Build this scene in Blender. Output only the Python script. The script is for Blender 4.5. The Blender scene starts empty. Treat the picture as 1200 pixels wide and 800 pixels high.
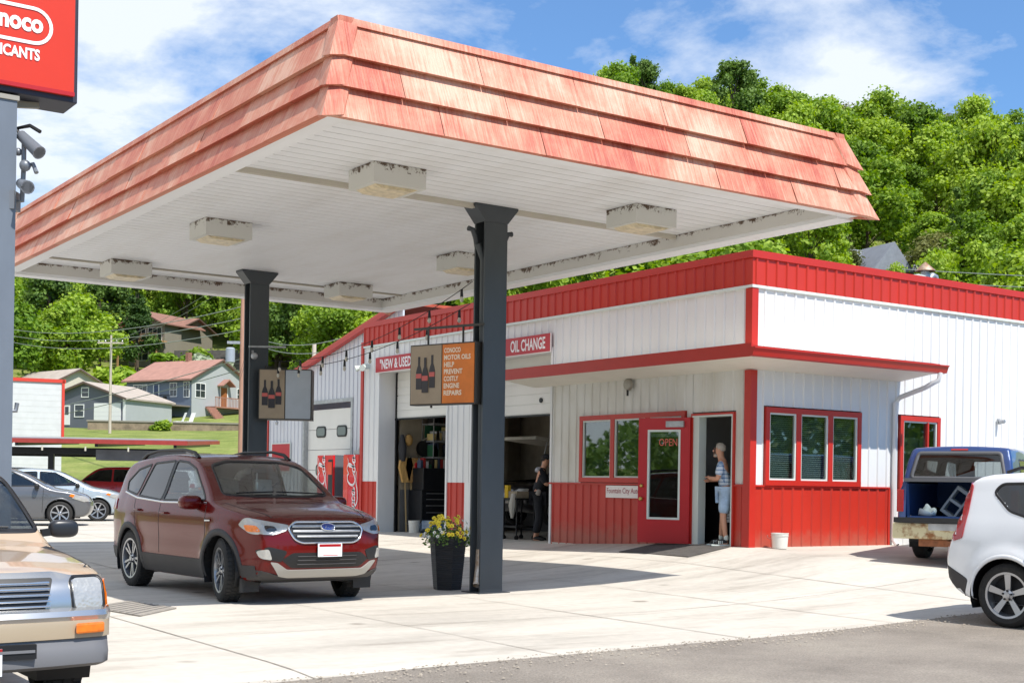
import bpy, bmesh, math, random
import numpy as np
from mathutils import Vector, Matrix
from mathutils.geometry import delaunay_2d_cdt
R = math.radians
SC = bpy.context.scene
COL = SC.collection
rng = random.Random(7)

# ------------------------------------------------------------------ camera
EYE, YAW, ROLL, FPX, PY = 1.4, 0.605265, -0.0153036, 1561.0, 567.8
_c, _s = math.cos(YAW), math.sin(YAW)
_r0, _u0, _f0 = Vector((_c, -_s, 0)), Vector((0, 0, 1)), Vector((_s, _c, 0))
_cr, _sr = math.cos(ROLL), math.sin(ROLL)
_right, _up = _cr*_r0 - _sr*_u0, _sr*_r0 + _cr*_u0
cam = bpy.data.objects.new('camera', bpy.data.cameras.new('camera'))
COL.objects.link(cam)
mw = Matrix((_right, _up, -_f0)).transposed().to_4x4()
mw.translation = Vector((0, 0, EYE))
cam.matrix_world = mw
cam.data.sensor_width = 36
cam.data.lens = FPX/1200*36
cam.data.shift_y = (PY-400)/1200
cam.data.clip_start = 0.1
cam.data.clip_end = 3000
SC.camera = cam
SC.render.resolution_x, SC.render.resolution_y = 1024, 682
SC.view_settings.view_transform = 'Standard'
SC.view_settings.look = 'None'
SC.view_settings.gamma = 1
SC.view_settings.use_curve_mapping = False
SC.view_settings.exposure = 0.42

# ------------------------------------------------------------------ sky
SUN = Vector((0.08, -0.68, 1.0)).normalized()
W = bpy.data.worlds.new('World'); SC.world = W; W.use_nodes = True
nt = W.node_tree; nt.nodes.clear()
def N(t, kind, **kw):
    n = t.nodes.new(kind)
    for k, v in kw.items():
        if k == 'inp':
            for kk, vv in v.items(): n.inputs[kk].default_value = vv
        else: setattr(n, k, v)
    return n
sky = N(nt, 'ShaderNodeTexSky', sky_type='NISHITA', sun_disc=False)
sky.sun_elevation = math.asin(SUN.z); sky.sun_rotation = math.atan2(SUN.x, SUN.y)
sky.air_density = 1.0; sky.dust_density = 0.6; sky.ozone_density = 2.0
geo = N(nt, 'ShaderNodeTexCoord')
sep = N(nt, 'ShaderNodeSeparateXYZ'); nt.links.new(geo.outputs['Generated'], sep.inputs[0])
mz = N(nt, 'ShaderNodeMath', operation='MAXIMUM', inp={1: 0.0}); nt.links.new(sep.outputs['Z'], mz.inputs[0])
ad = N(nt, 'ShaderNodeMath', operation='ADD', inp={1: 0.22}); nt.links.new(mz.outputs[0], ad.inputs[0])
comb = N(nt, 'ShaderNodeCombineXYZ')
for i, ax in enumerate('XY'):
    dv = N(nt, 'ShaderNodeMath', operation='DIVIDE')
    nt.links.new(sep.outputs[ax], dv.inputs[0]); nt.links.new(ad.outputs[0], dv.inputs[1]); nt.links.new(dv.outputs[0], comb.inputs[i])
n1 = N(nt, 'ShaderNodeTexNoise', inp={'Scale': 2.6, 'Detail': 10.0, 'Roughness': 0.60, 'Distortion': 0.15})
mp = N(nt, 'ShaderNodeMapping'); mp.inputs['Location'].default_value = (3.1, 1.2, 0); mp.inputs['Scale'].default_value = (1.0, 1.0, 1)
nt.links.new(comb.outputs[0], mp.inputs[0]); nt.links.new(mp.outputs[0], n1.inputs['Vector'])
# thin high cloud is denser towards the left of the view
dt = N(nt, 'ShaderNodeVectorMath', operation='DOT_PRODUCT'); nt.links.new(geo.outputs['Generated'], dt.inputs[0]); dt.inputs[1].default_value = tuple(_r0)
ma = N(nt, 'ShaderNodeMath', operation='MULTIPLY_ADD', inp={1: -0.22, 2: 0.0}); nt.links.new(dt.outputs['Value'], ma.inputs[0])
sm = N(nt, 'ShaderNodeMath', operation='ADD'); nt.links.new(n1.outputs['Fac'], sm.inputs[0]); nt.links.new(ma.outputs[0], sm.inputs[1])
cr = N(nt, 'ShaderNodeValToRGB'); cr.color_ramp.elements[0].position = 0.43; cr.color_ramp.elements[1].position = 0.62
cr.color_ramp.elements[0].color = (0, 0, 0, 1); cr.color_ramp.elements[1].color = (1, 1, 1, 1)
nt.links.new(sm.outputs[0], cr.inputs[0])
cm = N(nt, 'ShaderNodeMath', operation='MULTIPLY_ADD', inp={1: 0.84, 2: 0.06}); nt.links.new(cr.outputs[0], cm.inputs[0])
tint = N(nt, 'ShaderNodeMixRGB', blend_type='MULTIPLY', inp={0: 1.0, 2: (0.57, 0.95, 1.28, 1)}); nt.links.new(sky.outputs[0], tint.inputs[1])
mx = N(nt, 'ShaderNodeMixRGB', inp={2: (6.9, 7.3, 7.8, 1)})
nt.links.new(cm.outputs[0], mx.inputs[0]); nt.links.new(tint.outputs[0], mx.inputs[1])
bg = N(nt, 'ShaderNodeBackground', inp={1: 0.108}); nt.links.new(mx.outputs[0], bg.inputs[0])
wo = N(nt, 'ShaderNodeOutputWorld'); nt.links.new(bg.outputs[0], wo.inputs[0])

sl = bpy.data.lights.new('sun', 'SUN'); sl.energy = 4.5; sl.angle = R(0.53); sl.color = (1.0, 0.955, 0.89)
so = bpy.data.objects.new('sun', sl); COL.objects.link(so)
so.rotation_euler = SUN.to_track_quat('Z', 'Y').to_euler()

# ------------------------------------------------------------------ helpers
def lin(r, g, b):
    f = lambda c: (c/12.92 if c <= .04045 else ((c+.055)/1.055)**2.4)
    return (f(r/255), f(g/255), f(b/255), 1)
MATS = {}
def mat(name, col, rough=.6, metal=0., coat=0., var=0., vscale=3., bump=0., bscale=20., col2=None, spec=.5,
        stretch=(1, 1, 1), emit=0., ramp=(.35, .65), back=None, detail=6., world=False):
    """principled procedural material; var/col2 = noise driven colour variation, bump = noise bump"""
    if name in MATS: return MATS[name]
    m = bpy.data.materials.new(name); m.use_nodes = True; t = m.node_tree
    p = t.nodes['Principled BSDF']
    p.inputs['Base Color'].default_value = col; p.inputs['Roughness'].default_value = rough
    p.inputs['Metallic'].default_value = metal; p.inputs['Coat Weight'].default_value = coat
    p.inputs['Coat Roughness'].default_value = 0.03; p.inputs['Specular IOR Level'].default_value = spec
    if emit: p.inputs['Emission Color'].default_value = col; p.inputs['Emission Strength'].default_value = emit
    tc = N(t, 'ShaderNodeTexCoord'); mpn = N(t, 'ShaderNodeMapping'); mpn.inputs['Scale'].default_value = stretch
    if world:
        g = N(t, 'ShaderNodeNewGeometry'); t.links.new(g.outputs['Position'], mpn.inputs[0])
    else: t.links.new(tc.outputs['Object'], mpn.inputs[0])
    if var or col2:
        n = N(t, 'ShaderNodeTexNoise', inp={'Scale': vscale, 'Detail': detail, 'Roughness': .62}); t.links.new(mpn.outputs[0], n.inputs['Vector'])
        r = N(t, 'ShaderNodeValToRGB'); r.color_ramp.elements[0].position = ramp[0]; r.color_ramp.elements[1].position = ramp[1]
        c2 = col2 or tuple(min(1, c*(1+var)) for c in col[:3])+(1,)
        c1 = col if col2 else tuple(c*(1-var) for c in col[:3])+(1,)
        r.color_ramp.elements[0].color = c1; r.color_ramp.elements[1].color = c2
        t.links.new(n.outputs['Fac'], r.inputs[0]); last = r.outputs[0]
        if back: pass
        t.links.new(last, p.inputs['Base Color'])
    if bump:
        n = N(t, 'ShaderNodeTexNoise', inp={'Scale': bscale, 'Detail': 5.}); t.links.new(mpn.outputs[0], n.inputs['Vector'])
        b = N(t, 'ShaderNodeBump', inp={'Strength': bump, 'Distance': .02}); t.links.new(n.outputs['Fac'], b.inputs['Height'])
        t.links.new(b.outputs[0], p.inputs['Normal'])
    if back:
        g = N(t, 'ShaderNodeNewGeometry'); d = N(t, 'ShaderNodeBsdfDiffuse', inp={0: back}); x = N(t, 'ShaderNodeMixShader')
        t.links.new(g.outputs['Backfacing'], x.inputs[0]); t.links.new(p.outputs[0], x.inputs[1]); t.links.new(d.outputs[0], x.inputs[2])
        t.links.new(x.outputs[0], t.nodes['Material Output'].inputs[0])
    MATS[name] = m
    return m
def glass(name, tint=(.5, .55, .55, 1), refl=1.0, base=0.04):
    if name in MATS: return MATS[name]
    m = bpy.data.materials.new(name); m.use_nodes = True; t = m.node_tree; t.nodes.clear()
    tr = N(t, 'ShaderNodeBsdfTransparent', inp={0: tint}); gl = N(t, 'ShaderNodeBsdfGlossy', inp={'Roughness': .015})
    gb = N(t, 'ShaderNodeNewGeometry'); io = N(t, 'ShaderNodeMath', operation='MULTIPLY_ADD', inp={1: -.8333, 2: 1.5}); t.links.new(gb.outputs['Backfacing'], io.inputs[0])
    fr = N(t, 'ShaderNodeFresnel', inp={0: 1.5}); t.links.new(io.outputs[0], fr.inputs[0]); mu = N(t, 'ShaderNodeMath', operation='MULTIPLY_ADD', use_clamp=True, inp={1: refl, 2: base})
    t.links.new(fr.outputs[0], mu.inputs[0]); x = N(t, 'ShaderNodeMixShader'); t.links.new(mu.outputs[0], x.inputs[0])
    t.links.new(tr.outputs[0], x.inputs[1]); t.links.new(gl.outputs[0], x.inputs[2])
    o = N(t, 'ShaderNodeOutputMaterial'); t.links.new(x.outputs[0], o.inputs[0]); MATS[name] = m
    return m

def tag(o, label=None, cat=None, group=None, kind=None):
    if label: o['label'] = label
    if cat: o['category'] = cat
    if group: o['group'] = group
    if kind: o['kind'] = kind
    return o
def thing(name, label, cat, loc=(0, 0, 0), rz=0., group=None):
    o = bpy.data.objects.new(name, None); o.empty_display_size = .3; COL.objects.link(o)
    o.location = loc; o.rotation_euler = (0, 0, rz)
    return tag(o, label, cat, group)
def link(name, me, m=None, parent=None, smooth=False):
    if m is not None and not me.materials: me.materials.append(m)
    o = bpy.data.objects.new(name, me); COL.objects.link(o)
    if parent is not None: o.parent = parent
    if smooth: me.polygons.foreach_set('use_smooth', [True]*len(me.polygons))
    return o
def copy_tree(o, parent=None):
    c = o.copy(); COL.objects.link(c); c.parent = parent
    for ch in list(o.children): copy_tree(ch, c)
    return c

class MB:
    def __init__(s): s.v = []; s.f = []
    def add(s, vs, fs):
        b = len(s.v); s.v += [tuple(x) for x in vs]; s.f += [tuple(i+b for i in f) for f in fs]; return s
    def box(s, x0, x1, y0, y1, z0, z1):
        vs = [(x0, y0, z0), (x1, y0, z0), (x1, y1, z0), (x0, y1, z0), (x0, y0, z1), (x1, y0, z1), (x1, y1, z1), (x0, y1, z1)]
        return s.add(vs, [(0, 3, 2, 1), (4, 5, 6, 7), (0, 1, 5, 4), (1, 2, 6, 5), (2, 3, 7, 6), (3, 0, 4, 7)])
    def obox(s, c, ax, ay, az):
        """oriented box: centre and three half-extent vectors"""
        c, ax, ay, az = map(Vector, (c, ax, ay, az)); vs = []
        for k in (-1, 1):
            for a, b in ((-1, -1), (1, -1), (1, 1), (-1, 1)): vs.append(c+a*ax+b*ay+k*az)
        return s.add(vs, [(0, 3, 2, 1), (4, 5, 6, 7), (0, 1, 5, 4), (1, 2, 6, 5), (2, 3, 7, 6), (3, 0, 4, 7)])
    def beam(s, a, b, w, h=None, up=(0, 0, 1)):
        a, b = Vector(a), Vector(b); d = b-a; l = d.length; d.normalize(); u = Vector(up)
        sd = d.cross(u)
        if sd.length < 1e-4: sd = d.cross(Vector((1, 0, 0)))
        sd.normalize(); u = sd.cross(d)
        return s.obox((a+b)/2, d*l/2, sd*w/2, u*(h or w)/2)
    def prism(s, poly, fn, d0, d1):
        """poly in 2D, fn(a, b, d) -> 3D"""
        n = len(poly); vs = [fn(a, b, d0) for a, b in poly]+[fn(a, b, d1) for a, b in poly]
        return s.add(vs, [tuple(range(n))[::-1], tuple(range(n, 2*n))]+[(i, (i+1) % n, n+(i+1) % n, n+i) for i in range(n)])
    def tube(s, pts, r, n=8, cap=True):
        pts = [Vector(p) for p in pts]; rs = r if isinstance(r, (list, tuple)) else [r]*len(pts)
        b = len(s.v); prev = None
        for i, p in enumerate(pts):
            d = (pts[min(i+1, len(pts)-1)]-pts[max(i-1, 0)]).normalized()
            if prev is None: a = d.cross(Vector((0, 0, 1)) if abs(d.z) < .9 else Vector((1, 0, 0))).normalized()
            else: a = (prev-d*prev.dot(d)).normalized()
            prev = a; c = d.cross(a)
            for k in range(n):
                t = 2*math.pi*k/n; s.v.append(tuple(p+(a*math.cos(t)+c*math.sin(t))*rs[i]))
        for i in range(len(pts)-1):
            for k in range(n):
                s.f.append((b+i*n+k, b+i*n+(k+1) % n, b+(i+1)*n+(k+1) % n, b+(i+1)*n+k))
        if cap:
            s.f.append(tuple(b+k for k in range(n))[::-1]); s.f.append(tuple(b+(len(pts)-1)*n+k for k in range(n)))
        return s
    def lathe(s, prof, c=(0, 0, 0), n=24, axis='z', cap=True):
        """prof: (radius, height) list"""
        b = len(s.v)
        for r, h in prof:
            for k in range(n):
                t = 2*math.pi*k/n; x, y = r*math.cos(t), r*math.sin(t)
                p = {'z': (x, y, h), 'y': (y, h, x), 'x': (h, x, y)}[axis]
                s.v.append((p[0]+c[0], p[1]+c[1], p[2]+c[2]))
        for i in range(len(prof)-1):
            for k in range(n):
                s.f.append((b+i*n+k, b+i*n+(k+1) % n, b+(i+1)*n+(k+1) % n, b+(i+1)*n+k))
        if cap:
            s.f.append(tuple(b+k for k in range(n))[::-1]); s.f.append(tuple(b+(len(prof)-1)*n+k for k in range(n)))
        return s
    def ball(s, c, rx, ry=None, rz=None, n=10, m=7):
        ry = ry or rx; rz = rz or rx
        pr = [(math.sin(math.pi*i/m), -math.cos(math.pi*i/m)) for i in range(m+1)]
        t = MB().lathe([(max(r, .001), h) for r, h in pr], n=n)
        return s.add([(x*rx+c[0], y*ry+c[1], z*rz+c[2]) for x, y, z in t.v], t.f)
    def mesh(s, name='m'):
        me = bpy.data.meshes.new(name); me.from_pydata(s.v, [], s.f); me.update(); return me
    def build(s, name, m, parent=None, smooth=False, bevel=0., fix=False):
        me = s.mesh(name)
        if bevel or fix:
            bm = bmesh.new(); bm.from_mesh(me)
            if bevel: bmesh.ops.bevel(bm, geom=bm.edges[:], offset=bevel, segments=2, affect='EDGES', profile=.6)
            if fix: bmesh.ops.recalc_face_normals(bm, faces=bm.faces[:])
            bm.to_mesh(me); bm.free()
        o = link(name, me, m, parent, smooth)
        if smooth and not bevel:
            try: me.set_sharp_from_angle(angle=R(40))
            except Exception: pass
        return o
TXT = {}
def text_mesh(s, bold=0.):
    """lettering as flat mesh data, normalised to (verts, faces, width, height) with origin at lower left"""
    k = (s, bold)
    if k in TXT: return TXT[k]
    c = bpy.data.curves.new('lettering', 'FONT'); c.body = s; c.size = 1; c.offset = bold; c.resolution_u = 3
    o = bpy.data.objects.new('lettering', c); COL.objects.link(o)
    dg = bpy.context.evaluated_depsgraph_get(); me = bpy.data.meshes.new_from_object(o.evaluated_get(dg))
    v = [tuple(x.co) for x in me.vertices]; f = [tuple(p.vertices) for p in me.polygons]
    bpy.data.objects.remove(o); bpy.data.curves.remove(c); bpy.data.meshes.remove(me)
    x0 = min(a[0] for a in v); x1 = max(a[0] for a in v); y0 = min(a[1] for a in v); y1 = max(a[1] for a in v)
    v = [(a[0]-x0, a[1]-y0) for a in v]; TXT[k] = (v, f, x1-x0, y1-y0); return TXT[k]
def lettering(mb, s, org, xd, yd, w, h, bold=0., skew=0.):
    """put text s in MB mb: lower-left corner org, directions xd, yd, exact width w and cap height h"""
    v, f, tw, th = text_mesh(s, bold); org, xd, yd = Vector(org), Vector(xd).normalized(), Vector(yd).normalized()
    flip = False
    mb.add([org+xd*((a+skew*b)*w/tw)+yd*(b*h/th) for a, b in v], f)
    return mb
def loc(X, Z):
    """ground position from distance to the right of and along the viewing axis"""
    return (X*_c+Z*_s, -X*_s+Z*_c)
def lerp(x, xs, ys): return float(np.interp(x, xs, ys))
def sst(t): t = min(1., max(0., t)); return t*t*(3-2*t)

# ------------------------------------------------------------------ ground heights
LZ, LH = [55, 75, 110, 135, 150, 180, 220, 260, 300, 330, 700], [0, 1.5, 4.8, 6.7, 8.9, 12.6, 21, 34, 42, 44, 46]
RZ, RH = [55, 75, 100, 130, 160, 190, 230, 260, 290, 320, 700], [0, 1.5, 6, 14, 22, 31, 48, 60, 72, 74, 76]
def T(u, v):
    """height of the ground"""
    X, Z = u*_c-v*_s, u*_s+v*_c
    h = lerp(v, [6, 10, 15, 16.5, 20.5, 28, 40], [.08, .2, .47, .47, .29, .26, .2])
    a = .16*sst((v-18)/12.); t = min(1, max(0, (u-9)/6.))**2
    g = a*(1-t)+h*t - .15*sst((9.5-v)/3)*sst((7-u)/3)
    if Z > 50:
        w = sst((X+30)/60.); fl = 1-.85*sst((-112-X)/80.); g = g*sst((90-Z)/40)+lerp(Z, LZ, LH)*(1-w)*fl+lerp(Z, RZ, RH)*w
        g += -.12*(X-66)*sst((Z-190)/80.)*w
        g += 1.2*math.sin(X*.045+1)*math.sin(Z*.03)*sst((Z-160)/60.)
    back = max(-Z-150, -u-200, -v-120, 0)
    return g + min(7, back*.06)
# ------------------------------------------------------------------ setting: ground, apron, road
def sheet(name, us, vs, off, m, fn=None, keep=None):
    vv = []; ff = []
    for u in us:
        for v in vs: vv.append((u, v, T(u, v)+off))
    n = len(vs)
    for i in range(len(us)-1):
        for j in range(n-1):
            ff.append((i*n+j, (i+1)*n+j, (i+1)*n+j+1, i*n+j+1))
    if fn: vv = [fn(*p) for p in vv]
    me = bpy.data.meshes.new(name); me.from_pydata(vv, [], ff); me.update()
    o = link(name, me, m, smooth=True); tag(o, kind='structure'); return o
def axis(lo, hi, a, b, fine, k=1.16):
    r = list(np.arange(a, b+1e-6, fine)); s = fine; x = a
    while x > lo: s *= k; x -= s; r.insert(0, x)
    s = fine; x = b
    while x < hi: s *= k; x += s; r.append(x)
    return [float(q) for q in r]
US, VS = axis(-700, 760, -6, 40, 1.0, 1.09), axis(-500, 760, -4, 60, 1.0, 1.09)

def multi(name, stops, scales, rough=.9, bump=.3, bscale=60, mot=None, streak=None):
    """ground like material: colour from two noises in world position, with fine grain"""
    m = bpy.data.materials.new(name); m.use_nodes = True; t = m.node_tree; p = t.nodes['Principled BSDF']
    p.inputs['Roughness'].default_value = rough; p.inputs['Specular IOR Level'].default_value = .25
    g = N(t, 'ShaderNodeNewGeometry'); mpn = N(t, 'ShaderNodeMapping')
    if streak: mpn.inputs['Scale'].default_value = streak
    t.links.new(g.outputs['Position'], mpn.inputs[0])
    a = N(t, 'ShaderNodeTexNoise', inp={'Scale': scales[0], 'Detail': 8., 'Roughness': .65}); t.links.new(mpn.outputs[0], a.inputs['Vector'])
    r = N(t, 'ShaderNodeValToRGB'); e = r.color_ramp.elements
    while len(e) < len(stops): e.new(.5)
    for i, (pos, c) in enumerate(stops): e[i].position = pos; e[i].color = c
    t.links.new(a.outputs['Fac'], r.inputs[0])
    b = N(t, 'ShaderNodeTexNoise', inp={'Scale': scales[1], 'Detail': 3.}); t.links.new(g.outputs['Position'], b.inputs['Vector'])
    r2 = N(t, 'ShaderNodeValToRGB'); r2.color_ramp.elements[0].position = .3; r2.color_ramp.elements[1].position = .7
    k = mot if mot is not None else .25
    r2.color_ramp.elements[0].color = (1-k, 1-k, 1-k, 1); r2.color_ramp.elements[1].color = (1, 1, 1, 1)
    t.links.new(b.outputs['Fac'], r2.inputs[0])
    x = N(t, 'ShaderNodeMixRGB', blend_type='MULTIPLY', inp={0: 1.}); t.links.new(r.outputs[0], x.inputs[1]); t.links.new(r2.outputs[0], x.inputs[2])
    t.links.new(x.outputs[0], p.inputs['Base Color'])
    n = N(t, 'ShaderNodeTexNoise', inp={'Scale': bscale, 'Detail': 4.}); t.links.new(g.outputs['Position'], n.inputs['Vector'])
    bp = N(t, 'ShaderNodeBump', inp={'Strength': bump, 'Distance': .02}); t.links.new(n.outputs['Fac'], bp.inputs['Height']); t.links.new(bp.outputs[0], p.inputs['Normal'])
    MATS[name] = m; return m, t, p, x
m_grass = multi('lawn_grass', [(.3, lin(104, 120, 56)), (.5, lin(130, 142, 68)), (.72, lin(156, 158, 92))], (.35, 5.), mot=.38, bump=.6, bscale=25)[0]
m_conc, t, p, x = multi('concrete', [(.28, lin(175, 168, 157)), (.5, lin(197, 190, 178)), (.75, lin(208, 202, 191))], (.45, 9.), rough=.85, mot=.10, bump=.12, bscale=120, streak=(.5, 1.4, 1))
# stains on the slab: dark oil drips and tyre scuffs
g = N(t, 'ShaderNodeNewGeometry')
vn = N(t, 'ShaderNodeTexNoise', inp={'Scale': 1.1, 'Detail': 7., 'Roughness': .7}); mpn = N(t, 'ShaderNodeMapping'); mpn.inputs['Scale'].default_value = (.35, 2.2, 1); mpn.inputs['Rotation'].default_value = (0, 0, .5)
t.links.new(g.outputs['Position'], mpn.inputs[0]); t.links.new(mpn.outputs[0], vn.inputs['Vector'])
rr = N(t, 'ShaderNodeValToRGB'); rr.color_ramp.elements[0].position = .52; rr.color_ramp.elements[1].position = .74; rr.color_ramp.elements[0].color = (1, 1, 1, 1); rr.color_ramp.elements[1].color = (.66, .64, .62, 1)
t.links.new(vn.outputs['Fac'], rr.inputs[0])
vo = N(t, 'ShaderNodeTexVoronoi', inp={'Scale': .8}); t.links.new(g.outputs['Position'], vo.inputs['Vector'])
r3 = N(t, 'ShaderNodeValToRGB'); r3.color_ramp.elements[0].position = .05; r3.color_ramp.elements[1].position = .10; r3.color_ramp.elements[0].color = (.45, .43, .4, 1); r3.color_ramp.elements[1].color = (1, 1, 1, 1)
t.links.new(vo.outputs['Distance'], r3.inputs[0])
y = N(t, 'ShaderNodeMixRGB', blend_type='MULTIPLY', inp={0: 1.}); t.links.new(x.outputs[0], y.inputs[1]); t.links.new(rr.outputs[0], y.inputs[2])
y2 = N(t, 'ShaderNodeMixRGB', blend_type='MULTIPLY', inp={0: .8}); t.links.new(y.outputs[0], y2.inputs[1]); t.links.new(r3.outputs[0], y2.inputs[2])
t.links.new(y2.outputs[0], p.inputs['Base Color'])
m_asph, t, p, x = multi('asphalt', [(.3, lin(136, 128, 118)), (.5, lin(154, 145, 134)), (.7, lin(168, 159, 146))], (.8, 60.), mot=.35, bump=.7, bscale=90)
m_patch = mat('grey_ground_plate', lin(150, 143, 133), .8, var=.12, vscale=9, bump=.4, bscale=60)

ground = sheet('ground', US, VS, -.05, m_grass)
def padf(u, v, z): return (u, v, z)
AU = axis(-16, 62, -6, 30, .75, 1.05); AV = [float(q) for q in np.arange(0, 62.1, .75)]
def vroad(u): return 8.60+(u-4.07)*.052 if u < 11.6 else 9.02
lot = sheet('parking_lot', axis(-150, -15.5, -60, -15.5, 4.), axis(-70, 62, -20, 50, 4.), -.012, m_asph)
lot2 = sheet('far_road', axis(-150, 120, -20, 30, 4.), axis(-110, -21.5, -60, -21.5, 4.), -.012, m_asph)
apron = sheet('concrete_apron', AU, [float(q) for q in np.linspace(0, 1, 90)], 0, m_conc,
              fn=lambda u, v, z: (u, vroad(u)+v*(47+.25*u-vroad(u)), T(u, vroad(u)+v*(47+.25*u-vroad(u)))))
road = sheet('road', AU, [float(q) for q in np.linspace(0, 1, 60)], 0, m_asph,
             fn=lambda u, v, z: (u, -22+v*(vroad(u)+.06+.03*math.sin(u*9)+.02*math.sin(u*23)+22), T(u, -22+v*(vroad(u)+.05+22))+.012))
# joints sawn in the slab, thin dark grooves laid as strips
m_joint = mat('joint_filler', lin(158, 150, 138), .9, var=.2, vscale=8)
def strip(name, a, b, w, m, off=.006, n=40, jit=0.):
    mb = MB(); a, b = Vector(a), Vector(b); d = (b-a).normalized(); s = Vector((-d.y, d.x)); vs = []
    for i in range(n+1):
        p = a+(b-a)*i/n; ww = w*(1+jit*(rng.random()-.5))
        for k in (-.5, .5): q = p+s*ww*k; vs.append((q.x, q.y, T(q.x, q.y)+off))
    mb.add(vs, [(2*i, 2*i+1, 2*i+3, 2*i+2) for i in range(n)]); return mb
jm = MB()
for u in (2.2, 4.45, 6.72, 9.0, 11.3, 13.6):
    s_ = strip('', (u-.12, vroad(u)+.02), (u+.1, 44), .014, None, n=60, jit=.9); jm.add(s_.v, s_.f)
for v in (11.3, 15.2, 19.4, 24.0, 29, 35, 41):
    s_ = strip('', (-8, v), (14.6, v+.1), .012, None, n=60, jit=.9); jm.add(s_.v, s_.f)
o = jm.build('slab_joints', m_joint); tag(o, kind='structure')
# pale utility cover let into the slab
mb = MB(); cs = [(4.45, 14.45), (4.62, 13.3), (5.25, 13.95), (5.05, 14.95)]
mb.add([(a, b, T(a, b)+.004) for a, b in cs]+[(a, b, T(a, b)+.016) for a, b in cs], [(4, 5, 6, 7), (0, 1, 5, 4), (1, 2, 6, 5), (2, 3, 7, 6), (3, 0, 4, 7)])
pc = mb.build('utility_cover', m_patch); tag(pc, 'flat square steel utility cover in the concrete beside the maroon car', 'utility cover')
mb = MB()
for i in range(7):
    f = (i+1)/8; a = Vector(cs[0]).lerp(Vector(cs[1]), f); b = Vector(cs[3]).lerp(Vector(cs[2]), f)
    mb.beam((a.x, a.y, T(a.x, a.y)+.018), (b.x, b.y, T(b.x, b.y)+.018), .02, .006)
mb.build('tread_bars', mat('cover_bars', lin(120, 116, 110), .7), pc)

# ------------------------------------------------------------------ shop building
WU, WV, TOP = 15.03, 15.14, 5.15
def weather(name, col, dirt, amount=.5, vs=1.3):
    return mat(name, col, .42, var=0, col2=dirt, vscale=vs, stretch=(1, 1, .25), ramp=(.45, .95-amount*.1), bump=.08, bscale=6, world=True)
m_white = mat('white_wall_steel', lin(226, 226, 224), .45, col2=lin(207, 208, 208), vscale=.9, stretch=(1, 1, .3), ramp=(.35, .8), world=True, bump=.05, bscale=3)
m_dirtwhite = mat('stained_white_steel', lin(216, 215, 210), .5, col2=lin(196, 191, 178), vscale=2.2, stretch=(1, 1, .35), ramp=(.4, .75), world=True)
m_red = mat('red_wall_steel', lin(184, 46, 30), .42, var=.06, vscale=1.2, stretch=(1, 1, .3), world=True, bump=.05, bscale=3)
def splash(m, z0, z1, dirt, k):
    # dried mud splashed up the foot of the wall
    t = m.node_tree; p = t.nodes['Principled BSDF']; src = p.inputs['Base Color'].links[0].from_socket
    g = N(t, 'ShaderNodeNewGeometry'); s = N(t, 'ShaderNodeSeparateXYZ'); t.links.new(g.outputs['Position'], s.inputs[0]); n = N(t, 'ShaderNodeTexNoise', inp={'Scale': 5., 'Detail': 8., 'Roughness': .7}); t.links.new(g.outputs['Position'], n.inputs['Vector'])
    r = N(t, 'ShaderNodeMapRange', inp={1: z0, 2: z1, 3: .75, 4: -.25}); t.links.new(s.outputs['Z'], r.inputs[0]); a = N(t, 'ShaderNodeMath', operation='ADD', use_clamp=True); t.links.new(r.outputs[0], a.inputs[0]); t.links.new(n.outputs['Fac'], a.inputs[1])
    q = N(t, 'ShaderNodeMapRange', inp={1: .55, 2: 1.1, 3: 0., 4: k}); t.links.new(a.outputs[0], q.inputs[0]); x = N(t, 'ShaderNodeMixRGB', inp={2: dirt}); t.links.new(q.outputs[0], x.inputs[0]); t.links.new(src, x.inputs[1]); t.links.new(x.outputs[0], p.inputs['Base Color'])
splash(m_red, .3, .95, lin(150, 116, 98), .5)
m_redtrim = mat('red_trim', lin(182, 42, 29), .38, var=.05, vscale=2, world=True)
m_dark = mat('dark_interior', lin(58, 57, 56), .85, var=.3, vscale=2)
m_black = mat('black_plastic', lin(22, 22, 23), .5, var=.15, vscale=6)
m_blackm = mat('black_metal', lin(30, 31, 33), .35, metal=.4)
m_chrome = mat('chrome', lin(215, 215, 215), .12, metal=1.)
m_alu = mat('aluminium', lin(170, 172, 174), .35, metal=.9)
m_galv = mat('galvanised', lin(176, 178, 180), .45, metal=.7, var=.15, vscale=8)
m_soffit = mat('soffit_cream', lin(226, 222, 210), .6, var=.04, vscale=1.5)
m_wglass = glass('window_glass', (.62, .70, .68, 1), 1.9, .09)
m_gasket = mat('white_sash', lin(206, 214, 208), .5)
m_floor = mat('workshop_floor', lin(120, 112, 102), .6, var=.25, vscale=1.5)
PITCH = .2286
def ribs_u(mb, u, v0, v1, z0, z1, ph=0., out=-1, h=.02, fine=True):
    """steel sheet in the plane u = const, from v0 to v1, ribs facing out"""
    prof = [(v0, 0.)]; k = math.floor((v0-ph)/PITCH)
    while True:
        c = ph+k*PITCH; k += 1
        if c-.03 > v1: break
        for d, hh in ((-.028, 0), (-.013, h), (.013, h), (.028, 0)):
            if v0+.001 < c+d < v1-.001: prof.append((c+d, hh))
    prof.append((v1, 0.)); n = len(prof)
    mb.add([(u+out*hh, a, z0) for a, hh in prof]+[(u+out*hh, a, z1) for a, hh in prof], [(i+1, i, n+i, n+i+1) for i in range(n-1)])
    return mb
def ribs_v(mb, v, u0, u1, z0, z1, ph=0., out=-1, h=.02):
    t = MB(); ribs_u(t, v, u0, u1, z0, z1, ph, out, h)
    return mb.add([(y, x, z) for x, y, z in t.v], [f[::-1] for f in t.f])
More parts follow.
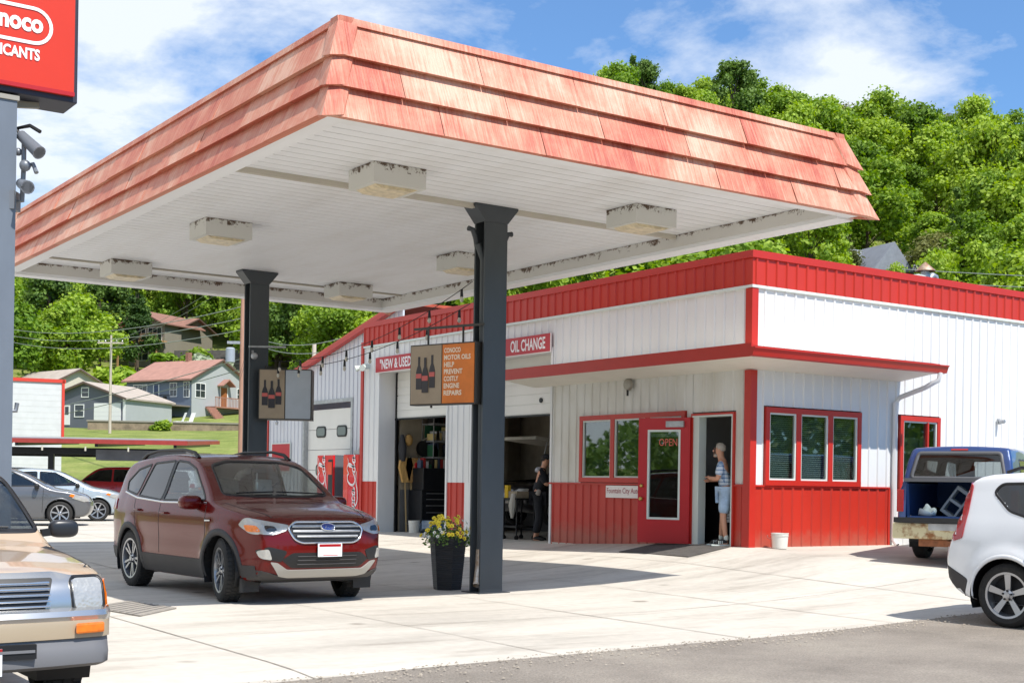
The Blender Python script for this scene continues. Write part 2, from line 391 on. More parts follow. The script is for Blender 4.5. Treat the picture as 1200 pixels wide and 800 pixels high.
shop = thing('repair_shop', 'white and red ribbed steel repair shop with open bays and corner office', 'building', (WU, WV, .4))
shop_inv = Matrix.Translation((-WU, -WV, -.4))
def sp(mb, name, m, **k):
    """part of the shop, given in world coordinates"""
    par = k.pop('parent', shop); ox = (WU, WV, .4)
    mb.v = [(a-ox[0], b-ox[1], c-ox[2]) for a, b, c in mb.v]
    o = mb.build(name, m, par, **k); return o
VE, UE = 27.93, 27.5      # far end of the front wall, end of the right wall
WT, BZ = 1.43, 4.61       # top of the red wainscot, foot of the red band
BAY1, BAY2 = (24.2, 27.15), (20.44, 23.2)
OD = .47; HEAD = 3.97
DOOR = (15.5, 16.43); DZ = 2.58
# front wall (faces -u)
mb = MB()
for a, b, z0, z1 in ((WV, WV+.001+.22, WT, 3.3), (DOOR[1]+.04, BAY2[0], 2.68, 3.3), (19.5, BAY2[0], WT, 2.68), (DOOR[0]-.03-.0, DOOR[1]+.04, DZ+.06, 3.3), (15.36, DOOR[0]-.03, WT, 3.3), (16.47, 16.62, WT, 2.68)):
    ribs_u(mb, WU, a, b, z0, z1)
sp(mb, 'office_wall_sheet', m_dirtwhite)
mb = MB()
ribs_u(mb, WU, WV, BAY2[0]+.0, 3.3, BZ)
for a, b, z0, z1 in ((BAY2[0], BAY2[1], HEAD, BZ), (BAY2[1], BAY1[0], WT, BZ), (BAY1[0], BAY1[1], HEAD, BZ), (BAY1[1], VE, WT, BZ)): ribs_u(mb, WU, a, b, z0, z1)
sp(mb, 'front_wall_sheet', m_white)
for a, b in ((WV, DOOR[0]-.03), (DOOR[1]+.04, BAY2[0]), (BAY2[1]+.23, BAY1[0]), (BAY1[1], VE)): mb = MB(); ribs_u(mb, WU-.004, a, b, -.2, WT); sp(mb, 'front_wainscot', m_red)
mb = MB(); ribs_v(mb, WV-.004, WU, 18.33, -.2, WT, ph=WU+.05); sp(mb, 'side_wainscot', m_red)
mb = MB()
for a, b, z0, z1 in ((WU, UE, 2.72, BZ), (WU, 15.32, WT, 2.72), (17.6, 18.56, WT, 2.72), (18.33, 18.56, -.2, WT), (18.56, 19.68, -.2, 1.4), (19.68, UE, -.2, 2.72)): ribs_v(mb, WV, a, b, z0, z1, ph=WU+.05)
sp(mb, 'side_wall_sheet', m_white)
# red parapet band and its caps
mb = MB(); ribs_u(mb, WU-.03, WV-.03, VE, BZ, TOP-.1, h=.022); ribs_v(mb, WV-.03, WU-.03, UE, BZ, TOP-.1, ph=WU+.05, h=.022)
mb.box(WU-.03, UE, VE-.01, VE, BZ, TOP-.1)
sp(mb, 'parapet_band', m_red)
mb = MB(); mb.box(WU-.065, WU+.25, WV-.065, VE+.03, TOP-.115, TOP); mb.box(WU+.25, UE, WV-.065, WV+.25, TOP-.115, TOP)
sp(mb, 'parapet_cap', m_redtrim)
mb = MB(); mb.box(WU-.048, WU+.0, WV-.048, VE, BZ-.045, BZ-.002); mb.box(WU, UE, WV-.048, WV, BZ-.045, BZ-.002)
sp(mb, 'drip_trim', m_gasket)
mb = MB(); mb.box(WU+.25, UE, WV+.25, VE, 4.72, 4.8); mb.box(UE-.1, UE, WV+.25, VE, -.2, 4.72); mb.box(WU+.02, UE-.1, VE-.12, VE-.02, -.2, 4.72)
sp(mb, 'roof_deck', m_dark)
# corner and edge trims
mb = MB(); e = .03
mb.box(WU-e-.006, WU+.1, WV-e-.006, WV+.11, 3.56, BZ-.05); mb.box(WU-e-.006, WU+.1, WV-e-.006, WV+.11, -.2, 3.27)
mb.box(WU-.035, WU, WV+.11, WV+.13, -.2, WT); sp(mb, 'corner_trim', m_redtrim)
mb = MB(); mb.box(WU-.05, WU+.05, VE-.02, VE+.09, -.2, BZ+.1); sp(mb, 'end_trim', m_redtrim)
mb = MB(); mb.box(WU-.035, WU, WV, DOOR[0]-.03, WT, WT+.035); mb.box(WU-.035, WU, DOOR[1]+.04, BAY2[0], WT, WT+.03)
mb.box(WU, 18.34, WV-.035, WV, WT, WT+.03); mb.box(WU-.04, WU, WV, DOOR[0]-.04, .36, .4)
sp(mb, 'wainscot_trim', m_redtrim)
mb = MB(); mb.box(18.31, 18.36, WV-.03, WV, -.1, WT); sp(mb, 'wainscot_end_trim', m_redtrim)
# footing shown under the office wall
mb = MB(); mb.box(WU-.02, WU+.1, 16.5, BAY2[0], -.3, .33); mb.box(WU+.02, 18.3, WV-.006, WV+.1, -.3, .42); sp(mb, 'footing', m_conc)
# bay reveals: side walls, head, inner floor
mb = MB()
for a, b in (BAY1, BAY2):
    mb.box(WU-.03, WU+OD, b-.0, b+.06, -.2, HEAD+.06); mb.box(WU-.03, WU+OD, a-.06, a, -.2, HEAD+.06); mb.box(WU-.028, WU+OD, a+.001, b-.001, HEAD, HEAD+.05)
sp(mb, 'bay_jambs', m_white)
mb = MB(); mb.box(WU-.028, WU+.02, BAY2[1]+.06, BAY2[1]+.23, -.2, WT); sp(mb, 'bay_post', m_white)
# sectional doors rolled half up
def ohd(name, v0, v1, zs, u, m, windows=()):
    o = None
    mb = MB()
    for z0, z1 in zip(zs[:-1], zs[1:]):
        n = 3
        for k in range(n):
            a = z0+.012+(z1-z0-.024)*k/n; b = z0+.012+(z1-z0-.024)*(k+1)/n
            mb.box(u, u+.045, v0, v1, a+.004, b-.004)
        mb.box(u+.012, u+.04, v0, v1, z0, z1)
    o = sp(mb, name, m)
    return o
m_door = mat('overhead_door_white', lin(222, 221, 214), .5, var=.03, vscale=1.5, stretch=(1, 1, .4))
d1 = ohd('overhead_door', *BAY1, [2.9, 3.43, 3.97], WU+OD-.05, m_door)
d2 = ohd('overhead_door', *BAY2, [2.80, 3.42, 3.97], WU+OD-.05, m_door)
mb = MB(); mb.lathe([(.05, 0), (.05, .02)], (WU+OD-.075, 21.35, 3.08), n=12, axis='x'); sp(mb, 'door_lock', m_blackm)
mb = MB(); mb.box(WU+OD-.07, WU+OD-.03, BAY1[1]-.07, BAY1[1]-.02, .26, 3.97); mb.box(WU+OD-.07, WU+OD-.03, BAY1[0]+.02, BAY1[0]+.05, .26, 2.9)
for a, b in (BAY1, BAY2): mb.box(WU+OD-.07, WU+OD-.02, a, b, (2.865 if a > 24 else 2.765), (2.9 if a > 24 else 2.8))
sp(mb, 'door_track', m_blackm)
# interior of the workshop and office
mb = MB(); mb.box(WU+.04, UE-.1, WV+.02, VE-.12, -.1, .26); mb.box(WU+.0, WU+6, WV+.03, 20.3, .26, .475); sp(mb, 'floor_slab', m_floor)
m_int = mat('interior_wall', lin(150, 140, 124), .9, var=.3, vscale=1.2); m_intd = mat('interior_wall_dark', lin(96, 96, 96), .9, var=.2, vscale=1.2)
mb = MB(); mb.box(WU+.55, 22, BAY2[0]-.12, BAY2[0]-.06, .2, 4.6); mb.box(21.2, 21.3, WV+.1, BAY2[0]-.12, .2, 4.6); mb.box(WU+.05, 21.2, WV+.1, BAY2[0]-.12, 3.3, 3.4); mb.box(WU+.02, WU+.06, BAY2[0]-.2, BAY2[0]-.06, .2, 4.6)
mb.box(17.3, 17.38, WV+.1, 17.0, .4, 3.3)
sp(mb, 'office_partition', m_intd)
mb = MB(); mb.box(19.4, 19.5, 20.5, VE-.15, .2, 4.6); mb.box(WU+.5, 19.4, VE-.22, VE-.14, .2, 4.6); mb.box(WU+OD+.02, 19.4, BAY2[0], VE-.2, 4.3, 4.36)
mb.box(WU+.5, WU+.56, BAY2[1]+.06, BAY1[0]-.06, .2, 4.4)
sp(mb, 'workshop_wall', m_int)
mb = MB(); mb.box(19.36, 19.39, 20.5, VE-.25, .25, 1.35); mb.box(WU+.6, 19.3, VE-.25, VE-.225, .25, 1.35); sp(mb, 'dark_dado', m_intd)

mb = MB(); mb.box(WU+.16, 17.3, 17.0, 17.08, .4, 3.3); sp(mb, 'hall_wall', mat('hall_wall', lin(176, 176, 172), .8, var=.05))
# office windows
def window(par, name, plane, w0, w1, z0, z1, n, m_f=None, out=None, fr=.085, blinds=True, mull=None):
    """plane 'u' or 'v'; n sashes"""
    m_f = m_f or m_redtrim
    pu = plane == 'u'; base = WU if pu else WV
    def bx(mb, a0, a1, d0, d1, z0, z1):
        if pu: mb.box(base-d1, base-d0, a0, a1, z0, z1)
        else: mb.box(a0, a1, base-d1, base-d0, z0, z1)
    mb = MB(); bx(mb, w0, w1, -.06, .05, z1-fr, z1); bx(mb, w0, w1, -.06, .05, z0, z0+fr)
    st = [w0+i*(w1-w0)/n for i in range(n+1)]
    for i, s in enumerate(st):
        a, b = (s, s+fr) if i == 0 else ((s-fr, s) if i == n else (s-fr*.62, s+fr*.62))
        bx(mb, a, b, -.06, .048, z0+fr, z1-fr)
    f = sp(mb, name, m_f)
    for i in range(n):
        a = st[i]+(fr if i == 0 else fr*.62); b = st[i+1]-(fr if i == n-1 else fr*.62)
        mb = MB(); e = .028
        bx(mb, a, b, -.02, .03, z0+fr, z0+fr+e); bx(mb, a, b, -.02, .03, z1-fr-e, z1-fr); bx(mb, a, a+e, -.02, .03, z0+fr+e, z1-fr-e); bx(mb, b-e, b, -.02, .03, z0+fr+e, z1-fr-e)
        o = sp(mb, 'sash', m_gasket); o.parent = f
        mb = MB(); bx(mb, a+e, b-e, .0, .004, z0+fr+e, z1-fr-e); o = sp(mb, 'pane', m_wglass); o.parent = f
    return f
window(shop, 'window', 'u', 16.63, 19.5, 1.47, 2.68, 3)
window(shop, 'window', 'v', 15.33, 17.58, 1.455, 2.70, 3)
window(shop, 'window', 'v', 18.58, 19.66, 1.40, 2.70, 1)
mb = MB(); mb.box(19.3, 19.34, WV-.047, WV-.002, 1.49, 2.6); sp(mb, 'window_mullion', m_redtrim)
# blinds behind the side windows
mb = MB()
for k in range(34):
    z = 1.56+k*.033
    mb.obox((16.45, WV+.09, z), (1.05, 0, 0), (0, .011, .011), (0, 0, .0012))
sp(mb, 'blind_slats', mat('blind_slat', lin(214, 216, 208), .6))
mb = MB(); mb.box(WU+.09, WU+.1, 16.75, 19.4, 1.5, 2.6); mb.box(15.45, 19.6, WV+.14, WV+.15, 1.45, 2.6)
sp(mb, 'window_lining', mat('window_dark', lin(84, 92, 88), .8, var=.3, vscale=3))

# entrance: frame, open red door
mb = MB(); mb.box(WU-.045, WU+.12, DOOR[0]-.035, DOOR[0]-.005, .4, DZ+.04); mb.box(WU-.045, WU+.12, DOOR[1]+.01, DOOR[1]+.045, .4, DZ+.04); mb.box(WU-.045, WU+.12, DOOR[0]-.005, DOOR[1]+.01, DZ+.005, DZ+.04)
df = sp(mb, 'door_frame', m_redtrim)
mb = MB(); mb.box(WU-.047, WU+.14, DOOR[0]-.005, DOOR[0]+.018, .47, DZ); mb.box(WU-.047, WU+.14, DOOR[0]+.018, DOOR[1]+.01, DZ-.02, DZ+.004); mb.box(WU-.02, WU+.14, DOOR[1]-.13, DOOR[1]+.01, .47, DZ-.02)
o = sp(mb, 'door_stop', m_gasket); o.parent = df
HX, HY = WU-.06, DOOR[1]+.03; ang = R(24); dd = Vector((-math.sin(ang), math.cos(ang), 0)); dn = Vector((-math.cos(ang), -math.sin(ang), 0)); LW = .94
def dpt(a, z, d): p = Vector((HX, HY, 0))+dd*a+dn*d; return (p.x, p.y, z)
def dbox(mb, a0, a1, z0, z1, d0, d1):
    return mb.add([dpt(a, z, d) for z in (z0, z1) for a, d in ((a0, d0), (a1, d0), (a1, d1), (a0, d1))], [(0, 3, 2, 1), (4, 5, 6, 7), (0, 1, 5, 4), (1, 2, 6, 5), (2, 3, 7, 6), (3, 0, 4, 7)])
m_dred = mat('door_red', lin(180, 28, 36), .35, var=.04)
Z0, Z1 = .47, 2.56
mb = MB(); dbox(mb, 0, .17, Z0, Z1, -.02, .025); dbox(mb, LW-.17, LW, Z0, Z1, -.02, .025); dbox(mb, .17, LW-.17, Z0, .86, -.02, .025); dbox(mb, .17, LW-.17, 2.36, Z1, -.02, .025)
door = sp(mb, 'door', m_dred, fix=True)
mb = MB(); e = .035; dbox(mb, .17, .17+e, .86, 2.36, -.025, .03); dbox(mb, LW-.17-e, LW-.17, .86, 2.36, -.025, .03); dbox(mb, .17+e, LW-.17-e, .86, .86+e, -.025, .03); dbox(mb, .17+e, LW-.17-e, 2.36-e, 2.36, -.025, .03)
o = sp(mb, 'glazing_bead', m_gasket, fix=True); o.parent = door
mb = MB(); dbox(mb, .17+e, LW-.17-e, .86+e, 2.36-e, 0, .005); o = sp(mb, 'pane', m_wglass, fix=True); o.parent = door
mb = MB(); dbox(mb, .17+e, LW-.17-e, 2.24, 2.30, -.02, -.012); o = sp(mb, 'blind', m_galv, fix=True); o.parent = door
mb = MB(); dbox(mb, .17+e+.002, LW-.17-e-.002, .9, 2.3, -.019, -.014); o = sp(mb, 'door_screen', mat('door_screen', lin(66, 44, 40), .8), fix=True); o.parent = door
mb = MB(); dbox(mb, .1, .42, 2.40, 2.50, .025, .075); o = sp(mb, 'door_closer', m_galv, fix=True); o.parent = door
mb = MB()
for z in (1.42, 1.20): c = dpt(LW-.075, z, .05); mb.ball(c, .03, n=10, m=6)
mb.ball(dpt(LW-.075, 1.20, .07), .035); o = sp(mb, 'door_knob', mat('brass', lin(196, 170, 96), .3, metal=.9), smooth=True); o.parent = door
# neon word in the door glass, unlit looking red tube outline
mb = MB(); org = Vector(dpt(.565, 2.09, .012)); lettering(mb, 'OPEN', org, -dd, (0, 0, 1), .33, .12)
o = sp(mb, 'open_sign', mat('neon_red', lin(196, 92, 78), .4, emit=.05)); o.parent = door
# paper banner behind the door
bn = thing('wall_banner', 'small white banner with red lettering on the wall beside the red door', 'banner', (WU-.045, 18.2, 1.3))
MB().box(-.006, .006, -.75, .49, -.1, .115).build('banner_sheet', mat('banner_white', lin(232, 226, 222), .6, var=.03), bn)
mb = MB(); lettering(mb, 'Fountain City Auto', (-.009, .455, -.05), (0, -1, 0), (0, 0, 1), .90, .125, bold=.004); mb.build('lettering', mat('banner_red', lin(160, 60, 74), .6), bn)

# awning over office
AZ0, AZ1, AE = 3.385, 3.555, .8
AV1, AU1 = 21.0, 18.62
mb = MB()
mb.box(WU-AE-.015, WU-AE+.02, WV-AE-.015, AV1, AZ0-.01, AZ1+.02); mb.box(WU-AE+.02, AU1, WV-AE-.015, WV-AE+.02, AZ0-.01, AZ1-.02)
mb.box(WU-AE+.02, WU, AV1-.03, AV1, AZ0-.01, AZ1); mb.box(AU1-.03, AU1, WV-AE+.02, WV, AZ0-.01, AZ1-.03)
sp(mb, 'awning_fascia', m_redtrim)
mb = MB(); g0 = WV-AE-.015
mb.add([(x, y, z) for x in (WU-AE-.05, AU1+.1) for y, z in ((g0, AZ0-.012), (g0-.06, AZ0), (g0-.10, AZ1-.065), (g0-.115, AZ1-.065), (g0-.115, AZ1-.045), (g0, AZ1-.045))], [(0, 1, 7, 6), (1, 2, 8, 7), (2, 3, 9, 8), (3, 4, 10, 9), (4, 5, 11, 10), (0, 5, 4, 3, 2, 1), (6, 7, 8, 9, 10, 11)])
sp(mb, 'gutter', m_redtrim)
mb = MB(); a = (WU-AE+.02, WV-AE+.02)
mb.add([(a[0], a[1], AZ0), (a[0], AV1-.03, AZ0), (WU, AV1-.03, 3.28), (WU, WV, 3.28), (AU1-.03, WV, 3.28), (AU1-.03, a[1], AZ0)], [(0, 1, 2, 3), (0, 3, 4, 5)])
mb.add([(a[0], a[1], AZ1-.01), (a[0], AV1-.03, AZ1-.01), (WU, AV1-.03, 3.62), (WU, WV, 3.62), (AU1-.03, WV, 3.62), (AU1-.03, a[1], AZ1-.01)], [(3, 2, 1, 0), (5, 4, 3, 0)])
sp(mb, 'awning_soffit', m_soffit)
mb = MB(); mb.tube([(AU1-.06, g0-.05, AZ0), (AU1-.08, g0-.04, AZ0-.12), (AU1-.2, g0+.15, AZ0-.25), (18.46, WV-.12, 3.0), (18.42, WV-.055, 2.9), (18.42, WV-.055, .56), (18.42, WV-.14, .47)], .042, n=8)
sp(mb, 'downspout', m_white, smooth=True)
mb = MB(); mb.lathe([(.11, 0), (.11, .06), (.05, .09)], (0, 0, 0), n=14, axis='x')
bell = thing('alarm_bell', 'round grey alarm bell high on the wall above the office windows', 'bell', (WU-.13, 18.08, 3.19))
MB().lathe([(.02, 0), (.09, .02), (.115, .06), (.115, .07)], n=18, axis='x').build('bell_dome', mat('bell_grey', lin(160, 156, 146), .5, metal=.5), bell, smooth=True)
MB().box(.07, .12, -.05, .05, -.06, .06).build('back_box', m_galv, bell); MB().box(.03, .06, -.012, .012, -.2, -.1).build('hanging_wire', m_black, bell)
# small wall lamp right side
wl = thing('wall_light', 'small grey floodlight on the white side wall above the blue pickup', 'light', (21.33, WV-.03, 2.7))
MB().box(-.04, .04, -.03, 0, -.05, .05).build('wall_plate', m_galv, wl); MB().lathe([(.035, -.14), (.045, -.05), (.02, -.02)], (0, -.0, -.0), n=12, axis='y').build('lamp_head', m_galv, wl, smooth=True)

# sign board over the bays
sg = thing('shop_sign', 'long red sign board with white lettering above the workshop doors', 'sign', (WU-.04, 23.85, 4.12))
m_sred = mat('sign_red', lin(178, 30, 44), .4, var=.04); m_swhite = mat('sign_white', lin(232, 226, 226), .5)
MB().box(-.02, .012, -3.43, 3.43, -.17, .175).build('board', m_sred, sg)
m_sedge = mat('sign_edge', lin(222, 214, 210), .5)
mb = MB(); mb.box(-.026, .0, -3.44, 3.44, -.185, -.17); mb.box(-.026, 0, -3.44, -3.425, -.17, .18); mb.build('board_edge', m_sedge, sg)
mb = MB(); lettering(mb, '"NEW & USED', (-.023, 3.22, -.11), (0, -1, 0), (0, 0, 1), 1.42, .235, bold=.025); lettering(mb, 'OIL CHANGE', (-.023, -2.09, -.11), (0, -1, 0), (0, 0, 1), 1.17, .235, bold=.025)
mb.build('lettering', m_swhite, sg)
# roof vents
rv = thing('roof_vent', 'galvanised round roof vent with cone cap above the red parapet', 'roof vent', (22.35, 17.6, 5.32)); rv.scale = (.66, .66, .8)
mb = MB().lathe([(.17, 0), (.17, .62), (.13, .64), (.13, .72)], n=20); mb.build('stack', m_galv, rv, smooth=True)
MB().lathe([(.31, .70), (.30, .73), (.03, .93), (.001, .94)], n=20, cap=False).build('cone_cap', mat('rusty_cap', lin(176, 160, 142), .6, metal=.4, col2=lin(140, 96, 68), vscale=6), rv, smooth=True)
re = thing('roof_exhaust', 'bent galvanised exhaust elbows standing on roof right of cone vent', 'exhaust pipe', (22.62, 17.7, 5.42)); re.scale = (.75, .75, .75)
mb = MB().tube([(0, 0, 0), (0, 0, .42), (.03, 0, .5), (.12, 0, .56), (.24, 0, .53), (.28, 0, .42), (.28, 0, .3)], .09, n=12); mb.build('elbow', m_galv, re, smooth=True)
mb = MB().tube([(.5, .05, 0), (.5, .05, .28), (.54, .05, .34), (.66, .05, .36), (.72, .05, .28)], .07, n=12); mb.build('elbow', m_galv, re, smooth=True)
hv = thing('roof_hood', 'low white curved roof hood left of the cone vent', 'roof hood', (21.85, 17.6, 5.36)); hv.scale = (.8, .8, .75)
MB().prism([(-.45, 0), (.4, 0), (.4, .4), (.25, .5), (0, .52), (-.3, .46), (-.45, .34)], lambda a, b, d: (a, d, b), -.3, .3).build('hood_shell', m_gasket, hv)
MB().box(-.5, .5, -.35, .35, 0, .06).build('flashing', m_galv, hv)
# ------------------------------------------------------------------ canopy
m_col = mat('column_grey', lin(66, 71, 75), .42, var=.10, vscale=1.6, stretch=(1, 1, .4), metal=.1)
m_cold = mat('column_grey_side', lin(52, 57, 62), .5, var=.08, vscale=2)
def rusty(name, base, rust, sc, pos):
    m = bpy.data.materials.new(name); m.use_nodes = True; t = m.node_tree; p = t.nodes['Principled BSDF']; p.inputs['Roughness'].default_value = .6
    g = N(t, 'ShaderNodeNewGeometry'); a = N(t, 'ShaderNodeTexNoise', inp={'Scale': sc, 'Detail': 9., 'Roughness': .8}); t.links.new(g.outputs['Position'], a.inputs['Vector'])
    s = N(t, 'ShaderNodeSeparateXYZ'); t.links.new(g.outputs['Position'], s.inputs[0])
    # flaking rust gathers along the upper edge of the piece
    mr = N(t, 'ShaderNodeMapRange', inp={1: pos[0], 2: pos[1], 3: -.16, 4: .12}); t.links.new(s.outputs['Z'], mr.inputs[0])
    ad = N(t, 'ShaderNodeMath', operation='ADD'); t.links.new(a.outputs['Fac'], ad.inputs[0]); t.links.new(mr.outputs[0], ad.inputs[1])
    r = N(t, 'ShaderNodeValToRGB'); e = r.color_ramp.elements; e[0].position = .565; e[0].color = base; e[1].position = .61; e[1].color = rust
    t.links.new(ad.outputs[0], r.inputs[0]); t.links.new(r.outputs[0], p.inputs['Base Color']); MATS[name] = m; return m
CU0, CU1, CV0, CV1, CZ = 5.55, 12.95, 11.1, 23.15, 4.8
SZ = 4.99
m_beamrust = rusty('flaking_white_beam', lin(212, 210, 204), lin(92, 70, 52), 7., (4.82, 5.0))
m_boxrust = rusty('flaking_light_box', lin(206, 206, 200), lin(84, 66, 50), 9., (4.80, 4.99))
m_ceil = mat('soffit_boards', lin(236, 238, 240), .55, col2=lin(218, 217, 214), vscale=1.1, stretch=(1, .25, 1), ramp=(.45, .85))
can = thing('station_canopy', 'large fuel canopy with faded red shake fascia on two grey steel columns', 'canopy', ((CU0+CU1)/2, (CV0+CV1)/2, 0))
CX, CY = (CU0+CU1)/2, (CV0+CV1)/2
def cp(mb, name, m, parent=None, **k):
    mb.v = [(a-CX, b-CY, c) for a, b, c in mb.v]; o = mb.build(name, m, can, **k)
    if parent is not None: o.parent = parent
    return o
# soffit boards run along u, with shadow gaps
mb = MB(); v = CV0+.24; w = .203
while v < CV1-.2:
    b = min(v+w-.014, CV1-.2); mb.box(CU0+.24, CU1-.24, v, b, SZ, SZ+.02); v += w
cp(mb, 'soffit', m_ceil)
mb = MB(); mb.box(CU0+.3, CU1-.3, CV0+.3, CV1-.3, SZ+.012, SZ+.05); cp(mb, 'soffit_backing', mat('soffit_gap', lin(120, 114, 104), .9))
mb = MB()
mb.box(CU0+.03, CU1-.03, CV0+.03, CV0+.25, CZ+.0, CZ+.02); mb.box(CU0+.03, CU1+.03, CV1-.25, CV1+.05, CZ-.03, CZ+.02)
mb.box(CU0+.03, CU0+.25, CV0+.25, CV1-.25, CZ, CZ+.02); mb.box(CU1-.25, CU1+.045, CV0+.25, CV1-.25, CZ-.03, CZ+.02)
cp(mb, 'edge_board', m_ceil)
mb = MB(); z1 = SZ-.002
mb.box(CU0+.24, CU1-.24, CV0+.24, CV0+.27, CZ+.02, z1); mb.box(CU0+.24, CU1-.24, CV1-.27, CV1-.24, CZ+.02, z1)
mb.box(CU0+.24, CU0+.27, CV0+.27, CV1-.27, CZ+.02, z1); mb.box(CU1-.27, CU1-.24, CV0+.27, CV1-.27, CZ+.02, z1)
cp(mb, 'edge_beam', m_beamrust)
mb = MB(); mb.box(CU0+.28, CU1-.28, 14.30, 14.37, SZ-.06, SZ-.002); cp(mb, 'cross_rail', mat('rail_paint', lin(186, 180, 166), .6, var=.08, vscale=2))
mb = MB(); mb.box(CU0+.28, CU1-.28, 22.1, 22.14, SZ-.03, SZ-.002); cp(mb, 'cross_rail', MATS['rail_paint'])
mb = MB(); mb.box(CU0+.25, CU1-.25, CV0+.25, CV1-.25, 5.7, 5.76); cp(mb, 'roof_deck', m_blackm)
mb = MB(); mb.box(CU0+.22, CU0+.24, CV0+.22, CV1-.22, CZ+.02, 5.75); mb.box(CU1-.24, CU1-.22, CV0+.22, CV1-.22, CZ+.02, 5.75); mb.box(CU0+.24, CU1-.24, CV0+.22, CV0+.24, CZ+.02, 5.75); mb.box(CU0+.24, CU1-.24, CV1-.24, CV1-.22, CZ+.02, 5.75)
cp(mb, 'parapet_frame', m_blackm)
# fascia of three courses of pressed shake panels
def shakemat():
    m = bpy.data.materials.new('faded_red_shakes'); m.use_nodes = True; t = m.node_tree; p = t.nodes['Principled BSDF']; p.inputs['Roughness'].default_value = .55
    uv = N(t, 'ShaderNodeTexCoord'); oi = N(t, 'ShaderNodeVertexColor', layer_name='panel')
    mp1 = N(t, 'ShaderNodeMapping'); mp1.inputs['Scale'].default_value = (1, .05, 0); t.links.new(uv.outputs['UV'], mp1.inputs[0])
    a = N(t, 'ShaderNodeTexNoise', inp={'Scale': 34., 'Detail': 6., 'Roughness': .6}); t.links.new(mp1.outputs[0], a.inputs['Vector'])
    mp2 = N(t, 'ShaderNodeMapping'); mp2.inputs['Scale'].default_value = (1, .9, 0); t.links.new(uv.outputs['UV'], mp2.inputs[0])
    b = N(t, 'ShaderNodeTexNoise', inp={'Scale': 1.0, 'Detail': 8., 'Roughness': .66}); t.links.new(mp2.outputs[0], b.inputs['Vector'])
    s1 = N(t, 'ShaderNodeMath', operation='MULTIPLY_ADD', inp={1: .46}); t.links.new(a.outputs['Fac'], s1.inputs[0]); t.links.new(b.outputs['Fac'], s1.inputs[2])
    sp_ = N(t, 'ShaderNodeSeparateColor'); t.links.new(oi.outputs['Color'], sp_.inputs[0])
    s2 = N(t, 'ShaderNodeMath', operation='MULTIPLY_ADD', inp={1: .13}); t.links.new(sp_.outputs[0], s2.inputs[0]); t.links.new(s1.outputs[0], s2.inputs[2])
    r = N(t, 'ShaderNodeValToRGB'); e = r.color_ramp.elements; e.new(.5); e.new(.6)
    for i, (q, c) in enumerate(((.60, lin(172, 80, 62)), (.71, lin(192, 109, 85)), (.82, lin(203, 136, 110)), (.94, lin(214, 168, 144)))): e[i].position = q; e[i].color = c
    t.links.new(s2.outputs[0], r.inputs[0]); t.links.new(r.outputs[0], p.inputs['Base Color'])
    bm_ = N(t, 'ShaderNodeBump', inp={'Strength': .7, 'Distance': .02}); t.links.new(a.outputs['Fac'], bm_.inputs['Height']); t.links.new(bm_.outputs[0], p.inputs['Normal'])
    return m
m_shake = shakemat()
INS, HT, NC = .22, .93, 3      # inset and height over the courses
def slope(z): return INS*(z-CZ)/HT
def side_pt(side, along, out, z):
    i = slope(z)-out
    if side == 'f': return (along, CV0+i, z)
    if side == 'l': return (CU0+i, along, z)
    if side == 'r': return (CU1-i, along, z)
    return (along, CV1-i, z)
tops = {'f': (CU0, CU1), 'b': (CU0, CU1), 'l': (CV0, CV1), 'r': (CV0, CV1)}
crng = random.Random(3)
mb = MB(); shade = []
for side in 'flrb':
    a0, a1 = tops[side]
    for k in range(NC):
        z0 = CZ-(.03 if side in 'fl' else -.002)+k*HT/NC if k == 0 else CZ-.03+k*HT/NC; z1 = CZ+(k+1)*HT/NC+.01
        a = a0+slope(max(z0, CZ))-(.0 if k % 2 == 0 else .55); end = a1-slope(max(z0, CZ)); first = True
        step = 1.22
        a = a0+slope(max(z0, CZ)); nxt = a+(step if k % 2 == 0 else step*.45)+(.2*k)
        while a < end-.01:
            b = min(nxt, end); nxt = b+step
            lo, hi = a+.004, b-.004
            # mitre the ends at the hips
            tl = max(lo, a0+slope(z1)); th = min(hi, a1-slope(z1)); o0, o1 = .072+crng.uniform(-.012, .016), .004
            vs = [side_pt(side, lo, o0, z0), side_pt(side, hi, o0, z0), side_pt(side, th, o1, z1), side_pt(side, tl, o1, z1),
                  side_pt(side, lo, -.01, z0), side_pt(side, hi, -.01, z0), side_pt(side, th, -.03, z1), side_pt(side, tl, -.03, z1)]
            fs = [(0, 1, 2, 3), (4, 7, 6, 5), (0, 4, 5, 1), (1, 5, 6, 2), (2, 6, 7, 3), (3, 7, 4, 0)]
            n0 = len(mb.f); mb.add(vs, fs); shade += [crng.random()]*6
            a = b
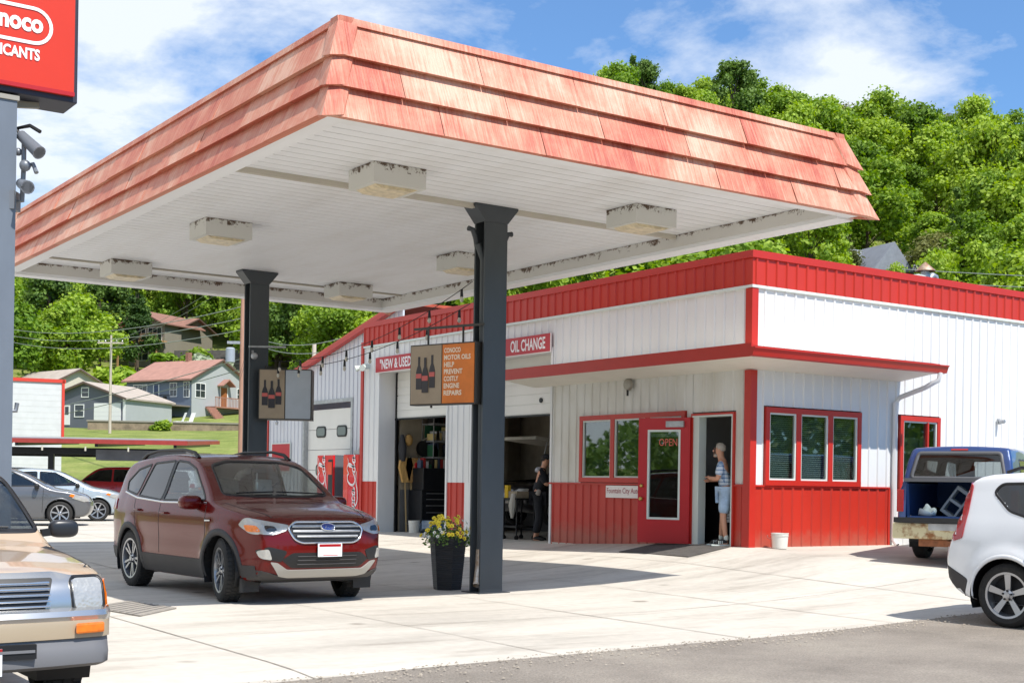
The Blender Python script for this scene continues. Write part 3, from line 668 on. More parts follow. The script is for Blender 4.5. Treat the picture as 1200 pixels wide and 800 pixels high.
    # top cap
for side in 'flrb':
    a0, a1 = tops[side]; z0, z1 = CZ+HT+.0, CZ+HT+.075
    lo, hi = a0+INS-.03, a1-INS+.03
    vs = [side_pt(side, lo, .035, z0), side_pt(side, hi, .035, z0), side_pt(side, hi, .03, z1), side_pt(side, lo, .03, z1), side_pt(side, lo, -.1, z0), side_pt(side, hi, -.1, z0), side_pt(side, hi, -.12, z1), side_pt(side, lo, -.12, z1)]
    mb.add(vs, [(0, 1, 2, 3), (4, 7, 6, 5), (0, 4, 5, 1), (1, 5, 6, 2), (2, 6, 7, 3), (3, 7, 4, 0)]); shade += [.5]*6
mb.v = [(a-CX, b-CY, c) for a, b, c in mb.v]
def shaded(mb, name, par):
    me = mb.mesh(name); at = me.color_attributes.new('panel', 'FLOAT_COLOR', 'CORNER'); arr = []
    for p_, s_ in zip(me.polygons, shade): arr += [s_, s_, s_, 1.]*len(p_.vertices)
    at.data.foreach_set('color', arr); ul = me.uv_layers.new(name='UVMap'); cc = []
    for p_ in me.polygons:
        n_ = p_.normal; xx = abs(n_.x) > abs(n_.y)
        for vi in p_.vertices: c_ = me.vertices[vi].co; cc += [(c_.y if xx else c_.x+40), c_.z]
    ul.data.foreach_set('uv', cc)
    bm = bmesh.new(); bm.from_mesh(me); bmesh.ops.recalc_face_normals(bm, faces=bm.faces[:]); bm.to_mesh(me); bm.free()
    return link(name, me, m_shake, par)
fascia = shaded(mb, 'shake_fascia', can)
# hip caps, one per course and corner
for (cu, cv, su, sv) in ((CU0, CV0, 1, 1), (CU1, CV0, -1, 1), (CU0, CV1, 1, -1), (CU1, CV1, -1, -1)):
    mb = MB(); shade = []
    for k in range(NC):
        z0 = CZ-.045+k*HT/NC; z1 = CZ+(k+1)*HT/NC+.0; wd = .20
        def hp(t, out, z):  # t<0 runs along the v side, t>0 along the u side
            i = slope(max(z, CZ-.05))-out
            return (cu+su*(i+(t if t > 0 else 0)), cv+sv*(i+(-t if t < 0 else 0)), z)
        for sgn in (-1, 1):
            # the cap sheet stands off the panels and folds over the hip; its foot drops at the hip line
            vs = [hp(0, .105, z0-.02), hp(sgn*wd, .075, z0+.035), hp(sgn*wd, .03, z1+.03), hp(0, .035, z1+.03), hp(0, .02, z0), hp(sgn*wd, .0, z0+.03), hp(sgn*wd, -.02, z1), hp(0, -.0, z1)]
            mb.add(vs, [(0, 1, 2, 3), (4, 7, 6, 5), (0, 4, 5, 1), (1, 5, 6, 2), (2, 6, 7, 3), (3, 7, 4, 0)]); shade += [crng.random()*.5]*6
    mb.v = [(a-CX, b-CY, c) for a, b, c in mb.v]
    shaded(mb, 'hip_cap', can)
# columns
def column(cu, cv, first):
    # I section: flanges face -v and +v
    fw, dp, ft = .345, .25, .03; g = T(cu, cv)
    mb = MB()
    mb.box(cu-fw/2, cu+fw/2, cv-dp/2, cv-dp/2+ft, g-.1, SZ-.0); mb.box(cu-fw/2, cu+fw/2, cv+dp/2-ft, cv+dp/2, g-.1, SZ)
    mb.box(cu-.02, cu+.02, cv-dp/2+ft, cv+dp/2-ft, g-.1, SZ)
    # flared head
    for s, vv in ((-1, cv-dp/2-.012), (1, cv+dp/2)):
        mb.prism([(-.33, SZ-.005), (.33, SZ-.005), (.33, SZ-.03), (.1725, SZ-.22), (-.1725, SZ-.22), (-.33, SZ-.03)], lambda a, b, d: (cu+a, d, b), vv, vv+.012)
    for s in (-1, 1):
        mb.add([(cu+s*.1725, cv-dp/2, SZ-.22), (cu+s*.1725, cv+dp/2, SZ-.22), (cu+s*.33, cv+dp/2, SZ-.03), (cu+s*.33, cv-dp/2, SZ-.03)], [(0, 1, 2, 3)])
        mb.box(cu+s*.265-.065, cu+s*.265+.065, cv-dp/2, cv+dp/2, SZ-.03, SZ-.003)
    c = cp(mb, 'column', m_col)
    mb = MB()
    if first:
        for s in (-1, 1):
            mb = MB(); mb.tube([(cu+s*.34, cv+.02, SZ-.34+.03), (cu+s*.27, cv+.02, SZ-.34+.02), (cu+s*.225, cv+.02, SZ-.42), (cu+s*.2, cv+.02, SZ-.55)], .035, n=8); o = cp(mb, 'gutter_elbow', m_cold, c, smooth=True)
        mb = MB(); mb.tube([(cu-.215, cv-.02, SZ-.5), (cu-.12, cv-.01, SZ-.7), (cu-.105, cv-.01, .62), (cu-.12, cv-.02, .32), (cu-.155, cv-.04, .16)], .045, n=10, cap=False)
        o = cp(mb, 'rain_pipe', m_col, c, smooth=True)
        mb = MB(); mb.tube([(cu-.106, cv-.011, .56), (cu-.124, cv-.021, .33), (cu-.16, cv-.042, .15), (cu-.185, cv-.065, .10)], .051, n=12, cap=False)
        o = cp(mb, 'pipe_outlet', mat('bare_spout', lin(196, 192, 184), .4, metal=.5, col2=lin(150, 120, 84), vscale=10), c, smooth=True)
        mb = MB(); mb.box(cu-.24, cu+.24, cv-.21, cv+.21, g-.05, g+.012); o = cp(mb, 'base_plate', m_cold, c)
    else:
        mb.beam((cu-.2, cv-dp/2-.03, 3.68), (cu+.48, cv-dp/2-.03, 3.72), .03); o = cp(mb, 'conduit_arm', m_galv, c)
        mb = MB(); mb.ball((cu-.12, cv-dp/2-.08, 3.52), .06, n=10); mb.beam((cu-.12, cv-dp/2-.03, 3.52), (cu-.12, cv-dp/2, 3.62), .03); o = cp(mb, 'junction_lamp', m_galv, c)
        mb = MB(); mb.box(cu-.24, cu+.24, cv-.21, cv+.21, g-.05, g+.012); o = cp(mb, 'base_plate', m_cold, c)
    return c
C1 = (9.56, 14.38); C2 = (9.38, 21.35)
column(*C1, True); column(*C2, False)
# six ceiling light boxes
m_lens = mat('amber_lens', lin(212, 198, 166), .4, var=.2, vscale=12)
for u, v in ((7.48, 13.42), (7.2, 17.65), (7.28, 21.9), (11.18, 13.3), (11.28, 17.7), (11.32, 21.7)):
    mb = MB(); mb.box(u-.34, u+.34, v-.30, v+.30, SZ-.235, SZ-.004); b = cp(mb, 'ceiling_light', m_boxrust)
    b.data.materials.clear(); b.data.materials.append(m_boxrust)
    mb = MB(); mb.prism([(-.28, 0), (.28, 0), (.2, -.035), (-.2, -.035)], lambda a, b_, d: (u+a, d, SZ-.236+b_), v-.22, v+.22)
    cp(mb, 'light_lens', m_lens, b, fix=True)

# ------------------------------------------------------------------ hanging oil signs
m_tan = mat('sign_tan', lin(158, 140, 116), .5, var=.1, vscale=2); m_orange = mat('sign_orange', lin(214, 116, 34), .5, var=.12, vscale=3)
m_sfr = mat('sign_frame_dark', lin(58, 54, 48), .5); m_blank = mat('sign_blank', lin(172, 178, 184), .45, var=.05)
m_bottle = mat('bottle_brown', lin(44, 38, 40), .4); m_blab = mat('bottle_label', lin(196, 92, 84), .5)
def bottle(mbb, mbl, x, z, h, r, y):
    pr = [(-r, 0), (r, 0), (r, h*.52), (r*.72, h*.64), (r*.34, h*.74), (r*.34, h), (-r*.34, h), (-r*.34, h*.74), (-r*.72, h*.64), (-r, h*.52)]
    mbb.prism(pr, lambda a, b, d: (x+a, d, z+b), y-.004, y)
    mbl.box(x-r*.94, x+r*.94, y-.008, y-.0045, z+h*.34, z+h*.48)
def hsign(o, w, h, dep, left, right):
    """box sign in local frame: front is -y, x from 0 to w, z centred; bottles left panel"""
    MB().box(0, w, 0, dep, -h/2, h/2).build('sign_box', m_sfr, o)
    e = .018; mid = w*.5
    lp = MB().box(e, mid-e/2, -.01, .001, -h/2+e, h/2-e).build('left_panel', m_tan, o)
    mb, ml = MB(), MB(); cx = mid*.5
    bottle(mb, ml, cx-.115, -.19, .43, .05, -.011); bottle(mb, ml, cx+.115, -.175, .43, .05, -.0115); bottle(mb, ml, cx, -.235, .46, .055, -.020)
    b = mb.build('bottle_picture', m_bottle, lp, fix=True); ml.build('bottle_label', m_blab, b)
    rp = MB().box(mid+e/2, w-e, -.01, .001, -h/2+e, h/2-e).build('right_panel', right, o)
    return rp
d = Vector((.3, -.95, 0)).normalized()
s1 = thing('oil_sign', 'hanging box sign with three oil bottles beside orange motor oil notice on the near column', 'sign', (0, 0, 0))
end = Vector((9.28, 14.33, 0)); W1 = 1.55; o0 = end-d*1.08
s1.location = (o0.x, o0.y, 2.83); s1.rotation_euler = (0, 0, math.atan2(d.y, d.x))
rp = hsign(s1, 1.12, .80, .14, None, m_orange)
mb = MB()
for i, (w_, tx) in enumerate(((.25, 'CONOCO'), (.40, 'MOTOR OILS'), (.155, 'HELP'), (.28, 'PREVENT'), (.22, 'COSTLY'), (.235, 'ENGINE'), (.27, 'REPAIRS'))):
    lettering(mb, tx, (.60, -.0135, .27-i*.092), (1, 0, 0), (0, 0, 1), w_*1.12, .066, bold=.03)
mb.build('lettering', mat('sign_cream', lin(240, 222, 196), .5), rp)
mb = MB()
for x in (.25, .85): mb.beam((x, .07, .4), (x, .07, .62), .02)
mb.beam((.0, .07, .62), (1.2, .07, .62), .03); mb.ball((.36, .02, -.42), .018)
mb.build('hanger_bracket', m_sfr, s1)
d2_ = Vector((.85, -.52, 0)).normalized()
s2 = thing('oil_sign', 'box sign with three oil bottles beside a blank panel on the far column', 'sign', (0, 0, 0))
s2.location = (C2[0]-.05, C2[1]-.24, 2.88); s2.rotation_euler = (0, 0, math.atan2(d2_.y, d2_.x))
rp = hsign(s2, .90, .86, .42, None, m_blank)
MB().beam((.1, .2, .43), (.1, .2, .5), .03).build('hanger_bracket', m_sfr, s2)

# ------------------------------------------------------------------ tall brand sign and its pole, left edge
m_pole = mat('pole_paint', lin(104, 112, 122), .45, var=.08, vscale=2.5, stretch=(1, 1, .4))
PX, PZ = -4.435, 11.6
pu, pv = loc(PX-.17, PZ)
ps = thing('station_sign', 'orange red lubricants sign with white lettering on thick grey pole at left edge', 'sign', (pu, pv, T(pu, pv)))
tz = 4.70
MB().box(-.19, .19, -.19, .19, -.1, tz+.0).build('pole', m_pole, ps)
mb = MB(); mb.box(-.205, .205, -.205, .205, tz-.04, tz); mb.beam((.18, 0, tz-.03), (.42, 0, tz+.0), .05); mb.build('mounting_collar', mat('pole_collar', lin(150, 146, 136), .6), ps)
sw, sh, sd = 1.9, .97, .42
SB = tz+.02; x0, x1 = -.90, .70
MB().box(x0, x1, -sd/2, sd/2, SB, SB+sh).build('cabinet', mat('cabinet_navy', lin(36, 38, 52), .5), ps, bevel=.01)
fc = MB().box(x0+.04, x1-.04, -sd/2-.03, -sd/2+.02, SB+.05, SB+sh-.05).build('sign_face', mat('sign_orange_red', lin(206, 52, 22), .35, var=.02), ps)
MB().box(x0+.035, x1-.035, -sd/2-.034, -sd/2-.028, SB+.05, SB+.085).build('sign_face_edge', mat('sign_deep_red', lin(176, 22, 26), .4), ps)
mw_ = mat('sign_letter_white', lin(240, 236, 232), .4)
mb = MB(); y = -sd/2-.036
def capsule(mb, xa, xb, zc, r, t, y):
    out, inn = [], []
    for r_, l in ((r, out), (r-t, inn)):
        for k in range(13): a = -math.pi/2+math.pi*k/12; l.append((xb-r+r_*math.cos(a), zc+r_*math.sin(a)))
        for k in range(13): a = math.pi/2+math.pi*k/12; l.append((xa+r+r_*math.cos(a), zc+r_*math.sin(a)))
    n = len(out); mb.add([(a, y, b) for a, b in out]+[(a, y, b) for a, b in inn], [(i, (i+1) % n, n+(i+1) % n, n+i) for i in range(n)])
capsule(mb, -.26, .47, SB+.60, .165, .03, y)
lettering(mb, 'conoco', (-.175, y, SB+.54), (1, 0, 0), (0, 0, 1), .56, .12, bold=.04)
lettering(mb, 'LUBRICANTS', (-.20, y, SB+.30), (1, 0, 0), (0, 0, 1), .56, .10, bold=.035)
mb.build('lettering', mw_, fc)
# floodlights / cameras on the pole
fl = thing('pole_floodlights', 'cluster of grey spotlights and cameras on a bracket on the left pole', 'floodlight', (pu, pv, T(pu, pv)+3.9))
fl.rotation_euler = (0, 0, -.6)
m_flg = mat('flood_grey', lin(122, 126, 132), .4, metal=.3)
mb = MB(); mb.box(.2, .26, -.08, .08, -.18, -.02); mb.tube([(.22, 0, -.1), (.30, 0, -.1), (.31, 0, .18), (.31, 0, .42)], .022, n=8); mb.build('bracket', m_flg, fl)
for nm, a, b, r in (('spotlight', (.31, 0, .45), (.48, -.10, .30), .058), ('spotlight', (.30, 0, .05), (.42, -.2, -.02), .055)):
    a, b = Vector(a), Vector(b); d = (b-a).normalized(); mb = MB()
    mb.tube([a-d*.06, a-d*.05, b-d*.02, b, b, b-d*.03], [.02, r*.8, r, r*1.06, r*.85, r*.8], n=14); h = mb.build(nm, m_flg, fl, smooth=True)
    MB().tube([b-d*.028, b-d*.022], r*.82, n=14).build('lens', m_black, h)
mb = MB(); mb.ball((.34, -.05, .2), .05); mb.tube([(.30, 0, .2), (.40, -.02, .22), (.44, -.05, .14)], .02, n=8); mb.ball((.26, .0, .33), .035); mb.build('camera_head', m_flg, fl, smooth=True)
mb = MB(); mb.tube([(.28, .02, .44), (.24, .02, .54), (.36, .0, .56), (.46, -.03, .50)], .018, n=6); mb.build('cable', m_black, fl, smooth=True)
pf = thing('pole_socket', 'small grey pipe socket on the side of the left pole', 'socket', (pu+.19, pv-.1, T(pu, pv)+1.98))
MB().tube([(-.01, 0, 0), (.05, 0, .0), (.06, 0, .07)], .02, n=8).build('pipe', m_flg, pf, smooth=True); MB().box(-.02, .0, -.03, .03, -.05, .04).build('clamp', m_flg, pf)

# ------------------------------------------------------------------ string lights
m_cable = mat('cable_black', lin(24, 24, 26), .6); m_bulb = mat('bulb_glass', lin(196, 190, 174), .1, var=.05)
def string(a, b, sag, n, label, bulbs=True, first=.06, last=.96):
    a, b = Vector(a), Vector(b)
    st = thing('string_light', label, 'string lights', a, group='string lights around the forecourt')
    f = lambda t: (b-a)*t-Vector((0, 0, 4*sag*t*(1-t)))
    MB().tube([f(i/24) for i in range(25)], .0055, n=5).build('cable', m_cable, st)
    for k in range(n):
        p = f(first+(last-first)*k/max(1, n-1))
        s = MB().tube([p+Vector((0, 0, .0)), p-Vector((0, 0, .10))], [.015, .022], n=8).build('socket', m_cable, st)
        MB().lathe([(.008, -.17), (.022, -.155), (.027, -.135), (.016, -.10)], p, n=8).build('bulb', m_bulb, s, smooth=True)
string((C2[0]+.2, C2[1]-.16, 3.46), (C1[0]-.2, C1[1]+.12, 4.02), .30, 8, 'upper strand of bulbs sagging between the two canopy columns')
string((C2[0]+.2, C2[1]-.1, 3.36), (C1[0]-.2, C1[1]+.17, 3.74), .26, 8, 'lower strand of bulbs sagging between the two canopy columns')
cl = thing('corner_floodlight', 'white double floodlight at the far corner trim of the shop', 'floodlight', (WU-.1, 27.7, 4.12))
MB().box(-.05, .1, -.06, .06, -.06, .06).build('mount', m_gasket, cl); 
for s in (-1, 1): MB().tube([(-.03, s*.04, 0), (-.2, s*.16-.05, -.06)], [.03, .075], n=12).build('lamp_head', m_gasket, cl, smooth=True)

# ------------------------------------------------------------------ older garage wing, left of the shop
gw = thing('garage_wing', 'white ribbed garage with low gable and closed overhead door left of shop', 'building', (WU, 31, .2))
def gp(mb, name, m, parent=None, **k):
    mb.v = [(a-WU, b-31, c-.2) for a, b, c in mb.v]; o = mb.build(name, m, gw, **k)
    if parent is not None: o.parent = parent
    return o
GU = WU+1.03; E0, E1 = VE+.02, 35.6
# gable: rises from the eave at v=33.5 towards v=25 behind the shop
def gz(v): return 4.52+(33.2-v)*.227
DV0, DV1, DZT = 30.5, 33.2, 3.48
m_gwhite = mat('garage_white_steel', lin(206, 208, 212), .45, var=.03, vscale=1.5, stretch=(1, 1, .3), world=True)
mb = MB()
k = 0; v = E0
while v < E1-.01:
    b = min(v+PITCH, E1); vm = (v+b)/2
    for a_, b_, hh in ((v, b-.05, 0), (b-.05, b, .02)):
        segs = [(-.2, gz(b_))]
        if a_ >= DV0-.1 and b_ <= DV1+.1: segs = [(DZT, gz(b_))]
        for z0, z1 in segs: mb.box(GU-.0-hh, GU+.05, a_, b_, z0, z1)
    v = b
gp(mb, 'front_wall', m_gwhite)
mb = MB(); mb.box(GU, GU+9, E1, E1+.05, -.2, gz(E1)-.05); gp(mb, 'side_wall', m_gwhite)
mb = MB(); mb.box(GU-.05, GU-.022, E1-.09, E1+.06, -.2, gz(E1)); gp(mb, 'corner_trim', m_redtrim)
mb = MB()
for i in range(1):
    a, b = (GU-.14, E1+.25), (GU-.14, E0-.0)
    mb.prism([(E1+.3, gz(E1+.3)), (E0-.0, gz(E0)), (E0-.0, gz(E0)+.07), (E1+.3, gz(E1+.3)+.07)], lambda v, z, d: (d, v, z), GU-.16, GU+9)
gp(mb, 'roof', mat('orange_red_roof', lin(190, 84, 58), .5, var=.15, vscale=3), fix=True)
mb = MB(); mb.prism([(E1+.3, gz(E1+.3)-.1), (E0, gz(E0)-.1), (E0, gz(E0)-.0), (E1+.3, gz(E1+.3)-.0)], lambda v, z, d: (d, v, z), GU-.19, GU-.04); gp(mb, 'rake_trim', m_redtrim, fix=True)
# closed door with oval lights
mb = MB(); z = .1
for k_ in range(6): mb.box(GU+.1, GU+.14, DV0, DV1, z+.006, z+.54-.006); z += .54
od = gp(mb, 'overhead_door', m_door)
def rrect(w, h, r, n=5):
    o = []
    for cx_, cz_, a0 in ((w/2-r, h/2-r, 0), (-w/2+r, h/2-r, 90), (-w/2+r, -h/2+r, 180), (w/2-r, -h/2+r, 270)):
        for k in range(n+1): a = R(a0+90*k/n); o.append((cx_+r*math.cos(a), cz_+r*math.sin(a)))
    return o
for vz, zz in ((32.4, 2.74), (31.2, 2.74), (32.4, 1.72), (31.2, 1.72)):
    pl = rrect(.56, .3, .1); fr = gp(MB().prism(pl, lambda a, b, d: (d, vz+a, zz+b), GU+.08, GU+.12), 'door_light', m_blackm, od, fix=True)
    gp(MB().prism([(a*.82, b*.72) for a, b in pl], lambda a, b, d: (d, vz+a, zz+b), GU+.075, GU+.081), 'pane', mat('door_pane', lin(128, 136, 136), .1), fr, fix=True)
mb = MB(); mb.box(GU-.03, GU+.1, DV0-.1, DV0, -.1, DZT+.1); mb.box(GU-.03, GU+.1, DV1, DV1+.1, -.1, DZT+.1); mb.box(GU-.03, GU+.1, DV0, DV1, DZT-.0, DZT+.1); gp(mb, 'door_casing', m_galv)
ws = thing('wall_sign', 'plain red panel with white border on garage wall above the maroon car', 'sign', (GU-.03, 34.65, 2.07))
MB().box(-.01, .005, -.62, .62, -.42, .42).build('sign_border', m_gasket, ws); MB().box(-.016, -.01, -.58, .58, -.38, .38).build('sign_panel', m_sred, ws)
wf = thing('wall_lamp', 'small grey lamp bracket on the garage wall above red panel', 'light', (GU-.03, 34.7, 3.15))
MB().tube([(0, 0, 0), (-.12, 0, .05), (-.16, -.06, -.06)], .02, n=6).build('bracket', m_galv, wf); MB().lathe([(.03, -.12), (.05, -.04), (.02, 0)], (-.16, -.08, -.05), n=10).build('lamp_shade', m_galv, wf)
# ------------------------------------------------------------------ buildings beyond the forecourt
def house_frame(name, label, cat, X, Z, hdg, z=None):
    """hdg: direction (deg from the view's right axis) in which local x points; local -y faces the viewer for hdg=0"""
    u, v = loc(X, Z); rz = -YAW+R(hdg)
    return thing(name, label, cat, (u, v, T(u, v) if z is None else z), rz)
m_cblock = mat('painted_block', lin(204, 204, 202), .7, var=.05, vscale=2.)
m_winw = mat('window_frame_white', lin(226, 226, 222), .5); m_hglass = mat('house_glass', lin(46, 54, 60), .08, spec=.8)
m_shR = mat('shingle_red', lin(160, 118, 104), .8, var=.12, vscale=1.2); m_shB = mat('shingle_brown', lin(170, 158, 146), .8, var=.12, vscale=1.2)
m_shBr = mat('shingle_redbrown', lin(136, 98, 84), .8, var=.14, vscale=1.2); m_shG = mat('shingle_grey', lin(128, 132, 142), .8, var=.1, vscale=1.2)
def siding(name, c): return mat(name, c, .6, var=.03, vscale=1.)
def win(par, x0, x1, z0, z1, y, face='-y', mull=1):
    """framed window on a wall of par; face -y: wall at y; face x: wall at x=y, range in local y"""
    def bx(mb, a, b, d0, d1, c, d):
        if face == '-y': mb.box(a, b, y-d1, y-d0, c, d)
        else: mb.box(y+d0, y+d1, a, b, c, d)
    mb = MB(); e = .09
    bx(mb, x0-e, x1+e, -.02, .05, z1, z1+e); bx(mb, x0-e, x1+e, -.02, .06, z0-e, z0); bx(mb, x0-e, x0, -.02, .05, z0, z1); bx(mb, x1, x1+e, -.02, .05, z0, z1)
    for k in range(1, mull+1):
        c = x0+(x1-x0)*k/(mull+1); bx(mb, c-.025, c+.025, .0, .04, z0, z1)
    bx(mb, x0, x1, .0, .035, (z0+z1)/2-.025, (z0+z1)/2+.025)
    w = mb.build('window', m_winw, par); mb = MB(); bx(mb, x0, x1, .0, .015, z0, z1); mb.build('pane', m_hglass, w); return w
def gable_house(o, L, D, H, rise, m_wall, m_roof, ov=.5, axis='x', m_gable=None, base=2.5):
    """box L (x) by D (y), gable ridge along axis; centre at origin, front at y=-D/2"""
    mb = MB(); x, y = L/2, D/2
    mb.add([(-x, -y, -base), (x, -y, -base), (x, y, -base), (-x, y, -base), (-x, -y, H), (x, -y, H), (x, y, H), (-x, y, H)], [(0, 1, 5, 4), (1, 2, 6, 5), (2, 3, 7, 6), (3, 0, 4, 7)])
    if axis == 'x': mb.add([(-x, -y, H), (-x, y, H), (-x, 0, H+rise), (x, -y, H), (x, y, H), (x, 0, H+rise)], [(0, 2, 1), (3, 4, 5)])
    else: mb.add([(-x, -y, H), (x, -y, H), (0, -y, H+rise), (-x, y, H), (x, y, H), (0, y, H+rise)], [(0, 1, 2), (3, 5, 4)])
    mb.build('wall', m_wall, o)
    mb = MB(); th = .18; half = (y if axis == 'x' else x); s = rise/half; e = ov
    pr = [(-half-e, H-s*e), (0, H+rise), (half+e, H-s*e), (half+e, H-s*e+th), (0, H+rise+th), (-half-e, H-s*e+th)]
    ln = (x if axis == 'x' else y)+ov
    fn = (lambda a, b, d: (d, a, b)) if axis == 'x' else (lambda a, b, d: (a, d, b))
    for q in ([0, 1, 4, 5], [1, 2, 3, 4]): mb.prism([pr[i] for i in q], fn, -ln, ln)
    r = mb.build('roof', m_roof, o, fix=True)
    for sgn in (-1, 1):
        mb = MB()
        for q in ([0, 1], [1, 2]):
            a, b = pr[q[0]], pr[q[1]]; mb.prism([(a[0], a[1]-.06), (b[0], b[1]-.06), (b[0], b[1]+.13), (a[0], a[1]+.13)], fn, sgn*(ln+.01), sgn*(ln+.05))
        mb.build('bargeboard', mat('barge_dark', lin(92, 74, 66), .6), r, fix=True)
    return r
# red-roofed blue grey house on the bank
h = house_frame('bungalow', 'blue grey house with reddish gable roof, railed deck and brown front door on bank', 'house', -37.1, 152, -30, z=9.6); h.scale = (.68, 1.03, 1)
m_bg = siding('siding_bluegrey', lin(104, 116, 132)); m_lg = siding('siding_lightgrey', lin(168, 172, 172))
rf = gable_house(h, 14.5, 9.0, 2.9, 2.3, m_bg, m_shR, axis='x')
MB().add([(7.27, -4.52, -2.5), (7.27, 4.52, -2.5), (7.27, 4.52, 2.9), (7.27, 0, 5.16), (7.27, -4.52, 2.9)], [(0, 1, 2, 3, 4)]).build('gable_siding', m_lg, h)
MB().box(-.3, .3, -.3, .3, 4.6, 6.3).build('chimney', mat('chimney_brick', lin(140, 100, 84), .8, var=.2, vscale=5), rf)
win(h, -5.6, -2.6, .9, 2.3, -4.5, mull=2); win(h, 2.6, 4.0, 1.0, 2.4, -4.5); win(h, 5.6, 6.7, .9, 2.5, -4.5)
win(h, -3.9, -2.5, .9, 2.4, 7.27, 'x'); win(h, 2.6, 3.8, 1.0, 2.2, 7.27, 'x', 0)
dr = MB().box(7.27, 7.35, -.1, .9, 0, 2.2).build('door', mat('wood_door', lin(150, 92, 52), .5), h); MB().box(7.35, 7.38, -.25, -.1, 0, 2.3).box(7.35, 7.38, .9, 1.05, 0, 2.3).build('door_casing', m_winw, dr)
dr = MB().box(-.9, .1, -4.58, -4.5, 0, 2.2).build('door', mat('blue_door', lin(52, 68, 104), .5), h); MB().box(-1.05, -.9, -4.62, -4.5, 0, 2.3).box(.1, .25, -4.62, -4.5, 0, 2.3).build('door_casing', m_winw, dr)
ph = MB(); ph.prism([(-.6, 2.3), (.4, 3.0), (1.4, 2.3), (1.4, 2.42), (.4, 3.14), (-.6, 2.42)], lambda a, b, d: (d, a, b), 7.3, 8.6); ph.build('porch_hood', m_shR, h, fix=True)
dk = MB(); dk.box(-7.2, 7.0, -7.6, -4.5, -.25, -.1)
for x in (-7, -3.5, 0, 3.5, 6.8): dk.box(x-.08, x+.08, -7.55, -7.4, -3.2, -.25)
deck = dk.build('deck', mat('deck_wood_grey', lin(120, 112, 104), .8, var=.1), h)
dk = MB(); dk.box(-7.2, 7.0, -7.6, -7.54, .85, .92)
for k in range(58): dk.box(-7.2+k*.25, -7.2+k*.25+.03, -7.59, -7.56, -.1, .86)
dk.build('railing', m_blackm, deck)
dk = MB()
for x in (-6, -4.6, -2.6, 1.4, 3.4): dk.box(x, x+.7, -6.6, -6.0, -.1, .35); dk.box(x, x+.7, -6.08, -6.0, .35, .9)
chs = dk; dk.build('deck_bench', m_blackm, deck)
dk = MB(); dk.box(7.4, 9.6, -2.5, 4.2, -.2, -.05); 
for k in range(28): dk.box(9.5, 9.56, -2.5+k*.24, -2.5+k*.24+.05, -.05, .95)
dk.box(9.48, 9.6, -2.5, 4.2, .9, 1.0)
for k in range(9): dk.box(9.6+k*.32, 9.95+k*.32, -4.0, -2.6, -.45-k*.2, -.25-k*.2)
dk.build('porch_railing', mat('deck_wood_red', lin(156, 112, 96), .8, var=.1), h)
# charcoal garage in front of it
h = house_frame('detached_garage', 'charcoal grey gabled garage with white overhead door below the red roofed house', 'garage', -40.6, 134, -20); h.scale = (.84, .9, .92)
m_cg = siding('siding_charcoal', lin(92, 96, 106))
gable_house(h, 11.2, 8.5, 2.75, 1.7, m_cg, m_shB, axis='y', ov=.35)
MB().add([(5.62, -4.26, -2.5), (5.62, 4.26, -2.5), (5.62, 4.26, 2.72), (5.62, -4.26, 2.72)], [(0, 1, 2, 3)]).build('side_siding', m_lg, h)
g_ = MB()
for k in range(5): g_.box(1.3, 5.0, -4.32, -4.25, k*.46+.0, k*.46+.45)
g_.build('overhead_door', m_winw, h)
win(h, -4.9, -3.7, .9, 2.1, -4.25, mull=0); win(h, -1.4, -.2, .9, 2.1, -4.25, mull=0)
dr = MB().box(-2.9, -2.1, -4.32, -4.25, 0, 2.1).build('door', m_winw, h); MB().box(-2.75, -2.25, -4.34, -4.32, 1.1, 1.95).build('pane', m_hglass, dr)
MB().box(5.3, 5.62, -4.33, -4.25, -1, 2.75).box(-5.62, -5.4, -4.33, -4.25, -1, 2.75).build('corner_trim', m_winw, h)
win(h, -.45, .45, 3.0, 3.9, -4.25, mull=0)
# beige garage house further left
h = house_frame('outbuilding', 'beige gabled outbuilding with tan roof and narrow white door left of charcoal garage', 'house', -56.8, 165, -42, z=9.8)
m_be = siding('siding_beige', lin(196, 188, 174))
gable_house(h, 11.0, 7.4, 2.8, 1.9, m_be, m_shB, axis='x', ov=.5)
MB().box(5.5, 5.58, -.9, .1, .3, 2.5).build('door', m_winw, h)
MB().box(5.5, 7.0, -3.7, 4.4, -.45, -.2).build('deck', mat('deck_wood_grey', lin(120, 112, 104), .8), h)
mb = MB()
for k in range(5): mb.box(6.8, 6.95, -3.7+k*1.9, -3.55+k*1.9, -3.2, -.45)
mb.box(5.52, 5.6, -3.7, 3.7, -3, -.45); mb.build('under_deck_wall', m_intd, h)
# upper two storey brown house among the trees
h = house_frame('hillside_house', 'large grey brown two storey house with red brown roofs and wooden balcony among the trees', 'house', -58.2, 222, -24, z=20.3)
m_br = siding('siding_greybrown', lin(134, 128, 114))
rf = gable_house(h, 12.5, 9, 5.6, 1.9, m_br, m_shBr, axis='x', ov=.7, base=4)
mb = MB(); mb.box(-.5, 6.8, -8.6, -4.4, -4, 5.9); mb.add([(-.5, -8.6, 5.9), (6.8, -8.6, 5.9), (3.15, -8.6, 7.7), (-.5, 0, 5.9), (6.8, 0, 5.9), (3.15, 0, 7.7)], [(0, 1, 2), (3, 5, 4)]); mb.build('wing_wall', m_br, h)
mb = MB(); 
for q in (((-1.2, 5.6), (3.15, 7.75), (3.15, 7.95), (-1.2, 5.8)), ((3.15, 7.75), (7.5, 5.6), (7.5, 5.8), (3.15, 7.95))): mb.prism(list(q), lambda a, b, d: (a, d, b), -10.2, 1.0)
mb.build('wing_roof', m_shBr, h, fix=True)
mb = MB(); mb.box(-.8, 7.4, -11.2, -8.6, 2.75, 3.0)
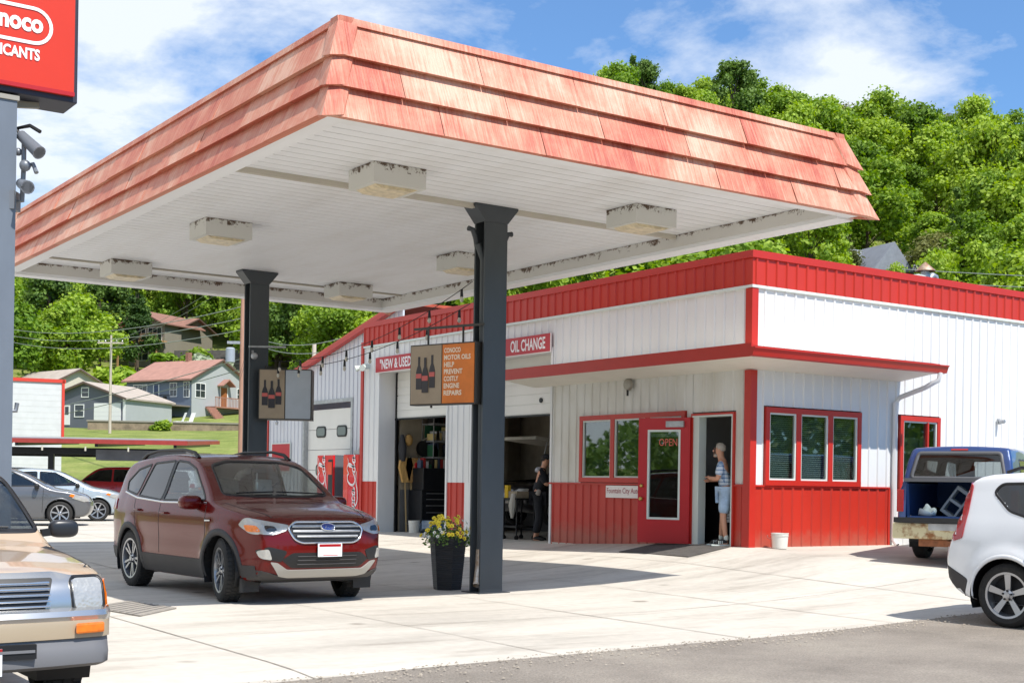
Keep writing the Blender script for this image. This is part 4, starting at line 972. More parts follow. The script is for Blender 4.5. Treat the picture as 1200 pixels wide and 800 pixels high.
for x in (-.5, 3.2, 7.1): mb.box(x-.12, x+.12, -11.1, -10.86, -3, 2.75)
bal = mb.build('balcony', mat('balcony_wood', lin(170, 134, 92), .7, var=.1), h)
mb = MB(); mb.box(-.8, 7.4, -11.2, -11.12, 3.95, 4.05)
for k in range(34): mb.box(-.8+k*.245, -.75+k*.245, -11.18, -11.14, 3.0, 3.96)
mb.build('railing', mat('balcony_rail', lin(150, 122, 90), .7), bal)
win(h, .6, 3.0, 3.1, 5.2, -8.6, mull=2); win(h, 3.6, 6.2, 3.1, 5.2, -8.6, mull=2); win(h, 1.2, 3.6, .1, 2.3, -8.6, mull=1)
win(h, -4.2, -2.8, 2.9, 4.2, -4.5); win(h, -4.9, -3.9, .4, 1.6, -4.5, mull=0); win(h, -2.3, -1.4, 3.2, 4.4, -4.5, mull=0)
MB().add([(-6.25, -4.52, -2), (-1.2, -4.52, -2), (-1.2, -4.52, .6), (-6.25, -4.52, .6)], [(0, 1, 2, 3)]).build('pale_foundation', m_cblock, h)
rw = house_frame('retaining_wall', 'dark stepped block retaining wall below the hillside house', 'wall', -48, 205, -14, z=T(*loc(-49, 205))-1)
mb = MB()
for k in range(3): mb.box(-8.5+k*.8, 14, k*2.0, k*2.0+1.2, -2, 2.2+k*1.3)
mb.build('block_face', mat('dark_block', lin(98, 94, 88), .9, var=.25, vscale=2), rw); MB().box(-8.6, 14.1, -.1, .5, 2.2, 2.35).build('coping', mat('coping_grey', lin(140, 134, 124), .9), rw)
# low stone kerb wall across the lawn
rw = house_frame('garden_wall', 'low brownish stone wall along the top of the mown lawn', 'wall', -31.5, 128, 8)
MB().box(-9, 9.5, -.3, .3, -1.5, .65).build('stone_face', mat('stone_brown', lin(134, 118, 98), .9, var=.3, vscale=1.5), rw); MB().box(-9.1, 9.6, -.38, .38, .65, .78).build('coping', mat('coping_grey', lin(140, 134, 124), .9), rw)
for X in (-33.4, -32.5):
    ch = house_frame('garden_chair', 'white slatted garden chair on the lawn, '+('left' if X < -33 else 'right')+' one of the pair', 'chair', X, 133, -60 if X < -33 else -40)
    mb = MB(); mb.box(-.35, .35, -.4, .3, .4, .46); mb.build('seat', m_winw, ch); mb = MB()
    for k in range(5): mb.obox((-.28+k*.14, .5, .95), (.055, 0, 0), (0, .02, 0), (0, .25, .62))
    mb.build('backrest', m_winw, ch); mb = MB()
    for x in (-.33, .33): mb.box(x-.03, x+.03, -.4, -.34, 0, .65); mb.box(x-.03, x+.03, .25, .31, 0, .65); mb.box(x-.06, x+.06, -.42, .35, .65, .68)
    mb.build('frame', m_winw, ch)
# grey roofed house behind the parapet, right
h = house_frame('grey_roof_house', 'steep grey roofed house half hidden by trees beyond the red parapet', 'house', 48.2, 176, 24)
zt = T(*loc(53.5, 176)); h.location.z = 1.4+(577-306)/FPX*176-6.3
rf = gable_house(h, 9.5, 7.5, 3.6, 3.4, m_lg, m_shG, axis='x', ov=.4, base=12)
mb = MB(); mb.prism([(-6.2, 3.6), (-3.0, 7.3), (.2, 3.6)], lambda a, b, d: (a, d, b), -6.4, 0); mb.build('cross_gable', m_shG, h, fix=True)
mb = MB(); mb.box(1.5, 3.6, .2, 1.6, 5.6, 7.9); mb.build('chimney', mat('chimney_brick', lin(140, 100, 84), .8), rf)
# white block workshop with red edge, left
h = house_frame('block_workshop', 'white painted block building with thin red roof edge behind the long carport', 'building', -25.6, 59.8, 25)
mb = MB(); mb.box(-7, 5.1, 0, 12, -1.5, 5.35); mb.build('wall', m_cblock, h)
mb = MB(); mb.box(-7.05, 5.2, -.06, .1, 5.3, 5.46); mb.box(5.1, 5.25, -.06, 12, 5.3, 5.46); mb.box(5.08, 5.2, -.05, .06, 2.6, 5.3); mb.build('red_edge', mat('red_edge', lin(206, 62, 44), .5), h)
mb = MB()
for k in range(4): mb.box(-1.8, 1.0, -.05, .03, 2.0-k*.5, 2.48-k*.5)
mb.build('overhead_door', m_gasket, h); MB().box(2.6, 3.6, -.06, .0, -1.3, .9).build('door', m_gasket, h)
MB().box(2.65, 3.2, -.08, -.055, .2, .5).build('door_plate', m_blackm, h)
mb = MB()
for k in range(26): mb.box(-7, 5.1, -.004, 0, -1.5+k*.27, -1.485+k*.27)
mb.build('mortar_lines', mat('mortar', lin(196, 196, 192), .8), h)
bo = house_frame('bollard', 'short orange red post in front of white block building', 'bollard', -21.7, 56.5, 0)
MB().lathe([(.14, 0), (.14, 1.5), (.10, 1.58), (.001, 1.6)], n=14, cap=False).build('post', mat('orange_post', lin(222, 76, 44), .5), bo); MB().lathe([(.2, 0), (.2, .05)], n=14).build('base_plate', m_galv, bo)
# long open carport
h = house_frame('carport', 'long low open carport with red edged metal roof over the parked cars', 'carport', -15.2, 47.5, 6)
m_cpr = mat('carport_roof', lin(150, 150, 152), .5, metal=.2, var=.06); m_rdw = mat('dull_red_steel', lin(150, 52, 44), .5, var=.1)
zc = 2.62-T(*loc(-15.2, 47.5))
mb = MB(); mb.prism([(-4.6, zc), (4.6, zc+.30), (4.6, zc+.37), (-4.6, zc+.07)], lambda a, b, d: (d, a, b), -9, 4.1); mb.build('roof', m_cpr, h, fix=True)
mb = MB(); mb.box(-9.05, 4.15, -4.66, -4.58, zc-.10, zc+.04); mb.prism([(-4.6, zc-.1), (4.6, zc+.20), (4.6, zc+.33), (-4.6, zc+.03)], lambda a, b, d: (d, a, b), 4.1, 4.16); mb.build('roof_edge', m_rdw, h)
mb = MB()
for k in range(6): mb.prism([(-4.5, zc-.2), (4.5, zc+.1), (4.5, zc+.27), (-4.5, zc-.02)], lambda a, b, d: (d, a, b), -8.8+k*2.5, -8.7+k*2.5)
mb.box(-9, 4.05, -2.9, -2.7, zc-.42, zc-.2); mb.box(-9, 4.05, 2.7, 2.9, zc-.42, zc-.2); mb.build('roof_beam', m_blackm, h)
mb = MB(); mb.box(1.2, 4.1, -4.3, -3.2, zc-.62, zc-.28); mb.build('header_box', m_intd, h)
for x, y, m_ in ((-.55, -2.8, m_blackm), (1.75, 2.8, m_rdw), (-6.5, -2.8, m_rdw), (-4.2, 2.8, m_blackm)):
    MB().box(x-.09, x+.09, y-.09, y+.09, -.2, zc-.4).build('post', m_, h)
for i in range(9):
    x = -8.5+i*1.35; p = MB().tube([(x, -4.7, zc-.2), (x, -4.7, zc-.34)], .03, n=6).build('hanging_bulb', m_bulb, h)

# ------------------------------------------------------------------ utility poles and wires
m_wood = mat('pole_wood', lin(186, 174, 160), .85, var=.15, vscale=2, stretch=(4, 4, .4))
m_woodr = mat('pole_wood_reddish', lin(168, 128, 108), .85, var=.15, vscale=2, stretch=(4, 4, .4))
def upole(X, Z, top, label, m, arm=True, tr=False):
    u, v = loc(X, Z); g = T(u, v); o = thing('utility_pole', label, 'utility pole', (u, v, g), -YAW, 'wooden utility poles')
    o['group'] = 'utility poles'
    MB().tube([(0, 0, -.5), (0, 0, top-g)], [.14, .09], n=10).build('pole', m, o, smooth=True)
    if arm:
        a = MB().box(-1.2, 1.1, -.05, .05, top-g-.75, top-g-.62).build('crossarm', m_wood, o)
        for x in (-1.1, -.5, .5, 1.0): MB().lathe([(.05, 0), (.07, .08), (.03, .16)], (x, 0, top-g-.6), n=8).build('insulator', m_galv, a)
    if tr:
        MB().lathe([(.02, -.02), (.22, 0), (.22, .62), (.15, .68)], (-.55, 0, top-g-4.6), n=14).build('transformer', mat('transformer_grey', lin(150, 158, 166), .5), o, smooth=True)
        MB().lathe([(.02, -.02), (.2, 0), (.2, .6), (.1, .66)], (.42, -.1, top-g-4.5), n=14).build('transformer', MATS['transformer_grey'], o, smooth=True)
        MB().box(-.7, .6, -.05, .05, top-g-3.75, top-g-3.62).build('transformer_arm', m_galv, o)
    return (u, v)
upole(-36.0, 119, 14.2, 'thin pale utility pole with crossarm in front of the charcoal garage', m_wood)
upole(-12.65, 62, 11.5, 'stout reddish utility pole with grey transformers just left of far canopy column', m_woodr, arm=True, tr=True)
upole(-8.7, 58, 7.4, 'bare weathered pole top with insulator right of the far column above the red sloping roof', m_wood, arm=False)
def wires(a, b, sag, n, dz, label, r=.02):
    o = thing('power_line', label, 'power line', a); a, b = Vector(a), Vector(b)
    for k in range(n):
        off = Vector((0, 0, -dz*k)); MB().tube([(b-a)*(i/16)-Vector((0, 0, 4*sag*(i/16)*(1-i/16)))+off for i in range(17)], r, n=4).build('wire', mat('wire_pale', lin(120, 128, 122), .5), o)
def P3(X, Z, z): u, v = loc(X, Z); return (u, v, z)
wires(P3(-44, 116, 14.3), P3(-12.25, 62, 9.6), .8, 3, .55, 'bundle of overhead wires in front of the trees on the left', .022)
wires(P3(-36, 119, 13.5), P3(-14, 90, 19), .8, 2, .5, 'pair of overhead wires rising right from the thin pale pole', .02)
wires(P3(-60, 118, 5.5), P3(-12.25, 62, 7.2), 1.2, 2, .5, 'two low drooping wires crossing in front of beige outbuilding', .02)
wires(P3(-12.25, 62, 8.2), (WU+1, 29, 5.3), .5, 2, .3, 'service wires running from the transformer pole to the garage roof', .012)
wires(P3(18, 62, 11.7), P3(60, 80, 14.6), .4, 2, .55, 'two overhead wires right of the roof vents', .018)
# ------------------------------------------------------------------ vehicles: implicit body -> surface mesh
def crom(pts, n=6, closed=True, sharp=()):
    P = [np.array(p, float) for p in pts]; m = len(P); out = []
    for i in range(m):
        p0, p1, p2, p3 = P[(i-1) % m], P[i], P[(i+1) % m], P[(i+2) % m]
        d01, d12, d23 = [max(1e-3, np.linalg.norm(b-a)**.5) for a, b in ((p0, p1), (p1, p2), (p2, p3))]
        m1 = (p2-p1)+d12*((p1-p0)/d01-(p2-p0)/(d01+d12)); m2 = (p2-p1)+d12*((p3-p2)/d23-(p3-p1)/(d12+d23))
        if i in sharp: m1 = (p2-p1)
        if (i+1) % m in sharp: m2 = (p2-p1)
        for k in range(n):
            t = k/n; out.append((2*t**3-3*t**2+1)*p1+(t**3-2*t**2+t)*m1+(-2*t**3+3*t**2)*p2+(t**3-t**2)*m2)
    return np.array(out)
def sdpoly(x, z, P):
    """signed distance (negative inside) of points to closed polygon P"""
    d = np.full(x.shape, 1e9); s = np.zeros(x.shape, bool); n = len(P)
    for i in range(n):
        ax, az = P[i]; bx, bz = P[(i+1) % n]; ex, ez = bx-ax, bz-az; wx, wz = x-ax, z-az
        t = np.clip((wx*ex+wz*ez)/(ex*ex+ez*ez+1e-12), 0, 1); d = np.minimum(d, (wx-t*ex)**2+(wz-t*ez)**2)
        c = ((az > z) != (bz > z)); xi = ax+(z-az)/(bz-az+1e-12)*ex; s ^= (c & (x < xi))
    d = np.sqrt(d); return np.where(s, -d, d)
def smax(a, b, k):
    h = np.clip(.5+.5*(a-b)/k, 0, 1); return b+(a-b)*h+k*h*(1-h)
def smooth_interp(x, xs, ys):
    """monotone-ish smooth interpolation through xs, ys"""
    xs, ys = np.array(xs, float), np.array(ys, float); d = np.gradient(ys, xs); x = np.clip(x, xs[0], xs[-1])
    i = np.clip(np.searchsorted(xs, x)-1, 0, len(xs)-2); h = xs[i+1]-xs[i]; t = (x-xs[i])/h
    return (2*t**3-3*t**2+1)*ys[i]+(t**3-2*t**2+t)*h*d[i]+(-2*t**3+3*t**2)*ys[i+1]+(t**3-t**2)*h*d[i+1]
class Body:
    def __init__(s, side, hw, plan, sec, nose=.16, tail=.10, crown=.05, k=.05, h=.035, flare=None, wheels=(), sharp=()):
        s.P = crom(side, 3, sharp=sharp); s.hw = hw; s.plan = plan; s.sec = sec; s.nose = nose; s.tail = tail; s.crown = crown; s.k = k; s.h = h
        s.flare = flare; s.wheels = wheels
        s.x0, s.x1 = s.P[:, 0].min(), s.P[:, 0].max(); s.z0, s.z1 = s.P[:, 1].min(), s.P[:, 1].max(); s.make()
    def W(s, x, z):
        w = s.hw*smooth_interp(x, *s.plan)*smooth_interp(z, *s.sec)
        if s.flare:
            for wx, wz, r in s.wheels:
                d = np.sqrt((x-wx)**2+(z-wz)**2); w = w+s.flare*np.exp(-((d-r*1.05)/.09)**2)*(z > .1)
        return w
    def F(s, x, y, z):
        ya = np.abs(y)/s.hw; xm = (s.x0+s.x1)/2
        xw = np.where(x > xm, x+s.nose*ya**3.0*np.clip((x-xm)/(s.x1-xm), 0, 1), x-s.tail*ya**3.0*np.clip((xm-x)/(xm-s.x0), 0, 1))
        zw = z+s.crown*ya**2.2*np.clip((z-.5)/.5, 0, 1)
        return smax(sdpoly(xw, zw, s.P), np.abs(y)-s.W(x, z), s.k)
    def grad(s, p):
        e = 2e-3; g = np.stack([s.F(p[:, 0]+e, p[:, 1], p[:, 2])-s.F(p[:, 0]-e, p[:, 1], p[:, 2]), s.F(p[:, 0], p[:, 1]+e, p[:, 2])-s.F(p[:, 0], p[:, 1]-e, p[:, 2]), s.F(p[:, 0], p[:, 1], p[:, 2]+e)-s.F(p[:, 0], p[:, 1], p[:, 2]-e)], 1)/(2*e)
        return g
    def newton(s, p, it=4):
        for _ in range(it):
            f = s.F(p[:, 0], p[:, 1], p[:, 2]); g = s.grad(p); p = p-np.clip(f/(np.maximum((g**2).sum(1), .2)), -.03, .03)[:, None]*g
        return p
    def make(s):
        h = s.h; lo = np.array([s.x0-.1, -s.hw-.1-2*h, s.z0-.1]); hi = np.array([s.x1+.1, s.hw+.1+2*h, s.z1+.1])
        n = np.ceil((hi-lo)/h).astype(int)+1; ax = [lo[i]+h*np.arange(n[i]) for i in range(3)]
        X, Y, Z = np.meshgrid(*ax, indexing='ij'); V = s.F(X, Y, Z); I = V < 0
        cs = tuple(n-1); acc = np.zeros(cs+(3,)); cnt = np.zeros(cs)
        base = np.stack(np.meshgrid(*[np.arange(c) for c in cs], indexing='ij'), -1).astype(float)
        corners = [(i, j, k) for i in (0, 1) for j in (0, 1) for k in (0, 1)]
        def sub(A, c): return A[c[0]:c[0]+cs[0], c[1]:c[1]+cs[1], c[2]:c[2]+cs[2]]
        for a in corners:
            for d in range(3):
                if a[d]: continue
                b = list(a); b[d] = 1; va, vb = sub(V, a), sub(V, b); m = (va < 0) != (vb < 0)
                t = np.where(m, va/(va-vb+1e-12), 0); q = base+np.array(a); q[..., d] += t
                acc += q*m[..., None]; cnt += m
        M = cnt > 0; idx = -np.ones(cs, int); idx[M] = np.arange(M.sum()); p = lo+h*(acc[M]/cnt[M][:, None])
        F = []
        for d in range(3):
            o1, o2 = (d+1) % 3, (d+2) % 3
            sl0 = [slice(1, -1)]*3; sl0[d] = slice(0, -1); sl1 = list(sl0); sl1[d] = slice(1, None)
            a, b = I[tuple(sl0)], I[tuple(sl1)]; m = a != b; w = np.argwhere(m); 
            if not len(w): continue
            off = np.ones(3, int); off[d] = 0; w = w+off; fl = a[m]
            def cell(d1, d2):
                q = w.copy(); q[:, o1] += d1; q[:, o2] += d2; return idx[q[:, 0], q[:, 1], q[:, 2]]
            q = np.stack([cell(-1, -1), cell(0, -1), cell(0, 0), cell(-1, 0)], 1); q[~fl] = q[~fl][:, ::-1]; F.append(q)
        s.f = np.concatenate(F); s.p = s.newton(p)
    def solve(s, view, A, B):
        """surface points seen along view ('side+','side-','front','rear','top') at 2D coordinates A, B"""
        ext = {'side+': s.hw+.2, 'side-': s.hw+.2, 'front': s.x1+.1, 'rear': -s.x0+.1, 'top': s.z1+.1}[view]
        def pt(t):
            if view == 'side+': return A, t, B
            if view == 'side-': return A, -t, B
            if view == 'front': return t, A, B
            if view == 'rear': return -t, A, B
            return A, B, t
        n = 34; L = ext+(.0 if view[0] == 's' else (0 if view == 'top' else .3)); ts = np.linspace(ext, -.2 if view in ('front', 'rear') else .0, n)
        lo = np.full(A.shape, np.nan); prev = ts[0]
        for t in ts:
            k = np.isnan(lo)
            if not k.any(): break
            q = pt(np.full(A.shape, t)); f = s.F(*[np.asarray(c, float)[k] for c in q]); j = np.where(k)[0][f < 0]; lo[j] = t
        lo = np.where(np.isnan(lo), 0, lo); hi = lo+(ts[0]-ts[1])
        for _ in range(14):
            mid = (lo+hi)/2; f = s.F(*pt(mid)); lo = np.where(f < 0, mid, lo); hi = np.where(f < 0, hi, mid)
        return np.stack(pt(lo), 1)
def inpoly(x, y, P):
    s = np.zeros(x.shape, bool); n = len(P)
    for i in range(n):
        ax, ay = P[i]; bx, by = P[(i+1) % n]; c = ((ay > y) != (by > y)); s ^= c & (x < ax+(y-ay)/(by-ay+1e-12)*(bx-ax))
    return s
def view2d(view, p): return {'s': (p[:, 0], p[:, 2]), 'f': (p[:, 1], p[:, 2]), 'r': (p[:, 1], p[:, 2]), 't': (p[:, 0], p[:, 1])}[view[0]]
def nearest(x, y, P):
    best = np.full(x.shape, 1e9); bx_, by_ = x.copy(), y.copy(); n = len(P)
    for i in range(n):
        ax, ay = P[i]; ex, ey = P[(i+1) % n][0]-ax, P[(i+1) % n][1]-ay; t = np.clip(((x-ax)*ex+(y-ay)*ey)/(ex*ex+ey*ey+1e-12), 0, 1)
        qx, qy = ax+t*ex, ay+t*ey; d = (x-qx)**2+(y-qy)**2; m = d < best; best = np.where(m, d, best); bx_ = np.where(m, qx, bx_); by_ = np.where(m, qy, by_)
    return bx_, by_, np.sqrt(best)
def view_mask(view, p, g):
    if view == 'side+': return (g[:, 1] > .3)
    if view == 'side-': return (g[:, 1] < -.3)
    if view == 'front': return (g[:, 0] > .12)
    if view == 'rear': return (g[:, 0] < -.12)
    return g[:, 2] > .3
def body_mesh(B, name, m, parent, holes, floor_cut=None):
    p = B.p.copy(); g = B.grad(p); kill = np.zeros(len(B.f), bool)
    for view, P in holes:
        P = np.array(P); vm = view_mask(view, p, g); a, b = view2d(view, p); qx, qy, d = nearest(a, b, P); m_ = vm & (d < .55*B.h)
        if m_.any():
            np_ = B.solve(view, qx[m_], qy[m_]); old = p[m_]; ok = np.linalg.norm(np_-old, axis=1) < .12; np_[~ok] = old[~ok]; p[m_] = np_
        c = p[B.f].mean(1); gc = g[B.f].mean(1); a, b = view2d(view, c); _, _, dd = nearest(a, b, P)
        kill |= view_mask(view, c, gc) & inpoly(a, b, P)
    f = B.f[~kill]; me = bpy.data.meshes.new(name); used = np.unique(f); remap = -np.ones(len(p), int); remap[used] = np.arange(len(used))
    me.from_pydata(p[used].tolist(), [], remap[f].tolist()); me.update()
    me.polygons.foreach_set('use_smooth', [True]*len(me.polygons))
    gg = B.grad(p[used]); gg /= np.linalg.norm(gg, axis=1)[:, None]+1e-9
    me.normals_split_custom_set_from_vertices(gg.tolist())
    return link(name, me, m, parent)
def dens(P, step=.04):
    P = [np.array(q, float) for q in P]; o = []
    for i in range(len(P)):
        a, b = P[i], P[(i+1) % len(P)]; n = max(1, int(np.linalg.norm(b-a)/step)); o += [a+(b-a)*k/n for k in range(n)]
    return np.array(o)
def rnd(P, r=.04, n=4):
    """round the corners of a polygon"""
    out = []; m = len(P)
    for i in range(m):
        a, b, c = [np.array(P[(i+k) % m], float) for k in (-1, 0, 1)]; la, lc = np.linalg.norm(a-b), np.linalg.norm(c-b); rr = min(r, la*.45, lc*.45)
        s_, e_ = b+(a-b)/la*rr, b+(c-b)/lc*rr
        for k in range(n+1): t = k/n; out.append(((1-t)**2)*s_+2*t*(1-t)*b+t*t*e_)
    return np.array(out)
def patch(B, name, view, P, m, parent, off=.006, thick=.02, step=.05, smooth=True):
    """panel lying on the body: polygon P given in the view's 2D coordinates, projected to the surface"""
    P = dens(P, step); x0, y0 = P.min(0); x1, y1 = P.max(0); gx, gy = np.meshgrid(np.arange(x0+step/2, x1, step), np.arange(y0+step/2, y1, step)); gx, gy = gx.ravel(), gy.ravel()
    if len(gx):
        ins = inpoly(gx, gy, P); _, _, d = nearest(gx, gy, P); k = ins & (d > step*.4); pts = list(map(tuple, P))+list(zip(gx[k], gy[k]))
    else: pts = list(map(tuple, P))
    n = len(P); r = delaunay_2d_cdt([Vector(q) for q in pts], [(i, (i+1) % n) for i in range(n)], [list(range(n))], 1, 1e-5)
    V = np.array([tuple(v) for v in r[0]]); tri = [tuple(f) for f in r[2]]; A = B.solve(view, V[:, 0], V[:, 1]); G = B.grad(A); G /= np.linalg.norm(G, axis=1)[:, None]+1e-9
    top = A+G*off; N_ = len(V); mb = MB(); mb.v = [tuple(q) for q in top]; nv = {'side+': (1, 1), 'side-': (1, -1)}
    # orientation
    a, b, c = [top[i] for i in tri[0]]; nn = np.cross(b-a, c-a)
    if np.dot(nn, G[tri[0][0]]) < 0: tri = [t[::-1] for t in tri]
    mb.f = list(tri)
    if thick:
        from collections import Counter
        ec = {}
        for t in tri:
            for i in range(len(t)): ec[(t[i], t[(i+1) % len(t)])] = 1
        bd = [e for e in ec if (e[1], e[0]) not in ec]; low = {}
        for e in bd:
            for q in e:
                if q not in low: low[q] = len(mb.v); mb.v.append(tuple(A[q]+G[q]*(off-thick)))
        for a_, b_ in bd: mb.f.append((a_, low[a_], low[b_], b_))
    me = mb.mesh(name); o = link(name, me, m, parent, smooth)
    if smooth:
        try: me.set_sharp_from_angle(angle=R(35))
        except Exception: pass
    return o
def strip_on(B, name, view, path, w, m, parent, raise_=.006, closed=False, step=.05):
    """moulding of width w following a path on the body"""
    path = [np.array(q, float) for q in path]; seg = list(zip(path, path[1:]+path[:1])) if closed else list(zip(path[:-1], path[1:])); L = []
    for a, b in seg:
        n = max(1, int(np.linalg.norm(b-a)/step)); L += [a+(b-a)*k/n for k in range(n)]
    if not closed: L.append(path[-1])
    L = np.array(L); n = len(L); d = (np.roll(L, -1, 0)-np.roll(L, 1, 0)) if closed else np.gradient(L, axis=0); d /= np.linalg.norm(d, axis=1)[:, None]+1e-9; nrm = np.stack([-d[:, 1], d[:, 0]], 1)
    rows = []
    for o_, r in ((-.5, -.004), (-.42, raise_), (.42, raise_), (.5, -.004)):
        q = L+nrm*w*o_; A = B.solve(view, q[:, 0], q[:, 1]); G = B.grad(A); G /= np.linalg.norm(G, axis=1)[:, None]+1e-9; rows.append(A+G*r)
    mb = MB(); mb.v = [tuple(q) for r in rows for q in r]; K = n if closed else n-1
    for r in range(3):
        for i in range(K): j = (i+1) % n; mb.f.append((r*n+i, r*n+j, (r+1)*n+j, (r+1)*n+i))
    me = mb.mesh(name); bm = bmesh.new(); bm.from_mesh(me); bmesh.ops.recalc_face_normals(bm, faces=bm.faces[:]); bm.to_mesh(me); bm.free()
    return link(name, me, m, parent, True)
def cellular(m):
    # faceted reflector seen through a clear lens
    t = m.node_tree; p = t.nodes['Principled BSDF']; tc = N(t, 'ShaderNodeTexCoord'); v = N(t, 'ShaderNodeTexVoronoi', inp={'Scale': 48.}); t.links.new(tc.outputs['Object'], v.inputs['Vector'])
    b = N(t, 'ShaderNodeBump', inp={'Strength': .35, 'Distance': .01}); t.links.new(v.outputs['Distance'], b.inputs['Height']); t.links.new(b.outputs[0], p.inputs['Normal'])
def paint(name, c, metal=.0, rough=.32, dark=.06):
    m = mat(name, c, rough, metal=metal, coat=1., back=(dark, dark, dark, 1), spec=.5); return m
m_tyre = mat('tyre_rubber', lin(38, 37, 36), .85, var=.2, vscale=14, bump=.25, bscale=60)
m_rim = mat('alloy_rim', lin(176, 178, 182), .3, metal=.85); m_brake = mat('brake_dark', lin(44, 44, 46), .6, metal=.5)
m_cglass = glass('car_glass', (.40, .44, .44, 1), 1.5, .03); m_tglass = glass('car_glass_tinted', (.06, .07, .08, 1), 1.5, .03)
m_wglassc = glass('windshield_glass', (.80, .84, .82, 1), 1.5, .06)
m_seal = mat('window_seal', lin(20, 20, 22), .45); m_seat = mat('seat_cloth', lin(186, 182, 172), .9, var=.1, vscale=20); m_seatd = mat('seat_cloth_dark', lin(52, 52, 54), .9)
m_lampc = mat('lamp_clear', lin(176, 174, 168), .2, metal=.3, var=.12, vscale=10, coat=1.); cellular(m_lampc); m_lampr = mat('lamp_red', lin(160, 18, 24), .15, coat=1.); m_amber = mat('lamp_amber', lin(230, 118, 22), .2, coat=1., var=.15, vscale=30)
m_clad = mat('grey_cladding', lin(52, 50, 50), .6, var=.05, vscale=8); m_plate = mat('plate_white', lin(226, 228, 230), .4)
def wheel(par, x, y, r, w, side, style='five', rimr=.72, steer=0., tread=True):
    """side: +1 left, -1 right; thing > wheel part > tyre, rim"""
    o = bpy.data.objects.new('wheel', None); COL.objects.link(o); o.parent = par; o.location = (x, y, r); o.rotation_euler = (0, 0, steer); o.empty_display_size = .2
    s = side; pr = [(r*rimr, -w/2+.01), (r*.86, -w/2), (r*.965, -w/2+.02), (r, -w/2+.05), (r, w/2-.05), (r*.965, w/2-.02), (r*.86, w/2), (r*rimr, w/2-.012), (r*rimr-.01, w/2-.05), (r*rimr-.01, -w/2+.05), (r*rimr, -w/2+.01)]
    t = MB().lathe(pr, n=48, axis='y', cap=False).build('tyre', m_tyre, o, smooth=True, fix=True)
    if tread:
        mb = MB()
        for k in range(44):
            a = 2*math.pi*k/44
            for q in (-1, 0, 1):
                aa = a+q*.03; c = Vector((r*math.cos(aa), q*w*.27, r*math.sin(aa))); rd = Vector((math.cos(aa), 0, math.sin(aa))); tg = Vector((-math.sin(aa), .25*q, math.cos(aa))).normalized()
                mb.obox(c, tg*.019, Vector((0, w*.11, 0)), rd*.006)
        mb.build('tread_blocks', m_tyre, t)
    R_ = r*rimr; yo = s*(w/2-.03)
    m_r = m_rim
    mb = MB(); mb.lathe([(R_-.004, -s*w*.3), (R_-.012, yo*.6), (R_-.004, yo+s*.012), (R_+.008, yo+s*.02), (R_-.022, yo+s*.016), (R_-.035, yo*.3), (R_-.03, -s*w*.3)], n=40, axis='y', cap=False)
    hubr = R_*.2
    if style == 'five': n, wa, wb = 5, .20, .30
    elif style == 'double': n, wa, wb = 10, .10, .12
    elif style == 'multi': n, wa, wb = 7, .16, .16
    else: n, wa, wb = 5, .3, .4
    for k in range(n):
        a = 2*math.pi*(k+.25)/n + (.0 if style != 'double' else (.13 if k % 2 else -.13))
        rd = Vector((math.cos(a), 0, math.sin(a))); tg = Vector((-math.sin(a), 0, math.cos(a)))
        i0, i1 = hubr*.7, R_-.02; d0, d1 = yo-s*.012, yo+s*.004
        vs = []
        for rr, ww, dd in ((i0, wa*R_*.5, d0), (i1, wb*R_*.5, d1)):
            for q, dp in ((-1, 0), (1, 0), (.75, -s*.035), (-.75, -s*.035)): p = rd*rr+tg*ww*q; vs.append((p.x, dd+dp, p.z))
        mb.add(vs, [(0, 1, 5, 4), (1, 2, 6, 5), (2, 3, 7, 6), (3, 0, 4, 7)])
    mb.lathe([(hubr*1.25, yo-s*.05), (hubr*1.2, yo-s*.005), (hubr*.7, yo+s*.004), (hubr*.66, yo+s*.012), (.001, yo+s*.014)], n=20, axis='y', cap=False)
    rim = mb.build('rim', m_r, o, fix=True); 
    for p_ in rim.data.polygons: p_.use_smooth = True
    try: rim.data.set_sharp_from_angle(angle=R(30))
    except Exception: pass
    mb = MB()
    for k in range(5): a = 2*math.pi*k/5+.3; mb.lathe([(.011, yo-s*.0), (.011, yo+s*.012)], (hubr*1.02*math.cos(a), 0, hubr*1.02*math.sin(a)), n=6, axis='y')
    mb.build('lug_nuts', m_brake, rim)
    MB().lathe([(R_-.03, -s*.02), (R_-.03, -s*.0), (R_*.3, -s*.0)], n=24, axis='y').build('brake_disc', m_brake, o)
    return o
def seats(par, xf, xr, zf, m, hw=.36, rear=True, sc=1.):
    for x, n in ((xf, 1), (xr, 1)) if rear else ((xf, 1),):
        for y in (-hw, hw):
            mb = MB(); pr = [(-.02, 0), (.5, .02), (.52, .14), (.1, .13), (.02, .2), (-.16, .68), (-.26, .68), (-.16, .1), (-.1, 0)]
            mb.prism([(a*sc, b*sc) for a, b in pr], lambda a, b, d: (x+a, d, zf+b), y-.24, y+.24)
            mb.prism([(-.2, .70), (-.12, .72), (-.16, .9), (-.25, .9)], lambda a, b, d: (x+a, d, zf+b*sc), y-.12, y+.12)
            o = mb.build('seat', m, par, fix=True, bevel=.02)
def steering(par, x, y, z):
    mb = MB(); n = 20; c = Vector((x, y, z)); a = Vector((0, 1, 0)); b = Vector((-.42, 0, .9))
    mb.tube([c+(a*math.cos(2*math.pi*k/n)+b*math.sin(2*math.pi*k/n))*.18 for k in range(n+1)], .016, n=6); mb.beam(c-a*.17, c+a*.17, .03); mb.beam(c, c+Vector((.25, 0, -.1)), .05)
    mb.build('steering_wheel', m_black, par)
def arch(B, view, wx, wz, r, ext=.0):
    a = [(wx+r*math.cos(t), wz+r*math.sin(t)) for t in np.linspace(0, 2*math.pi, 40)[:-1]]; return (view, a)
